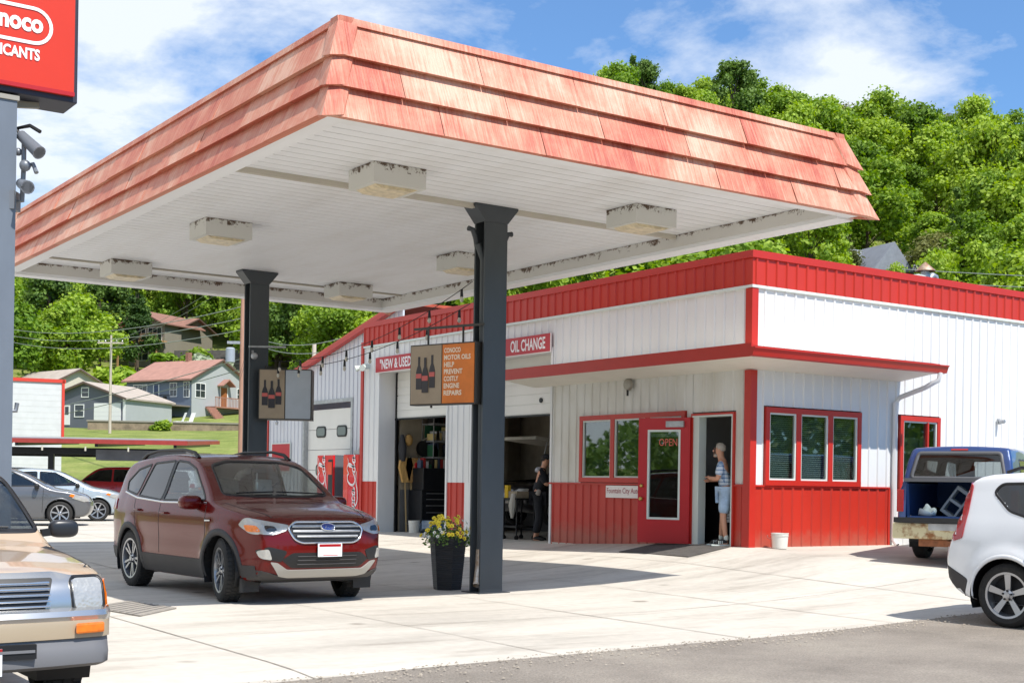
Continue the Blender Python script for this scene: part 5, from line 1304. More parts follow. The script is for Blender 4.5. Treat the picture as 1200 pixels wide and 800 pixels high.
def liners(par, B, wx, wz, r, hw, side):
    mb = MB(); n = 20; w = .34; b = []
    for yy in (hw-.02, hw-w):
        b.append([(wx+(r+.01)*math.cos(t), side*yy, wz+(r+.01)*math.sin(t)) for t in np.linspace(-.4, math.pi+.4, n)])
    mb.v = b[0]+b[1]; mb.f = [(i, i+1, n+i+1, n+i) for i in range(n-1)]+[tuple(range(n, 2*n))]
    return mb.build('wheel_well', m_black, par)
def vehicle(name, label, cat, u, v, hdg, B, paintm, wheels, holes, wr, ww, style, under=.3, zoff=0., tw=None, steer=0., rimr=.72, lip=None, lipw=.05, tread=False, interior=True, group=None):
    """builds shell, wheel wells, wheels, underside; hdg degrees from +u axis"""
    o = thing(name, label, cat, (u, v, T(u, v)+zoff), R(hdg), group)
    hl = list(holes); 
    for wx, wz, r in B.wheels:
        for sd in ('side+', 'side-'): hl.append(arch(B, sd, wx, wz, r))
    # open the floor so nothing closes the wells
    body = body_mesh(B, 'body', paintm, o, hl)
    for wx, wz, r in B.wheels:
        for sgn, sd in ((1, 'side+'), (-1, 'side-')):
            liners(o, B, wx, wz, r, float(B.W(np.array([wx]), np.array([wz+r]))[0]), sgn)
            a0 = -.22 if True else 0; path = [(wx+(r+lipw*.38)*math.cos(t), wz+(r+lipw*.38)*math.sin(t)) for t in np.linspace(a0, math.pi-a0, 26)]
            path = [q for q in path if q[1] > B.z0+.03]
            strip_on(B, 'arch_lip', sd, path, lipw, lip or paintm, o, .010 if lip else .006)
            wheel(o, wx, sgn*(tw-ww/2), wr, ww, sgn, style, rimr, steer if wx > 0 else 0., tread)
    MB().box(B.x0+.35, B.x1-.35, -B.hw*.72, B.hw*.72, B.z0+.02, B.z0+.12).build('underbody', m_black, o)
    return o, body
def glazed(B, o, sides, fronts, m_s, m_f, seal=.028, rears=(), sname='window'):
    """patches and seals for window polygons; returns hole list"""
    for P, mm in sides:
        for sd in ('side+', 'side-'):
            w = patch(B, 'window', sd, P, mm or m_s, o, -.004, 0); strip_on(B, 'seal', sd, P, seal, m_seal, w, .004, closed=True)
    for P in fronts: w = patch(B, 'windshield', 'front', P, m_f, o, -.004, 0); strip_on(B, 'seal', 'front', P, .03, m_seal, w, .004, closed=True)
    for P in rears: w = patch(B, 'rear_window', 'rear', P, m_s, o, -.004, 0); strip_on(B, 'seal', 'rear', P, .03, m_seal, w, .004, closed=True)
def holes_of(sides, fronts, rears=()):
    h = []
    for P, _ in sides: h += [('side+', P), ('side-', P)]
    return h+[('front', P) for P in fronts]+[('rear', P) for P in rears]
def mirrors(o, x, y, z, m, sz=(.07, .12, .075), m2=None):
    for s in (-1, 1):
        mb = MB(); mb.ball((x, s*(y+.13), z), 1, 1, 1, n=18, m=12); mb.v = [((x+sz[0]*math.copysign(abs(a-x)**.6, a-x)), s*(y+.13)+sz[1]*math.copysign(abs(b-s*(y+.13))**.6, b-s*(y+.13)), z+sz[2]*math.copysign(abs(c-z)**.7, c-z)) for a, b, c in mb.v]; q = mb.build('mirror', m, o, smooth=True)
        MB().beam((x, s*(y-.02), z-.03), (x, s*(y+.06), z-.02), .05).build('mirror_arm', m_black, q)
        MB().lathe([(.001, 0), (.055, 0)], (x-sz[0]*.93, s*(y+.13), z), n=14, axis='x', cap=False).build('mirror_glass', m_chrome, q)
def handle(B, o, x, z, m, L=.17):
    for s, sd in ((1, 'side+'), (-1, 'side-')):
        A = B.solve(sd, np.array([x-L/2, x, x+L/2]), np.array([z, z, z])); mb = MB()
        mb.tube([tuple(A[0]), (A[0][0]+.015, A[0][1]+s*.03, z), (A[1][0], A[1][1]+s*.038, z), (A[2][0]-.015, A[2][1]+s*.03, z), tuple(A[2])], .014, n=8); mb.build('door_handle', m, o, smooth=True)
def mir(P): return [(-a, b) for a, b in P][::-1]

# ---- maroon crossover under the canopy
m_maroon = mat('maroon_paint', lin(94, 12, 9), .22, metal=.1, coat=.42, spec=.2, back=(.42, .41, .39, 1))
side = [(2.08, .30), (2.20, .36), (2.27, .52), (2.275, .70), (2.24, .87), (2.12, 1.00), (1.92, 1.065), (1.45, 1.14), (1.16, 1.20), (.82, 1.40), (.46, 1.60), (.14, 1.70), (-.35, 1.74), (-.9, 1.74), (-1.4, 1.70), (-1.88, 1.63), (-2.06, 1.50), (-2.16, 1.19), (-2.22, 1.03), (-2.27, .82), (-2.27, .55), (-2.20, .36), (-1.9, .28), (-1.0, .235), (1.0, .235), (1.8, .26)]
WR = .365; wh = ((1.345, WR, .41), (-1.345, WR, .41))
B = Body(side, .92, ([-2.3, -2.1, -1.6, -.9, .5, 1.3, 1.8, 2.1, 2.3], [.82, .90, .97, 1., 1., .985, .93, .85, .76]),
         ([.2, .35, .5, .70, .87, 1.03, 1.13, 1.23, 1.45, 1.66, 1.76], [.90, .955, .985, .99, 1.0, .985, .955, .905, .825, .735, .66]), nose=.23, tail=.10, crown=.05, k=.038, h=.028, flare=.022, wheels=wh)
S = [(rnd([(.88, 1.165), (.32, 1.54), (.02, 1.62), (-.30, 1.64), (-.33, 1.145)], .04), None), (rnd([(-.40, 1.145), (-.37, 1.64), (-1.0, 1.61), (-1.2, 1.19)], .04), m_tglass), (rnd([(-1.27, 1.20), (-1.09, 1.60), (-1.5, 1.53), (-1.78, 1.37), (-1.72, 1.25)], .04), m_tglass)]
Fw = [rnd([(-.70, 1.235), (-.35, 1.215), (.35, 1.215), (.70, 1.235), (.60, 1.58), (.35, 1.64), (-.35, 1.64), (-.60, 1.58)], .05)]
Rw = [rnd([(-.62, 1.19), (.62, 1.19), (.55, 1.55), (-.55, 1.55)], .06)]
suv, sb = vehicle('parked_crossover', 'shiny maroon crossover car parked under canopy facing the camera', 'car', 6.80, 15.93, -87.0, B, m_maroon, wh, holes_of(S, Fw, Rw), WR, .235, 'double', tw=.905, steer=R(-12), lip=m_clad, lipw=.085, tread=True)
glazed(B, suv, S, Fw, m_cglass, m_wglassc, rears=Rw)
strip_on(B, 'belt_moulding', 'side-', [(.95, 1.13), (-.3, 1.12), (-1.2, 1.16), (-1.75, 1.23)], .022, m_chrome, suv, .008); strip_on(B, 'belt_moulding', 'side+', [(.95, 1.13), (-.3, 1.12), (-1.2, 1.16), (-1.75, 1.23)], .022, m_chrome, suv, .008)
for sd in ('side+', 'side-'):
    patch(B, 'sill_cladding', sd, [(.90, .25), (.93, .47), (-.93, .47), (-.90, .25)], m_clad, suv, .010, .02)
    patch(B, 'rear_cladding', sd, [(-1.78, .33), (-1.80, .50), (-2.2, .50), (-2.16, .36)], m_clad, suv, .010, .02)
    patch(B, 'front_cladding', sd, [(1.79, .31), (1.80, .45), (2.02, .45), (2.02, .33)], m_clad, suv, .010, .02)
    strip_on(B, 'door_seam', sd, [(.92, .49), (.98, .8), (.96, 1.10)], .014, m_seal, suv, .002); strip_on(B, 'door_seam', sd, [(-.36, .49), (-.36, 1.1)], .014, m_seal, suv, .002)
    strip_on(B, 'door_seam', sd, [(-.95, .62), (-1.15, .86), (-1.24, 1.14)], .014, m_seal, suv, .002); strip_on(B, 'fender_vent', sd, [(.98, .93), (1.12, .935)], .03, m_chrome, suv, .01)
    patch(B, 'taillight', sd, rnd([(-1.92, 1.0), (-1.96, 1.14), (-2.15, 1.12), (-2.2, .98)], .02), m_lampr, suv, .012, .02)
    patch(B, 'b_pillar_trim', sd, [(-.325, 1.15), (-.305, 1.64), (-.365, 1.64), (-.40, 1.15)], m_seal, suv, .003, .004)
handle(B, suv, -.18, .99, m_maroon); handle(B, suv, -1.05, 1.01, m_maroon)
for sgn, f_ in ((1, lambda P: P), (-1, mir)):
    hl = patch(B, 'headlight', 'front', f_(rnd([(.46, .905), (.50, .845), (.64, .80), (.82, .805), (.865, .90), (.84, .985), (.70, .95)], .025)), m_lampc, suv, .010, .03)
    patch(B, 'indicator', 'front', f_(rnd([(.765, .83), (.835, .83), (.845, .91), (.79, .90)], .02)), m_amber, hl, .014, .01)
    patch(B, 'lamp_projector', 'front', f_(rnd([(.60, .84), (.72, .835), (.73, .90), (.62, .89)], .03)), mat('projector', lin(40, 42, 48), .05, metal=.6, coat=1.), hl, .014, .01)
    fg = patch(B, 'fog_surround', 'front', f_(rnd([(.50, .62), (.56, .50), (.76, .53), (.80, .63), (.70, .67)], .03)), m_black, suv, .006, .02)
    patch(B, 'fog_lamp', 'front', f_(rnd([(.66, .52), (.77, .54), (.79, .625), (.70, .645)], .03)), m_lampc, fg, .013, .02)
grp = patch(B, 'grille', 'front', rnd([(-.38, .94), (.38, .94), (.485, .87), (.42, .75), (.33, .71), (-.33, .71), (-.42, .75), (-.485, .87)], .04), m_black, suv, .006, .02)
strip_on(B, 'grille_surround', 'front', [tuple(q) for q in rnd([(-.38, .94), (.38, .94), (.485, .87), (.42, .75), (.33, .71), (-.33, .71), (-.42, .75), (-.485, .87)], .04)], .020, m_chrome, grp, .018, closed=True)
for z, hwid in ((.893, .43), (.838, .43), (.782, .39)): strip_on(B, 'grille_bar', 'front', [(-hwid, z), (hwid, z)], .027, m_galv, grp, .022)
em = patch(B, 'emblem', 'front', [(.085*math.cos(t), .878+.035*math.sin(t)) for t in np.linspace(0, 2*math.pi, 24)[:-1]], mat('emblem_blue', lin(26, 52, 120), .2, coat=1.), grp, .034, .02)
strip_on(B, 'emblem_ring', 'front', [(.086*math.cos(t), .878+.036*math.sin(t)) for t in np.linspace(0, 2*math.pi, 24)[:-1]], .008, m_chrome, em, .038, closed=True)
xe = B.solve('front', np.array([0.]), np.array([.878]))[0][0]
mb = MB(); lettering(mb, 'Ford', (xe+.040, -.052, .862), (0, 1, 0), (0, 0, 1), .104, .034, skew=.35); mb.build('emblem_lettering', m_chrome, em)
lg_ = patch(B, 'lower_grille', 'front', rnd([(-.44, .60), (.44, .60), (.56, .52), (.44, .43), (-.44, .43), (-.56, .52)], .03), m_black, suv, .004, .02)
for z in (.56, .515, .47): strip_on(B, 'lower_bar', 'front', [(-.38, z), (.38, z)], .012, m_clad, lg_, .012)
patch(B, 'skid_plate', 'front', rnd([(-.68, .50), (-.60, .49), (-.48, .41), (.48, .41), (.60, .49), (.68, .50), (.56, .345), (.44, .325), (-.44, .325), (-.56, .345)], .02), mat('skid_silver', lin(168, 166, 160), .4, metal=.4), suv, .016, .03)
patch(B, 'lower_valance', 'front', rnd([(-.82, .42), (-.50, .33), (.50, .33), (.82, .42), (.80, .29), (-.80, .29)], .02), m_clad, suv, .010, .03)
xp = B.solve('front', np.array([0.]), np.array([.60]))[0][0]+.03
pl_ = MB().box(xp, xp+.012, -.155, .155, .555, .705).build('licence_plate', m_plate, suv)
pl_t = MB().box(xp+.012, xp+.0135, -.14, .14, .667, .697).build('plate_band', m_lampr, pl_)
MB().box(xp+.012, xp+.0135, -.09, .10, .566, .576).build('plate_frame_mark', mat('plate_mark', lin(190, 110, 110), .5), pl_)
for s in (-1, 1):
    mb = MB(); pts = [(.15, s*.62, 1.665), (.02, s*.615, 1.74), (-.3, s*.61, 1.78), (-1.1, s*.60, 1.78), (-1.5, s*.595, 1.735), (-1.66, s*.59, 1.67)]; mb.tube(pts, [.03, .022, .018, .018, .022, .03], n=8); mb.build('roof_rail', m_black, suv, smooth=True)
mirrors(suv, .72, .86, 1.135, m_maroon, (.10, .135, .085)); seats(suv, .12, -.85, .52, m_seat); steering(suv, .62, .37, 1.0)
MB().box(.80, 1.35, -.72, .72, .78, 1.06).build('dashboard', mat('dash_grey', lin(124, 122, 116), .8), suv, bevel=.03)
MB().box(-2.0, 1.3, -.74, .74, .40, .50).build('cabin_floor', m_seatd, suv)
hv_ = MB(); hv_.obox((.52, 0, 1.53), (.02, 0, 0), (0, .10, 0), (0, 0, .026)); hv_.build('inner_mirror', m_black, suv)
mb = MB(); mb.tube([(.52, -.02, 1.50), (.52, -.02, 1.37)], .006, n=5); mb.ball((.52, -.02, 1.34), .03, .015, .05, n=8); mb.build('hanging_charm', m_gasket, suv)
for s in (-1, 1): mb = MB(); mb.tube([tuple(B.solve('front', np.array([y]), np.array([z]))[0]+np.array([.02, 0, .012])) for y, z in ((s*.60+.05, 1.24), (s*.35-.02, 1.25), (s*.02-.05, 1.26))], .010, n=6); mb.build('wiper', m_black, suv)
strip_on(B, 'bonnet_seam', 'top', [(2.05, -.60), (1.6, -.72), (1.2, -.76)], .014, m_seal, suv, .002); strip_on(B, 'bonnet_seam', 'top', [(2.05, .60), (1.6, .72), (1.2, .76)], .014, m_seal, suv, .002)
for s in (-1, 1): MB().box(1.78, 1.80, s*.74-.12, s*.74+.12, .14, .30).build('air_deflector', m_black, suv)

# ---- white boxy hatchback at right edge (seen from its right side)
m_wpaint = paint('white_paint', lin(226, 228, 230), .0, .3)
side = [(1.90, .28), (2.05, .36), (2.09, .55), (2.07, .78), (1.96, .93), (1.5, 1.04), (1.05, 1.10), (.72, 1.30), (.40, 1.50), (.05, 1.57), (-.6, 1.60), (-1.3, 1.575), (-1.72, 1.53), (-1.83, 1.46), (-1.90, 1.2), (-1.99, .95), (-2.06, .78), (-2.07, .55), (-2.02, .40), (-1.8, .27), (-.9, .23), (1., .23)]
WR2 = .325; wh = ((1.27, WR2, .375), (-1.30, WR2, .375))
B = Body(side, .90, ([-2.1, -1.9, -1.4, -.8, .5, 1.3, 1.8, 2.1], [.91, .96, .99, 1., 1., .99, .94, .84]),
         ([.2, .35, .55, .75, .9, 1.02, 1.15, 1.35, 1.5, 1.62], [.92, .965, .99, 1.0, .995, .975, .94, .885, .84, .76]), nose=.17, tail=.10, crown=.03, k=.04, h=.032, flare=.035, wheels=wh)
S = [(rnd([(.72, 1.08), (.28, 1.44), (-.16, 1.475), (-.16, 1.06)], .04), None), (rnd([(-.24, 1.06), (-.24, 1.475), (-.98, 1.46), (-1.02, 1.07)], .04), m_tglass), (rnd([(-1.09, 1.11), (-1.06, 1.455), (-1.42, 1.445), (-1.50, 1.36), (-1.30, 1.17)], .05), m_tglass)]
Fw = [rnd([(-.66, 1.14), (.66, 1.14), (.58, 1.47), (-.58, 1.47)], .05)]; Rw = [rnd([(-.52, 1.12), (.52, 1.12), (.48, 1.45), (-.48, 1.45)], .08)]
hd = -85.0; fw = Vector((math.cos(R(hd)), math.sin(R(hd)))); rt = Vector((fw.y, -fw.x)); cu = Vector((11.75, 8.17)); ctr = cu+fw*1.30-rt*.83
soul, _ = vehicle('parked_hatchback', 'white boxy hatchback at the right edge, parked on asphalt with its back to the forecourt', 'car', ctr.x, ctr.y, hd, B, m_wpaint, wh, holes_of(S, Fw, Rw), WR2, .215, 'five', tw=.885, lipw=.045)
glazed(B, soul, S, Fw, m_cglass, m_wglassc, rears=Rw)
for sd in ('side+', 'side-'):
    patch(B, 'taillight', sd, rnd([(-1.80, .88), (-1.76, 1.15), (-1.74, 1.43), (-1.81, 1.46), (-1.95, 1.0), (-2.0, .82)], .03), m_lampr, soul, .014, .03)
    strip_on(B, 'door_seam', sd, [(-.20, .35), (-.20, 1.04)], .010, m_seal, soul, .001); strip_on(B, 'door_seam', sd, [(-.86, .55), (-.97, .82), (-1.05, 1.0), (-1.05, 1.5)], .010, m_seal, soul, .001)
    patch(B, 'bumper_insert', sd, rnd([(-1.78, .28), (-1.72, .46), (-2.0, .60), (-2.06, .50), (-2.0, .36)], .03), m_clad, soul, .006, .02)
handle(B, soul, -.83, .93, m_wpaint, .2); handle(B, soul, -.02, .92, m_wpaint, .2)
for s in (-1, 1): MB().tube([(-.0, s*.64, 1.575), (-.1, s*.64, 1.625), (-1.3, s*.63, 1.61), (-1.45, s*.62, 1.565)], .018, n=8).build('roof_rail', m_black, soul, smooth=True)
seats(soul, .15, -.75, .5, m_seatd); MB().box(-1.9, 1.2, -.72, .72, .38, .46).build('cabin_floor', m_seatd, soul); mirrors(soul, .68, .86, 1.08, m_wpaint)
for f_ in (lambda P: P, mir): patch(B, 'headlight', 'front', f_(rnd([(.50, .80), (.80, .80), (.82, .95), (.60, .93)], .03)), m_lampc, soul, .01, .02)
MB().tube([(-1.45, 0, 1.58), (-1.60, 0, 1.70)], .006, n=5).build('aerial', m_black, soul)
patch(B, 'rear_bumper_insert', 'rear', rnd([(-.70, .34), (-.66, .52), (.66, .52), (.70, .34)], .04), m_clad, soul, .006, .02)

# ---- gold pickup, front left corner
m_gold = paint('beige_gold_metallic', lin(196, 170, 140), .12, .32)
side = [(2.22, .46), (2.28, .54), (2.28, .72), (2.22, .83), (2.05, .885), (1.5, .95), (1.02, 1.01), (.72, 1.22), (.42, 1.42), (.15, 1.48), (-.7, 1.485), (-.92, 1.44), (-1.05, 1.05), (-1.1, 1.0), (-2.5, 1.0), (-2.55, .8), (-2.55, .55), (-1.9, .42), (1.0, .38), (1.9, .45)]
WR3 = .345; wh = ((1.40, WR3, .41), (-1.50, WR3, .41))
B = Body(side, .845, ([-2.6, -2.2, -1.0, .5, 1.4, 1.9, 2.3], [.97, .99, 1., 1., .99, .975, .93]),
         ([.3, .45, .62, .77, .92, 1.08, 1.25, 1.48], [.96, .98, 1.0, .995, .97, .90, .84, .72]), nose=.10, tail=.02, crown=.045, k=.045, h=.032, flare=.012, wheels=wh)
S = [(rnd([(.72, 1.03), (.36, 1.35), (-.35, 1.37), (-.38, 1.01)], .03), None)]
Fw = [rnd([(-.755, 1.045), (.755, 1.045), (.625, 1.40), (-.625, 1.40)], .05)]; Rw = [rnd([(-.5, 1.1), (.5, 1.1), (.46, 1.4), (-.46, 1.4)], .04)]
gold, _ = vehicle('parked_pickup', 'beige gold pickup with chrome bumper cut off by the bottom left corner', 'pickup truck', 1.71, 9.98, -90, B, m_gold, wh, holes_of(S, Fw, Rw), WR3, .22, 'five', tw=.83, lipw=.04, tread=True)
glazed(B, gold, S, Fw, m_cglass, m_wglassc, rears=Rw)
gs = patch(B, 'grille_surround', 'front', rnd([(-.49, .85), (.49, .85), (.58, .83), (.82, .825), (.82, .615), (.54, .60), (.42, .58), (-.42, .58), (-.54, .60), (-.82, .615), (-.82, .825), (-.58, .83)], .02), mat('worn_chrome', lin(196, 194, 190), .26, metal=.85), gold, .012, .03)
gr_ = patch(B, 'grille', 'front', rnd([(-.47, .82), (.47, .82), (.41, .65), (-.41, .65)], .02), m_black, gs, .016, .01)
for z in (.79, .76, .73, .70, .67): strip_on(B, 'grille_bar', 'front', [(-.44, z), (.44, z)], .011, m_chrome, gr_, .03)
for f_ in (lambda P: P, mir):
    hl = patch(B, 'headlight', 'front', f_(rnd([(.575, .81), (.75, .81), (.75, .645), (.585, .645)], .035)), m_lampc, gs, .022, .02)
    for rr_, mm_, oo in (): patch(B, 'reflector_ring', 'front', f_([(.665+rr_*math.cos(t), .727+rr_*math.sin(t)) for t in np.linspace(0, 2*math.pi, 22)[:-1]]), mm_, hl, oo, .004, step=.02)
    strip_on(B, 'headlight_seal', 'front', [tuple(q) for q in f_(rnd([(.565, .818), (.76, .818), (.76, .637), (.575, .637)], .035))], .012, m_seal, hl, .020, closed=True)
for sd in ('side+', 'side-'):
    patch(B, 'corner_lamp', sd, rnd([(2.16, .80), (1.93, .80), (1.99, .65), (2.17, .65)], .02), m_amber, gold, .006, .02)
    strip_on(B, 'door_seam', sd, [(.78, .45), (.80, .8), (.78, 1.04)], .01, m_seal, gold, .001); strip_on(B, 'door_seam', sd, [(-.42, .45), (-.42, 1.04)], .01, m_seal, gold, .001)
    strip_on(B, 'bonnet_seam', sd, [(1.95, .865), (1.0, .96)], .008, m_seal, gold, .001)
for f_ in (lambda P: P, mir): patch(B, 'corner_lamp_front', 'front', f_(rnd([(.775, .805), (.82, .805), (.82, .65), (.78, .65)], .02)), m_amber, gold, .016, .02)
# chrome bumper bar, lower valance
def bar(B, zs, prof, hw, bend, m, nm, par, x=2.34):
    """wrap-round bumper: profile (out, z) swept over y"""
    mb = MB(); ys = np.linspace(-hw, hw, 31); rows = []
    for y in ys:
        a = abs(y)/hw; back = bend*a**2+.28*max(0, (a-.90)/.1)**1.6; rows.append([(x-back+o_, y, z) for o_, z in prof])
    n = len(prof); mb.v = [q for r in rows for q in r]
    for i in range(len(ys)-1):
        for k in range(n-1): mb.f.append((i*n+k, (i+1)*n+k, (i+1)*n+k+1, i*n+k+1))
    mb.f += [tuple(range(n)), tuple((len(ys)-1)*n+k for k in range(n))[::-1]]
    return mb.build(nm, m, par, smooth=True, fix=True)
bmp = bar(B, None, [(-.12, .655), (-.01, .66), (.035, .645), (.05, .615), (.035, .59), (.03, .50), (-.10, .50)], .86, .12, MATS['worn_chrome'], 'bumper', gold)
bar(B, None, [(-.12, .582), (.034, .588), (.040, .56), (.040, .49), (-.12, .49)], .855, .12, mat('bumper_painted', lin(178, 160, 134), .35, metal=.2), 'bumper_face', bmp, x=2.345)
low = bar(B, None, [(-.12, .50), (.03, .495), (.045, .44), (.06, .40), (.05, .34), (-.05, .31), (-.12, .31)], .85, .13, mat('valance_grey', lin(112, 112, 114), .6), 'lower_valance', gold)
MB().box(2.37, 2.405, -.34, .34, .395, .475).build('lower_intake', m_black, low)
mb = MB(); mb.box(2.40, 2.412, -.33, .33, .43, .445); mb.build('intake_bar', mat('valance_grey', lin(112, 112, 114), .6), low)
for s in (-1, 1):
    mb = MB(); mb.obox((2.325, s*.66, .545), (.014, -s*.003, 0), (-s*.022, .088, 0), (0, 0, .03)); mb.build('indicator', m_amber, bmp, bevel=.012)
pl_ = MB().box(2.40, 2.41, -.155, .155, .31, .46).build('licence_plate', m_plate, gold)
MB().box(2.41, 2.4115, -.155, .155, .445, .46).build('plate_band', m_lampr, pl_)
mirrors(gold, .62, .86, 1.05, mat('mirror_black', lin(38, 40, 44), .35), (.05, .10, .062)); seats(gold, -.35, 0, .48, m_seatd, rear=False, sc=.95); steering(gold, .30, .34, .98)
MB().box(.55, 1.0, -.66, .66, .7, .96).build('dashboard', m_seatd, gold, bevel=.03); MB().box(-1.0, 1.0, -.7, .7, .42, .5).build('cabin_floor', m_seatd, gold)
mb = MB(); A = B.solve('front', np.array([.42, .50]), np.array([1.10, 1.13])); xx = A[:, 0].min()-.03; mb.obox((A[0][0]-.02, .46, 1.12), (.002, 0, 0), (0, .045, 0), (0, 0, .02)); mb.build('blue_sticker', mat('sticker_blue', lin(64, 110, 170), .5), gold)
for s in (-1,): mb = MB(); mb.tube([tuple(B.solve('front', np.array([y]), np.array([z]))[0]+np.array([.015, 0, .012])) for y, z in ((.55, 1.06), (.25, 1.065), (-.1, 1.07))], .008, n=6); mb.build('wiper', m_black, gold)

# ---- blue pickup with topper and open tailgate
m_blue = paint('dark_blue_paint', lin(30, 58, 112), .2, .35); m_blue2 = mat('bed_blue', lin(40, 70, 122), .6)
side = [(2.35, .5), (2.42, .65), (2.40, .95), (2.25, 1.02), (1.45, 1.10), (1.0, 1.42), (.72, 1.60), (.40, 1.66), (-.4, 1.67), (-2.30, 1.69), (-2.38, 1.66), (-2.55, 1.10), (-2.56, .9), (-2.56, .55), (-2.4, .50), (-1.0, .45), (1.5, .45)]
WR4 = .35; wh = ((1.55, WR4, .43), (-1.45, WR4, .43))
B = Body(side, .86, ([-2.6, -2.2, -1.0, .5, 1.4, 1.9, 2.5], [.97, 1., 1., 1., .99, .97, .90]),
         ([.4, .6, .8, 1.0, 1.1, 1.2, 1.45, 1.72], [.96, 1.0, 1.0, .985, .95, .92, .87, .78]), nose=.10, tail=.0, crown=.05, k=.05, h=.036, wheels=wh)
S = [(rnd([(-.62, 1.20), (-.62, 1.50), (-2.0, 1.50), (-2.05, 1.20)], .06), m_tglass), (rnd([(.95, 1.17), (.62, 1.5), (.0, 1.52), (.0, 1.14)], .04), None)]
Fw = [rnd([(-.6, 1.2), (.6, 1.2), (.5, 1.55), (-.5, 1.55)], .05)]
Rh = rnd([(-.66, 1.22), (.66, 1.22), (.58, 1.585), (-.58, 1.585)], .05); Ro = [(-.72, .64), (.72, .64), (.72, 1.165), (-.72, 1.165)]
bt_u, bt_v = 18.55, 13.2
btk, _ = vehicle('topper_pickup', 'dark blue pickup with matching topper, tailgate down, load in the bed', 'pickup truck', bt_u, bt_v, 24, B, m_blue, wh, holes_of(S, Fw)+[('rear', Rh), ('rear', Ro)], WR4, .22, 'steel', tw=.85, lipw=.05)
glazed(B, btk, S, Fw, m_cglass, m_wglassc)
w = patch(B, 'hatch_glass', 'rear', Rh, m_cglass, btk, -.004, 0)
strip_on(B, 'hatch_frame', 'rear', [tuple(q) for q in Rh], .05, mat('hatch_frame', lin(86, 86, 88), .5), w, .02, closed=True)
mb = MB(); mb.box(-2.60, -2.52, -.74, .74, 1.165, 1.215); mb.build('hatch_sill', mat('hatch_frame', lin(86, 86, 88), .5), btk)
mb = MB(); mb.box(-2.5, -.55, -.72, .72, .60, .66); mb.box(-2.5, -.55, .74, .77, .66, 1.14); mb.box(-2.5, -.55, -.77, -.74, .66, 1.14); mb.box(-.60, -.55, -.74, .74, .66, 1.2); mb.build('cargo_bed', m_blue2, btk)
m_rustw = mat('rusty_cream_bumper', lin(206, 196, 158), .5, col2=lin(140, 92, 48), vscale=7, ramp=(.5, .66))
tg = MB().box(-3.02, -2.56, -.74, .74, .585, .635).build('tailgate', m_blue2, btk); MB().box(-3.06, -3.02, -.76, .76, .575, .65).build('tailgate_edge', m_black, tg)
bb = MB().box(-2.92, -2.62, -.82, .82, .34, .57); o = bb.build('rear_bumper', m_rustw, btk, bevel=.03)
MB().box(-2.93, -2.92, -.28, .30, .47, .565).build('plate_recess', m_galv, o)
mb = MB(); mb.box(-2.86, -2.70, -.45, .45, .235, .335); mb.box(-2.98, -2.8, -.04, .04, .25, .32); mb.build('tow_hitch', mat('rust_brown', lin(134, 84, 54), .8, var=.3, vscale=8), btk)
mb = MB(); mb.tube([(-2.95, 0, .25), (-2.96, .01, .05), (-2.95, .0, -.02)], .012, n=6); mb.lathe([(.001, -.12), (.035, -.11), (.01, -.0)], (-2.95, 0, 0), n=8); mb.build('safety_chain', m_galv, btk)
for s in (-1, 1):
    MB().box(-2.585, -2.50, s*.80-.05, s*.80+.05, .72, 1.05).build('taillight', m_lampr, btk, bevel=.01)
for sd in ('side+', 'side-'): patch(B, 'side_taillight', sd, [(-2.52, .72), (-2.42, .72), (-2.42, 1.06), (-2.52, 1.06)], m_lampr, btk, .008, .02); strip_on(B, 'topper_seam', sd, [(-2.5, 1.14), (-.6, 1.14)], .02, m_seal, btk, .004)
strip_on(B, 'brake_lamp', 'rear', [(-.12, 1.635), (.12, 1.635)], .03, m_lampr, btk, .01)
MB().box(-2.4, 2.1, -.45, .45, .40, .52).build('chassis', m_black, btk); MB().tube([(-1.45, -.7, .35), (-1.45, .7, .35)], .06, n=10).build('rear_axle', m_black, btk)
seats(btk, -.1, 0, .55, m_seatd, rear=False)
cbk = thing('cinder_block', 'grey concrete block leaning in the bed of the blue pickup', 'block'); 
def onbed(x, y, z):  # truck local to world
    a = R(24); return (bt_u+x*math.cos(a)-y*math.sin(a), bt_v+x*math.sin(a)+y*math.cos(a), T(bt_u, bt_v)+z)
cbk.location = onbed(-2.1, .22, .68); cbk.rotation_euler = (R(35), 0, R(24))
mb = MB(); mb.box(-.1, .1, -.12, .12, 0, .045); mb.box(-.1, .1, -.12, .12, .2, .24); mb.box(-.1, .1, -.12, .12, .4, .45); mb.box(-.1, .1, -.12, -.09, .045, .2); mb.box(-.1, .1, .09, .12, .045, .2); mb.box(-.1, .1, -.12, -.09, .24, .4); mb.box(-.1, .1, .09, .12, .24, .4)
mb.build('block_body', mat('block_grey', lin(150, 154, 156), .9, var=.1, vscale=8), cbk)
bg_ = thing('cargo_bag', 'bulging pale grey bag at the right of the blue pickup bed', 'bag', onbed(-2.25, -.42, .66), R(24))
mb = MB(); mb.ball((0, 0, .22), .22, .24, .26, n=16, m=12); mb.v = [(x*(1+.12*math.sin(9*z+5*y)), y*(1+.1*math.sin(11*x+3)), max(0, z)) for x, y, z in mb.v]; mb.build('sack', mat('bag_grey', lin(176, 182, 184), .7, var=.12, vscale=6, bump=.5, bscale=9), bg_, smooth=True)
MB().tube([(0, 0, .45), (.02, 0, .50), (.05, .03, .53)], [.06, .03, .06], n=8).build('tied_neck', MATS['bag_grey'], bg_, smooth=True)
rg = thing('rag_pile', 'crumpled white rag beside the concrete block in pickup bed', 'rag', onbed(-2.35, .46, .66), 0)
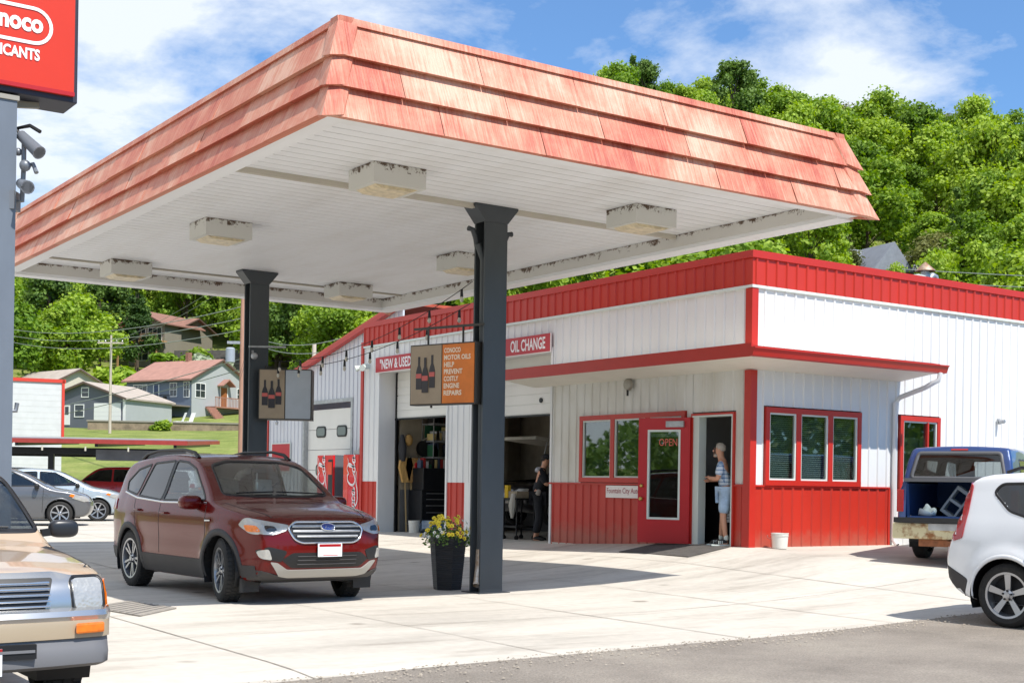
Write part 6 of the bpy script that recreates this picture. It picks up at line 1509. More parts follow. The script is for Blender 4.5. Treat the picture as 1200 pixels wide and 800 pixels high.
mb = MB(); mb.ball((0, 0, .05), .12, .14, .06, n=12, m=8); mb.v = [(x, y, max(0, z*(1+.5*math.sin(40*x)+.3*math.sin(33*y)))) for x, y, z in mb.v]; mb.build('cloth', m_gasket, rg, smooth=True)

# ---- far cars at left
def simple_car(name, label, cat, u, v, hdg, kind, pm, h=.045, group=None, wr=.32, style='multi', zoff=0.):
    if kind == 'hatch':
        side = [(1.95, .25), (2.10, .40), (2.12, .60), (2.0, .78), (1.6, .92), (1.15, 1.0), (.6, 1.28), (.2, 1.44), (-.3, 1.50), (-1.0, 1.47), (-1.6, 1.32), (-1.95, 1.1), (-2.08, .9), (-2.1, .5), (-1.95, .28), (0, .2)]
        win_ = [rnd([(.80, 1.03), (.12, 1.38), (-.3, 1.41), (-.3, 1.0)], .04), rnd([(-.38, 1.0), (-.38, 1.41), (-.9, 1.38), (-1.35, 1.15), (-1.3, 1.03)], .04)]; wb = (1.28, -1.28); fz = (1.03, 1.38)
    elif kind == 'sedan':
        side = [(2.15, .25), (2.3, .4), (2.3, .6), (2.15, .75), (1.6, .88), (1.0, .97), (.5, 1.25), (.15, 1.38), (-.5, 1.41), (-1.0, 1.32), (-1.5, 1.08), (-2.0, 1.0), (-2.25, .9), (-2.3, .5), (-2.1, .25), (0, .2)]
        win_ = [rnd([(.75, 1.0), (.12, 1.30), (-.25, 1.33), (-.25, .97)], .04), rnd([(-.33, .97), (-.33, 1.33), (-.85, 1.26), (-1.2, 1.02)], .04)]; wb = (1.38, -1.32); fz = (1.0, 1.3)
    else:
        side = [(2.1, .3), (2.28, .45), (2.28, .75), (2.1, .93), (1.5, 1.03), (1.05, 1.1), (.6, 1.42), (.3, 1.58), (-.4, 1.63), (-1.7, 1.60), (-2.05, 1.5), (-2.2, 1.1), (-2.28, .9), (-2.28, .5), (-2.1, .3), (0, .25)]
        win_ = [rnd([(.82, 1.13), (.3, 1.48), (-.15, 1.52), (-.15, 1.1)], .04), rnd([(-.23, 1.1), (-.23, 1.52), (-1.0, 1.51), (-1.05, 1.1)], .04), rnd([(-1.13, 1.1), (-1.1, 1.51), (-1.8, 1.46), (-1.95, 1.12)], .04)]; wb = (1.35, -1.35); fz = (1.15, 1.5)
    whs = ((wb[0], wr, wr+.055), (wb[1], wr, wr+.055)); x0, x1 = min(a for a, _ in side), max(a for a, _ in side)
    B = Body(side, .88, ([x0, x0+.4, -.8, .5, 1.3, x1-.4, x1], [.84, .94, 1., 1., .98, .93, .82]), ([.2, .4, .6, .85, 1.0, 1.15, 1.4, 1.65], [.92, .97, 1.0, .995, .96, .90, .80, .70]), nose=.2, tail=.14, crown=.05, k=.06, h=h, wheels=whs)
    S = [(P, m_tglass if kind == 'wagon' else None) for P in win_]; F_ = [rnd([(-.62, fz[0]+.05), (.62, fz[0]+.05), (.52, fz[1]), (-.52, fz[1])], .05)]
    o, _ = vehicle(name, label, cat, u, v, hdg, B, pm, whs, holes_of(S, F_), wr, .2, style, tw=.86, lipw=.04, zoff=zoff, group=group)
    glazed(B, o, S, F_, m_cglass, m_cglass)
    for f_ in (lambda P: P, mir): patch(B, 'headlight', 'front', f_(rnd([(.5, .62), (.8, .64), (.8, .78), (.6, .74)], .03)), m_lampc, o, .01, .02)
    for sd in ('side+', 'side-'):
        patch(B, 'side_headlight', sd, rnd([(x1-.22, .62), (x1-.55, .72), (x1-.50, .80), (x1-.28, .78)], .02), m_lampc, o, .01, .02); patch(B, 'side_marker', sd, rnd([(x1-.52, .74), (x1-.62, .78), (x1-.56, .83), (x1-.48, .80)], .01), m_amber, o, .012, .02)
        patch(B, 'taillight', sd, rnd([(x0+.12, .8), (x0+.35, .82), (x0+.3, .98), (x0+.15, .98)], .02), m_lampr, o, .01, .02)
        strip_on(B, 'door_seam', sd, [(.85, .35), (.88, 1.0)], .012, m_seal, o, .001); strip_on(B, 'door_seam', sd, [(-.34, .35), (-.34, 1.0)], .012, m_seal, o, .001)
    handle(B, o, -.2, .88, pm); mirrors(o, .72, .84, 1.02, m_black, (.06, .1, .07)); seats(o, .05, -.8, .4, m_seatd)
    return o, B
m_grey = paint('dark_grey_metallic', lin(92, 94, 98), .35, .35); m_silv = paint('silver_blue_metallic', lin(170, 182, 190), .3, .35); m_carred = paint('bright_red_paint', lin(190, 34, 40), .05, .35)
def place(wx, X, Z, hdg, side_off=.86):
    """centre of a car whose right front wheel (local x wx) touches the ground at (X, Z)"""
    u, v = loc(X, Z); f = Vector((math.cos(R(hdg)), math.sin(R(hdg)))); r = Vector((f.y, -f.x)); c = Vector((u, v))-f*wx-r*side_off; return c.x, c.y
x, y = place(1.28, -11.6, 34.2, -17); o, _ = simple_car('parked_car', 'dark grey metallic hatchback with alloy wheels parked behind the gold pickup', 'car', x, y, -17, 'hatch', m_grey, .04)
x, y = place(1.28, -11.9, 38.3, -17); simple_car('parked_car', 'light silver blue hatchback parked just behind the dark grey one', 'car', x, y, -17, 'hatch', m_silv, .05)
x, y = loc(-14.3, 47.6); simple_car('parked_wagon', 'bright red wagon parked near the far carport posts', 'car', x, y, 150, 'wagon', m_carred, .05)
x, y = loc(-20.3, 52); simple_car('parked_car', 'white car farthest left beyond the grey hatchbacks', 'car', x, y, 150, 'wagon', m_wpaint, .06)
x, y = loc(-17.2, 48.5); simple_car('parked_car', 'pale silver car with dark rear glass between the hatchbacks and red wagon', 'car', x, y, 55, 'sedan', m_silv, .06)
x, y = loc(-15.4, 56.0); simple_car('parked_car', 'white car farthest back, half hidden by the red wagon', 'car', x, y, 150, 'wagon', m_wpaint, .06)
x, y = loc(-11.4, 56.0); simple_car('parked_car', 'dark car far back just left of the maroon crossover roof', 'car', x, y, 150, 'hatch', m_grey, .06)
# ------------------------------------------------------------------ small things on the forecourt
# vending machines in the recess beside the bays
m_vred = mat('vending_red', lin(218, 28, 36), .3, var=.03, coat=.5); m_vor = mat('vending_orange_red', lin(222, 62, 40), .3, coat=.5); m_vgrey = mat('vending_grey', lin(96, 98, 104), .5)
def ribbon(mb, pts, w, fn, n=5):
    P = [np.array(p, float) for p in pts]; out = []
    for i in range(len(P)-1):
        p0, p1, p2, p3 = P[max(i-1, 0)], P[i], P[i+1], P[min(i+2, len(P)-1)]
        for k in range(n):
            t = k/n; out.append(.5*((2*p1)+(-p0+p2)*t+(2*p0-5*p1+4*p2-p3)*t*t+(-p0+3*p1-3*p2+p3)*t**3))
    out.append(P[-1]); L = np.array(out); d = np.gradient(L, axis=0); d /= np.linalg.norm(d, axis=1)[:, None]+1e-9; nn = np.stack([-d[:, 1], d[:, 0]], 1); m = len(L)
    tt = np.linspace(0, 1, m); ww = w*(.55+.45*np.abs(nn[:, 0]))*np.minimum(1, .5+4*np.minimum(tt, 1-tt))
    mb.add([fn(*q) for q in L+nn*ww[:, None]/2]+[fn(*q) for q in L-nn*ww[:, None]/2], [(i, i+1, m+i+1, m+i) for i in range(m-1)])
def script(mb, fn):
    """flowing script wordmark, unit box about 4.6 wide, 1.6 high"""
    C = [(.95, 1.15), (.75, 1.42), (.35, 1.35), (.08, .85), (.1, .35), (.45, .12), (.85, .3), (1.0, .5)]
    o = [(0, .38), (-.18, .12), (-.02, -.12), (.2, 0), (.22, .28), (.02, .38)]
    c = [(.3, .3), (.1, .38), (-.08, .18), (0, -.08), (.22, -.06), (.38, .15)]
    a = [(.3, .32), (.1, .38), (-.08, .18), (0, -.08), (.18, 0), (.32, .36), (.28, .02), (.42, .0), (.52, .15)]
    l = [(0, .2), (.2, .75), (.22, 1.05), (.08, .98), (.02, .4), (.08, .02), (.24, .08)]
    def put(s, x, y): ribbon(mb, [(p+x, q+y) for p, q in s], .17, fn)
    put(C, 0, 0); put(o, 1.15, .2); put(c, 1.52, .2); put(a, 1.98, .2); ribbon(mb, [(2.5, .42), (2.72, .45)], .1, fn)
    put(C, 2.6, 0); put(o, 3.78, .2); put(l, 4.02, .18); put(a, 4.42, .2)
    ribbon(mb, [(.85, .3), (1.4, -.28), (2.2, -.3), (3.0, -.05), (3.7, -.12)], .17, fn)
    ribbon(mb, [(3.5, 1.2), (3.9, 1.5), (4.3, 1.3), (4.7, 1.42)], .1, fn)
def vending(label, v0, v1, u, label2=False):
    o = thing('vending_machine', label, 'vending machine', (u, (v0+v1)/2, T(u, (v0+v1)/2)), 0, 'drink machines beside the workshop bay'); w = v1-v0; H = 1.84
    MB().box(.03, .78, -w/2, w/2, .08, H).build('cabinet', m_vgrey, o, bevel=.012)
    f = MB().box(-.02, .03, -w/2+.005, w/2-.005, .1, H-.01).build('front_panel', m_vred, o, bevel=.008)
    MB().box(.06, .7, -w/2+.04, w/2-.04, 0, .08).build('base', m_black, o)
    return o, f, w, H
o, f, w, H = vending('red drink machine with large swirling script, selection buttons and grey side', 30.15, 31.05, 15.40)
MB().box(-.028, -.02, -w/2+.03, -w/2+.27, .35, H-.12).build('button_panel', m_black, f)
MB().box(-.034, -.028, -w/2+.06, -w/2+.28, H-.50, H-.18).build('price_card', m_vor, f)
mb = MB(); script(mb, lambda x, z: (-.030, -.03+z*.28, .22+x*.33)); mb.v = [(x, y, z) for x, y, z in mb.v]; mb.build('script_lettering', m_swhite, f)
MB().box(-.034, -.021, -w/2+.05, -w/2+.28, .4, .62).build('dispenser_slot', m_galv, f)
o, f, w, H = vending('red drink machine with white script running up its front, nearest the bay', 28.80, 29.60, 15.40)
MB().box(-.026, -.02, w/2-.25, w/2-.01, .12, H-.03).build('sunlit_strip', m_vor, f)  # machine's sunlit side face, painted on the front as an orange-red strip
mb = MB(); script(mb, lambda x, z: (-.032, -.27+z*.30, .22+x*.325)); mb.build('script_lettering', m_swhite, f)
mb = MB(); mb.box(.1, .4, -.3, .1, H, H+.10); mb.tube([(.2, -.2, H), (.22, -.1, H+.2), (.3, .1, H+.22), (.3, .25, H)], .03, n=8); mb.build('hose_on_top', m_galv, o)

# planter with yellow and white petunias
m_plant = mat('planter_black', lin(30, 31, 34), .45, var=.1, bump=.5, bscale=14, stretch=(.3, .3, 6))
PU, PV = 9.36, 15.0
pl = thing('flower_planter', 'tall black ribbed planter overflowing with yellow and white petunias beside the near column', 'planter', (PU, PV, T(PU, PV)), .25); pl.scale = (.93, .93, .97)
n = 6; mb = MB(); rr = [(.20, 0), (.205, .03), (.265, .66), (.285, .665), (.285, .71), (.25, .71), (.25, .64)]
mb.lathe(rr, n=6, cap=False); mb.f.append(tuple(range(6))[::-1]); mb.build('pot', m_plant, pl)
mb = MB()
for k in range(24): z = .05+k*.025; r_ = .205+(z-.03)*.097+.002; mb.lathe([(r_, z-.004), (r_+.005, z), (r_, z+.004)], n=6, cap=False)
mb.build('pot_ribs', m_plant, pl)
MB().lathe([(.25, .66), (.001, .67)], n=6, cap=False).build('soil', mat('soil', lin(60, 46, 36), .95), pl)
prng = random.Random(11); mb, my, mwf, md = MB(), MB(), MB(), MB()
for k in range(520):
    a = prng.random()*2*math.pi; rr_ = .33*prng.random()**.5; zz = .70+.26*(1-(rr_/.34)**2)*prng.random()+(-.12*prng.random() if rr_ > .25 else 0)
    c = Vector((rr_*math.cos(a)*1.12, rr_*math.sin(a), zz)); d = Vector((prng.uniform(-1, 1), prng.uniform(-1, 1), prng.uniform(-.2, 1))).normalized(); s_ = d.cross(Vector((prng.uniform(-1, 1), prng.uniform(-1, 1), .3))).normalized(); L = prng.uniform(.035, .06)
    mb.add([c, c+d*L*.5+s_*L*.28, c+d*L, c+d*L*.5-s_*L*.28], [(0, 1, 2, 3)])
for k in range(88):
    a = prng.random()*2*math.pi; rr_ = .36*prng.random()**.5; zz = .76+.26*(1-(rr_/.38)**2)*prng.uniform(.6, 1.05)-(.1*prng.random() if rr_ > .27 else 0)
    c = Vector((rr_*math.cos(a)*1.1, rr_*math.sin(a), zz)); d = (Vector((math.cos(a)*rr_*3, math.sin(a)*rr_*3, .6))+Vector((-.3, -.6, 0))).normalized(); s_ = d.cross(Vector((0, 0, 1))).normalized(); t_ = d.cross(s_)
    white = (c.x > .22 or c.x < -.30); tgt = mwf if white else my; r_ = .026 if white else .034
    pts = [c+d*.0]+[c+d*.018+(s_*math.cos(q)+t_*math.sin(q))*r_*(1 if i % 2 == 0 else .78) for i, q in enumerate([2*math.pi*i/10 for i in range(10)])]
    tgt.add(pts, [(0, i, i % 10+1) for i in range(1, 11)]); md.add([c+d*.012+(s_*math.cos(q)+t_*math.sin(q))*.009 for q in [2*math.pi*i/6 for i in range(6)]], [tuple(range(6))])
mb.build('leaves', mat('petunia_leaf', lin(92, 124, 44), .6, var=.3, vscale=9), pl); my.build('yellow_flowers', mat('petal_yellow', lin(244, 220, 62), .6), pl); mwf.build('white_flowers', mat('petal_white', lin(236, 238, 226), .6), pl); md.build('flower_throats', mat('petal_throat', lin(176, 128, 24), .6), pl)

def bucket(u, v, z, r, h, label, m, rz=0):
    o = thing('bucket', label, 'bucket', (u, v, z), rz)
    MB().lathe([(r*.86, 0), (r*.88, .01), (r, h), (r*1.04, h), (r*1.04, h+.012), (r*.94, h+.012), (r*.82, .02), (.001, .02)], n=28, cap=False).build('bucket_body', m, o, smooth=True)
    MB().lathe([(r*1.02, h*.86), (r*1.05, h*.86), (r*1.05, h*.90), (r*1.02, h*.90)], n=28, cap=False).build('rim_band', m, o)
    mb = MB(); mb.tube([(r*1.05*math.cos(t), r*1.05*math.sin(t)*.25+r*.95, h*.9+math.sin(t)*-.06) for t in np.linspace(0, math.pi, 14)], .004, n=5); mb.build('handle', m_galv, o); return o
m_bkt = mat('bucket_white', lin(222, 220, 212), .45, var=.04, vscale=5)
bucket(15.42, 14.85, T(15.3, 14.9)+.0, .135, .23, 'white plastic bucket against the sunlit red wainscot', m_bkt)
bucket(15.55, 26.4, T(15.03, 26.9)+.0, .13, .27, 'white bucket on the threshold of the left bay below the brooms', m_bkt)
mt = thing('dark_patch', 'dark grey patch on the concrete in front of the open door', 'dark_patch', (14.4, 16.0, 0)); mt.location.z = 0  # thin dark grey patch laid over the concrete by the door
mb = MB(); L = []
for (a, b) in ((13.95, 15.35), (14.92, 15.45), (14.94, 17.2), (14.0, 17.1)): L.append((a-14.4, b-16.0, T(a, b)+.006))
mb.add(L+[(x, y, z+.014) for x, y, z in L], [(4, 5, 6, 7), (0, 1, 5, 4), (1, 2, 6, 5), (2, 3, 7, 6), (3, 0, 4, 7)]); mb.build('patch_surface', mat('patch_grey', lin(84, 80, 76), .95, var=.15, vscale=6, bump=.5, bscale=90), mt)

# ------------------------------------------------------------------ workshop contents
FL = .27
m_tool = mat('toolbox_black', lin(26, 28, 32), .35, var=.15, vscale=4)
tb = thing('tool_cabinet', 'tall black roller tool cabinet full of bits in left bay', 'tool cabinet', (16.2, 26.45, FL), R(90)); tb.scale = (1, .78, .85)
MB().box(0, .6, -.55, .55, .12, 1.15).build('cabinet_body', m_tool, tb, bevel=.01)
for k, (a, b) in enumerate(((.16, .4), (.42, .6), (.62, .78), (.80, .94), (.96, 1.1))):
    dr = MB().box(-.015, 0, -.52, .52, a, b).build('drawer', m_tool, tb); MB().beam((-.03, -.4, (a+b)/2+.03), (-.03, .4, (a+b)/2+.03), .018).build('drawer_handle', m_galv, dr)
mb = MB()
for x in (.08, .52):
    for y in (-.45, .45): mb.lathe([(.06, -.02), (.06, .02)], (x, y, .06), n=12, axis='y')
mb.build('castors', m_black, tb); MB().box(0, .5, -.5, .5, 1.15, 1.75).build('top_chest', m_tool, tb, bevel=.01)
prng = random.Random(5)
oc = thing('parts_clutter', 'small boxes, cans and tools heaped on top of black tool cabinet', 'clutter', (16.2, 26.5, FL+1.49), R(90)); oc.scale = (1, .78, 1)
for k in range(10):
    c = [lin(40, 90, 60), lin(190, 190, 186), lin(150, 40, 40), lin(60, 70, 90), lin(200, 180, 120), lin(30, 30, 32)][k % 6]; mm = mat('clutter_%d' % (k % 6), c, .5)
    y = -.45+k*.1; MB().box(.05, .2, y, y+.075, 0, .08+.16*prng.random()).build('can', mm, oc)
cb2 = thing('sale_box', 'white and blue carton tilted on the floor in left bay', 'box', (15.95, 26.2, FL), R(15))
cb2.rotation_euler = (0, R(18), R(70)); MB().box(-.18, .18, -.28, .28, .05, .24).build('carton', mat('carton_white', lin(196, 206, 216), .6, col2=lin(92, 124, 160), vscale=5), cb2); MB().box(-.186, -.18, -.2, .1, .09, .17).build('carton_print', mat('print_blue', lin(54, 88, 140), .5), cb2)
sv = thing('wall_shelves', 'metal wall shelves stacked with green and grey parts above the tool cabinet', 'shelving', (16.6, 26.8, FL), R(90)); sv.scale = (1, .42, 1)
mb = MB()
for z in (1.72, 2.1, 2.5): mb.box(-.25, .3, -1.1, 1.1, z, z+.04)
for y in (-1.1, 0, 1.08):
    for x in (-.25, .27): mb.box(x, x+.03, y, y+.03, 1.7, 2.9)
mb.build('shelf_frame', m_galv, sv)
for k in range(34):
    z = (1.76, 2.14, 2.54)[k % 3]; c = k % 6; y = -1.0+prng.random()*1.9; h_ = .15+.22*prng.random(); MB().box(-.2, .1, y, y+.1+.12*prng.random(), z, z+h_).build('stored_box', MATS['clutter_%d' % c], sv)
gb = thing('green_banner', 'dark green banner high above the shelves in left bay', 'banner', (16.75, 27.06, 2.62), R(90))
MB().box(-.01, .01, -.55, .55, -.16, .16).build('banner_sheet', mat('banner_green', lin(28, 84, 54), .7), gb); MB().box(-.012, -.010, -.4, .4, -.04, .02).build('banner_stripe', mat('banner_stripe', lin(130, 160, 130), .7), gb)
# things on the side wall (faces -v) of left bay
YW = VE-.23
YW = 27.10
pw = MB(); pw.box(WU+.53, 18.6, YW, YW+.08, .26, 4.3); o = sp(pw, 'workshop_side_wall', mat('pegboard', lin(150, 140, 122), .85, var=.18, vscale=2))
pw = MB(); pw.box(WU+.53, 18.6, YW-.01, YW, .26, 1.25); sp(pw, 'painted_dado', m_intd)
fe = thing('fire_extinguisher', 'red fire extinguisher hung on the wall of the left bay', 'fire extinguisher', (15.9, YW-.1, FL+1.2))
MB().lathe([(.001, 0), (.07, .0), (.078, .03), (.078, .38), (.05, .45), (.025, .47), (.025, .5)], n=16, cap=False).build('cylinder', mat('ext_red', lin(190, 22, 28), .25, coat=1), fe, smooth=True)
mb = MB(); mb.tube([(0, 0, .5), (.1, 0, .54), (.13, 0, .3), (.12, 0, .15)], .012, n=6); mb.box(-.02, .1, -.012, .012, .5, .53); mb.build('hose', m_black, fe)
hr = thing('hose_reel', 'black hose reel with looping pale hose on left bay wall', 'hose reel', (16.12, YW-.15, FL+1.95)); hr.scale = (.62, .62, .62)
mb = MB(); mb.lathe([(.30, -.1), (.30, -.08), (.16, -.07), (.16, .07), (.30, .08), (.30, .1)], n=24, axis='y'); mb.build('reel', m_black, hr)
mb = MB(); mb.tube([(.1+.42*math.cos(t), -.08-.02*t, -.1+.5*math.sin(t)) for t in np.linspace(-2.6, 2.2, 20)], .018, n=6); mb.build('hose', mat('hose_pale', lin(190, 188, 176), .6), hr, smooth=True)
for i, (x, lab, cc) in enumerate(((15.62, 'straw broom leaning against left bay wall nearest the door', lin(196, 156, 92)), (15.78, 'second straw broom just inside, to the right of the first', lin(176, 134, 80)))):
    b = thing('broom', lab, 'broom', (x, YW-.18, FL), 0, 'brooms in the left bay'); MB().beam((0, -.05, 0), (.03, .12, 1.5), .025).build('handle', mat('broom_stick', lin(176, 150, 104), .6), b)
    MB().prism([(-.06, 1.15), (.10, 1.15), (.2, 1.55), (.16, 1.72), (-.12, 1.72), (-.16, 1.5)], lambda a, c, d: (a, .06+d, c), -.04, .04).build('bristles', mat('broom_straw_%d' % i, cc, .9, var=.3, vscale=20, stretch=(4, 4, .3)), b, fix=True)
ht = thing('hanging_gear', 'tan straw hat and dark coats hanging high on left bay wall', 'hanging clothes', (15.72, YW-.12, FL+1.95)); ht.scale = (.62, .9, .62)
MB().ball((0, 0, .3), .16, .08, .22, n=14, m=9).build('straw_hat', mat('hat_straw', lin(190, 150, 88), .8, var=.15, vscale=12), ht, smooth=True)
mb = MB(); mb.tube([(-.3, 0, .5), (-.3, -.02, .0), (-.27, 0, -.5)], [.06, .15, .1], n=10); mb.build('dark_coat', m_seatd, ht, smooth=True)
# right bay: car nose with raised bonnet, cart
cr_ = thing('car_in_bay', 'dark car in the right bay with its white bonnet raised', 'car', (17.6, 22.15, FL), R(180))
side = [(1.9, .3), (2.1, .45), (2.1, .7), (1.9, .92), (1.1, 1.02), (.5, 1.1), (0, 1.45), (-1, 1.5), (-1.9, 1.1), (-2, .5), (-1.8, .3)]
Bb = Body(side, .86, ([-2, -1.5, 0, 1.2, 1.8, 2.1], [.9, 1, 1, .98, .93, .85]), ([.2, .5, .8, 1., 1.2, 1.5], [.93, 1, 1, .96, .86, .72]), h=.06, wheels=((1.25, .32, .38),))
bdark = body_mesh(Bb, 'body', paint('bay_car_black', lin(24, 24, 28), .2, .35), cr_, [('top', [(1.75, -.6), (1.75, .6), (.75, .62), (.75, -.62)])])
cr_.rotation_euler = (0, 0, R(180)); cr_.location = (18.45, 24.0, FL+.25)
mb = MB(); mb.obox((1.15, 0, 1.86), (.55, 0, .05), (0, .66, 0), (-.01, 0, .035)); mb.build('bonnet', mat('bonnet_white', lin(206, 200, 186), .4, var=.1, vscale=3), cr_, bevel=.02)
MB().beam((1.5, .5, .95), (1.25, .5, 1.9), .02).build('bonnet_prop', m_galv, cr_); MB().box(1.0, 1.7, -.5, .5, .7, .95).build('engine', m_brake, cr_, bevel=.04)
for y in (-.62, .62): patch(Bb, 'headlight', 'front', rnd([(y-.14, .66), (y+.14, .66), (y+.14, .80), (y-.14, .80)], .03), m_lampc, cr_, .01, .02)
for y in (-.75, .75): wheel(cr_, 1.25, y, .32, .2, 1 if y > 0 else -1, 'multi')
ct = thing('service_cart', 'small black service cart with rags and a yellow can in the right bay', 'cart', (15.82, 22.55, FL))
mb = MB(); mb.box(-.25, .25, -.22, .3, .82, .86); mb.box(-.25, .25, -.22, .3, .25, .29)
for x in (-.23, .21):
    for y in (-.2, .26): mb.box(x, x+.025, y, y+.025, .08, .86); mb.lathe([(.05, -.015), (.05, .015)], (x, y, .05), n=10, axis='y')
mb.build('frame', m_black, ct); MB().box(-.2, .1, -.15, .25, .86, 1.0).build('rag_box', mat('rag_tan', lin(150, 138, 118), .9, var=.2, vscale=8), ct); MB().box(-.22, -.14, .15, .26, .86, 1.12).build('yellow_can', mat('can_yellow', lin(214, 176, 40), .5), ct)
mb = MB(); mb.tube([(-.24, -.1, .95), (-.27, -.1, .7), (-.26, -.08, .45)], [.05, .08, .03], n=8); mb.build('hanging_rag', mat('rag_grey', lin(176, 172, 162), .9), ct, smooth=True)
dc = thing('office_counter', 'black counter with a red headed price card just inside the doorway', 'counter', (15.62, 15.9, .48))
MB().box(0, .9, .22, 1.0, 0, 1.02).build('counter_body', m_black, dc); MB().box(-.05, .95, .15, 1.05, 1.02, 1.06).build('counter_top', mat('counter_top', lin(70, 68, 66), .4), dc)
pc_ = MB().box(-.006, 0, .26, .52, .35, .8).build('price_card', m_plate, dc); MB().box(-.009, -.006, .26, .52, .72, .8).build('card_header', m_lampr, pc_)
mb = MB()
for k in range(6): mb.box(-.009, -.006, .29, .49, .40+k*.05, .412+k*.05)
mb.build('card_lines', mat('card_text', lin(110, 110, 116), .6), pc_)

# ------------------------------------------------------------------ people
def skin(verts, edges, rad, sub=2):
    me = bpy.data.meshes.new('sk'); me.from_pydata(verts, edges, []); o = bpy.data.objects.new('sk', me); COL.objects.link(o)
    m = o.modifiers.new('s', 'SKIN'); m.use_smooth_shade = True; m.branch_smoothing = .6
    for i, r in enumerate(rad): me.skin_vertices[0].data[i].radius = (r, r) if not isinstance(r, tuple) else r
    me.skin_vertices[0].data[0].use_root = True
    s = o.modifiers.new('ss', 'SUBSURF'); s.levels = sub; s.render_levels = sub
    dg = bpy.context.evaluated_depsgraph_get(); dg.update(); r = bpy.data.meshes.new_from_object(o.evaluated_get(dg)); v = [tuple(x.co) for x in r.vertices]; f = [tuple(p.vertices) for p in r.polygons]
    bpy.data.objects.remove(o); bpy.data.meshes.remove(me); bpy.data.meshes.remove(r); return v, f
def chain(pts, rad, sub=2):
    return skin(pts, [(i, i+1) for i in range(len(pts)-1)], rad, sub)
def person(label, loc_, rz, J, R_, hair, cat='person', mats=None):
    pass
m_skin = mat('skin', lin(198, 146, 118), .55); m_hairg = mat('hair_grey', lin(168, 160, 148), .8); m_haird = mat('hair_dark', lin(40, 32, 28), .8)
def build_person(label, pos, rz, P, mats, cap=None, hair=None, beard=None, shorts=True, sleeves='short'):
    """P: joint dict in local metres, facing +x, +y left"""
    o = thing('person', label, 'person', pos, rz)
    J = P; order = ['pelvis', 'waist', 'chest', 'neck', 'head0', 'head', 'headt']; V = [J[k] for k in order]; Rr = [(.15, .12), (.135, .11), (.165, .12), (.058, .058), (.072, .068), (.098, .082), (.075, .065)]; E_ = [(i, i+1) for i in range(6)]
    def arm(s):
        b = len(V); V.extend([J['sh'+s], J['el'+s], J['wr'+s], J['ha'+s]]); Rr.extend([.058, .045, .029, (.038, .02)]); E_.extend([(2, b), (b, b+1), (b+1, b+2), (b+2, b+3)])
    def leg(s):
        b = len(V); V.extend([J['hi'+s], J['kn'+s], J['ca'+s], J['an'+s], J['he'+s], J['to'+s]]); Rr.extend([.092, .06, .058, .038, (.04, .04), (.042, .026)]); E_.extend([(0, b), (b, b+1), (b+1, b+2), (b+2, b+3), (b+3, b+4), (b+4, b+5)])
    arm('L'); arm('R'); leg('L'); leg('R')
    v, f = skin(V, E_, Rr); mb = MB(); mb.add(v, f)
    # fingers and thumb on both hands
    for s in 'LR':
        w, h_ = Vector(J['wr'+s]), Vector(J['ha'+s]); d = (h_-w).normalized(); sd = d.cross(Vector((0, 0, 1))).normalized(); up = sd.cross(d)
        for k, (off, L_) in enumerate(((-.03, .062), (-.01, .075), (.01, .072), (.028, .056))):
            b0 = h_+sd*off*.9-d*.01; v, f = chain([tuple(b0), tuple(b0+d*L_*.5-up*.006), tuple(b0+d*L_*.8-up*.022), tuple(b0+d*L_*.95-up*.036)], [.0095, .009, .008, .0065], 1); mb.add(v, f)
        b0 = w+(h_-w)*.5+sd*.03*(-1 if s == 'L' else 1); q = sd*(-1 if s == 'L' else 1); v, f = chain([tuple(b0), tuple(b0+q*.025+d*.02), tuple(b0+q*.034+d*.05)], [.012, .011, .008], 1); mb.add(v, f)
    # face: nose, ears, brow, lips
    hd = Vector(J['head']); fx = Vector(J.get('face', (1, 0, 0))).normalized(); ly = Vector((0, 0, 1)).cross(fx)
    mb.ball(hd+fx*.096+Vector((0, 0, -.012)), .016, .014, .022, n=8, m=6); mb.ball(hd+fx*.085+Vector((0, 0, -.062)), .016, .024, .009, n=8, m=5); mb.ball(hd+fx*.07+Vector((0, 0, -.098)), .028, .03, .022, n=8, m=6)
    for s in (-1, 1): mb.ball(hd+ly*s*.082+Vector((0, 0, -.005)), .018, .012, .032, n=8, m=6); mb.ball(hd+fx*.082+ly*s*.032+Vector((0, 0, .030)), .012, .024, .007, n=8, m=5)
    body = mb.build('body', m_skin, o, smooth=True)
    mb = MB()
    for s in (-1, 1): mb.ball(hd+fx*.088+ly*s*.031+Vector((0, 0, .012)), .009, .012, .008, n=8, m=5)
    mb.build('eyes', m_black, o)
    # shirt
    Vs = [J['pelvis'], J['waist'], J['chest'], tuple((Vector(J['neck'])*.9+Vector(J['chest'])*.1))]; Rs = [(.185, .155), (.178, .145), (.205, .15), (.085, .08)]; Es = [(0, 1), (1, 2), (2, 3)]
    for s in 'LR':
        b = len(Vs); el = Vector(J['el'+s]); sh = Vector(J['sh'+s]); end = sh.lerp(el, .85) if sleeves == 'short' else el; Vs.extend([tuple(sh), tuple(end)]); Rs.extend([.082, .072]); Es.extend([(2, b), (b, b+1)])
    v, f = skin(Vs, Es, Rs); MB().add(v, f).build('shirt', mats['shirt'], o, smooth=True)
    pv = Vector(J['pelvis'])-Vector((0, 0, .03)); Vs = [tuple(pv)]; Rs = [(.172, .15)]; Es = []
    for s in 'LR':
        b = len(Vs); hi, kn, ca, an = [Vector(J[k+s]) for k in ('hi', 'kn', 'ca', 'an')]
        if shorts: Vs.extend([tuple(hi), tuple(hi.lerp(kn, .97))]); Rs.extend([.115, .098]); Es.extend([(0, b), (b, b+1)])
        else: Vs.extend([tuple(hi), tuple(kn), tuple(an+Vector((0, 0, .05)))]); Rs.extend([.108, .085, .068]); Es.extend([(0, b), (b, b+1), (b+1, b+2)])
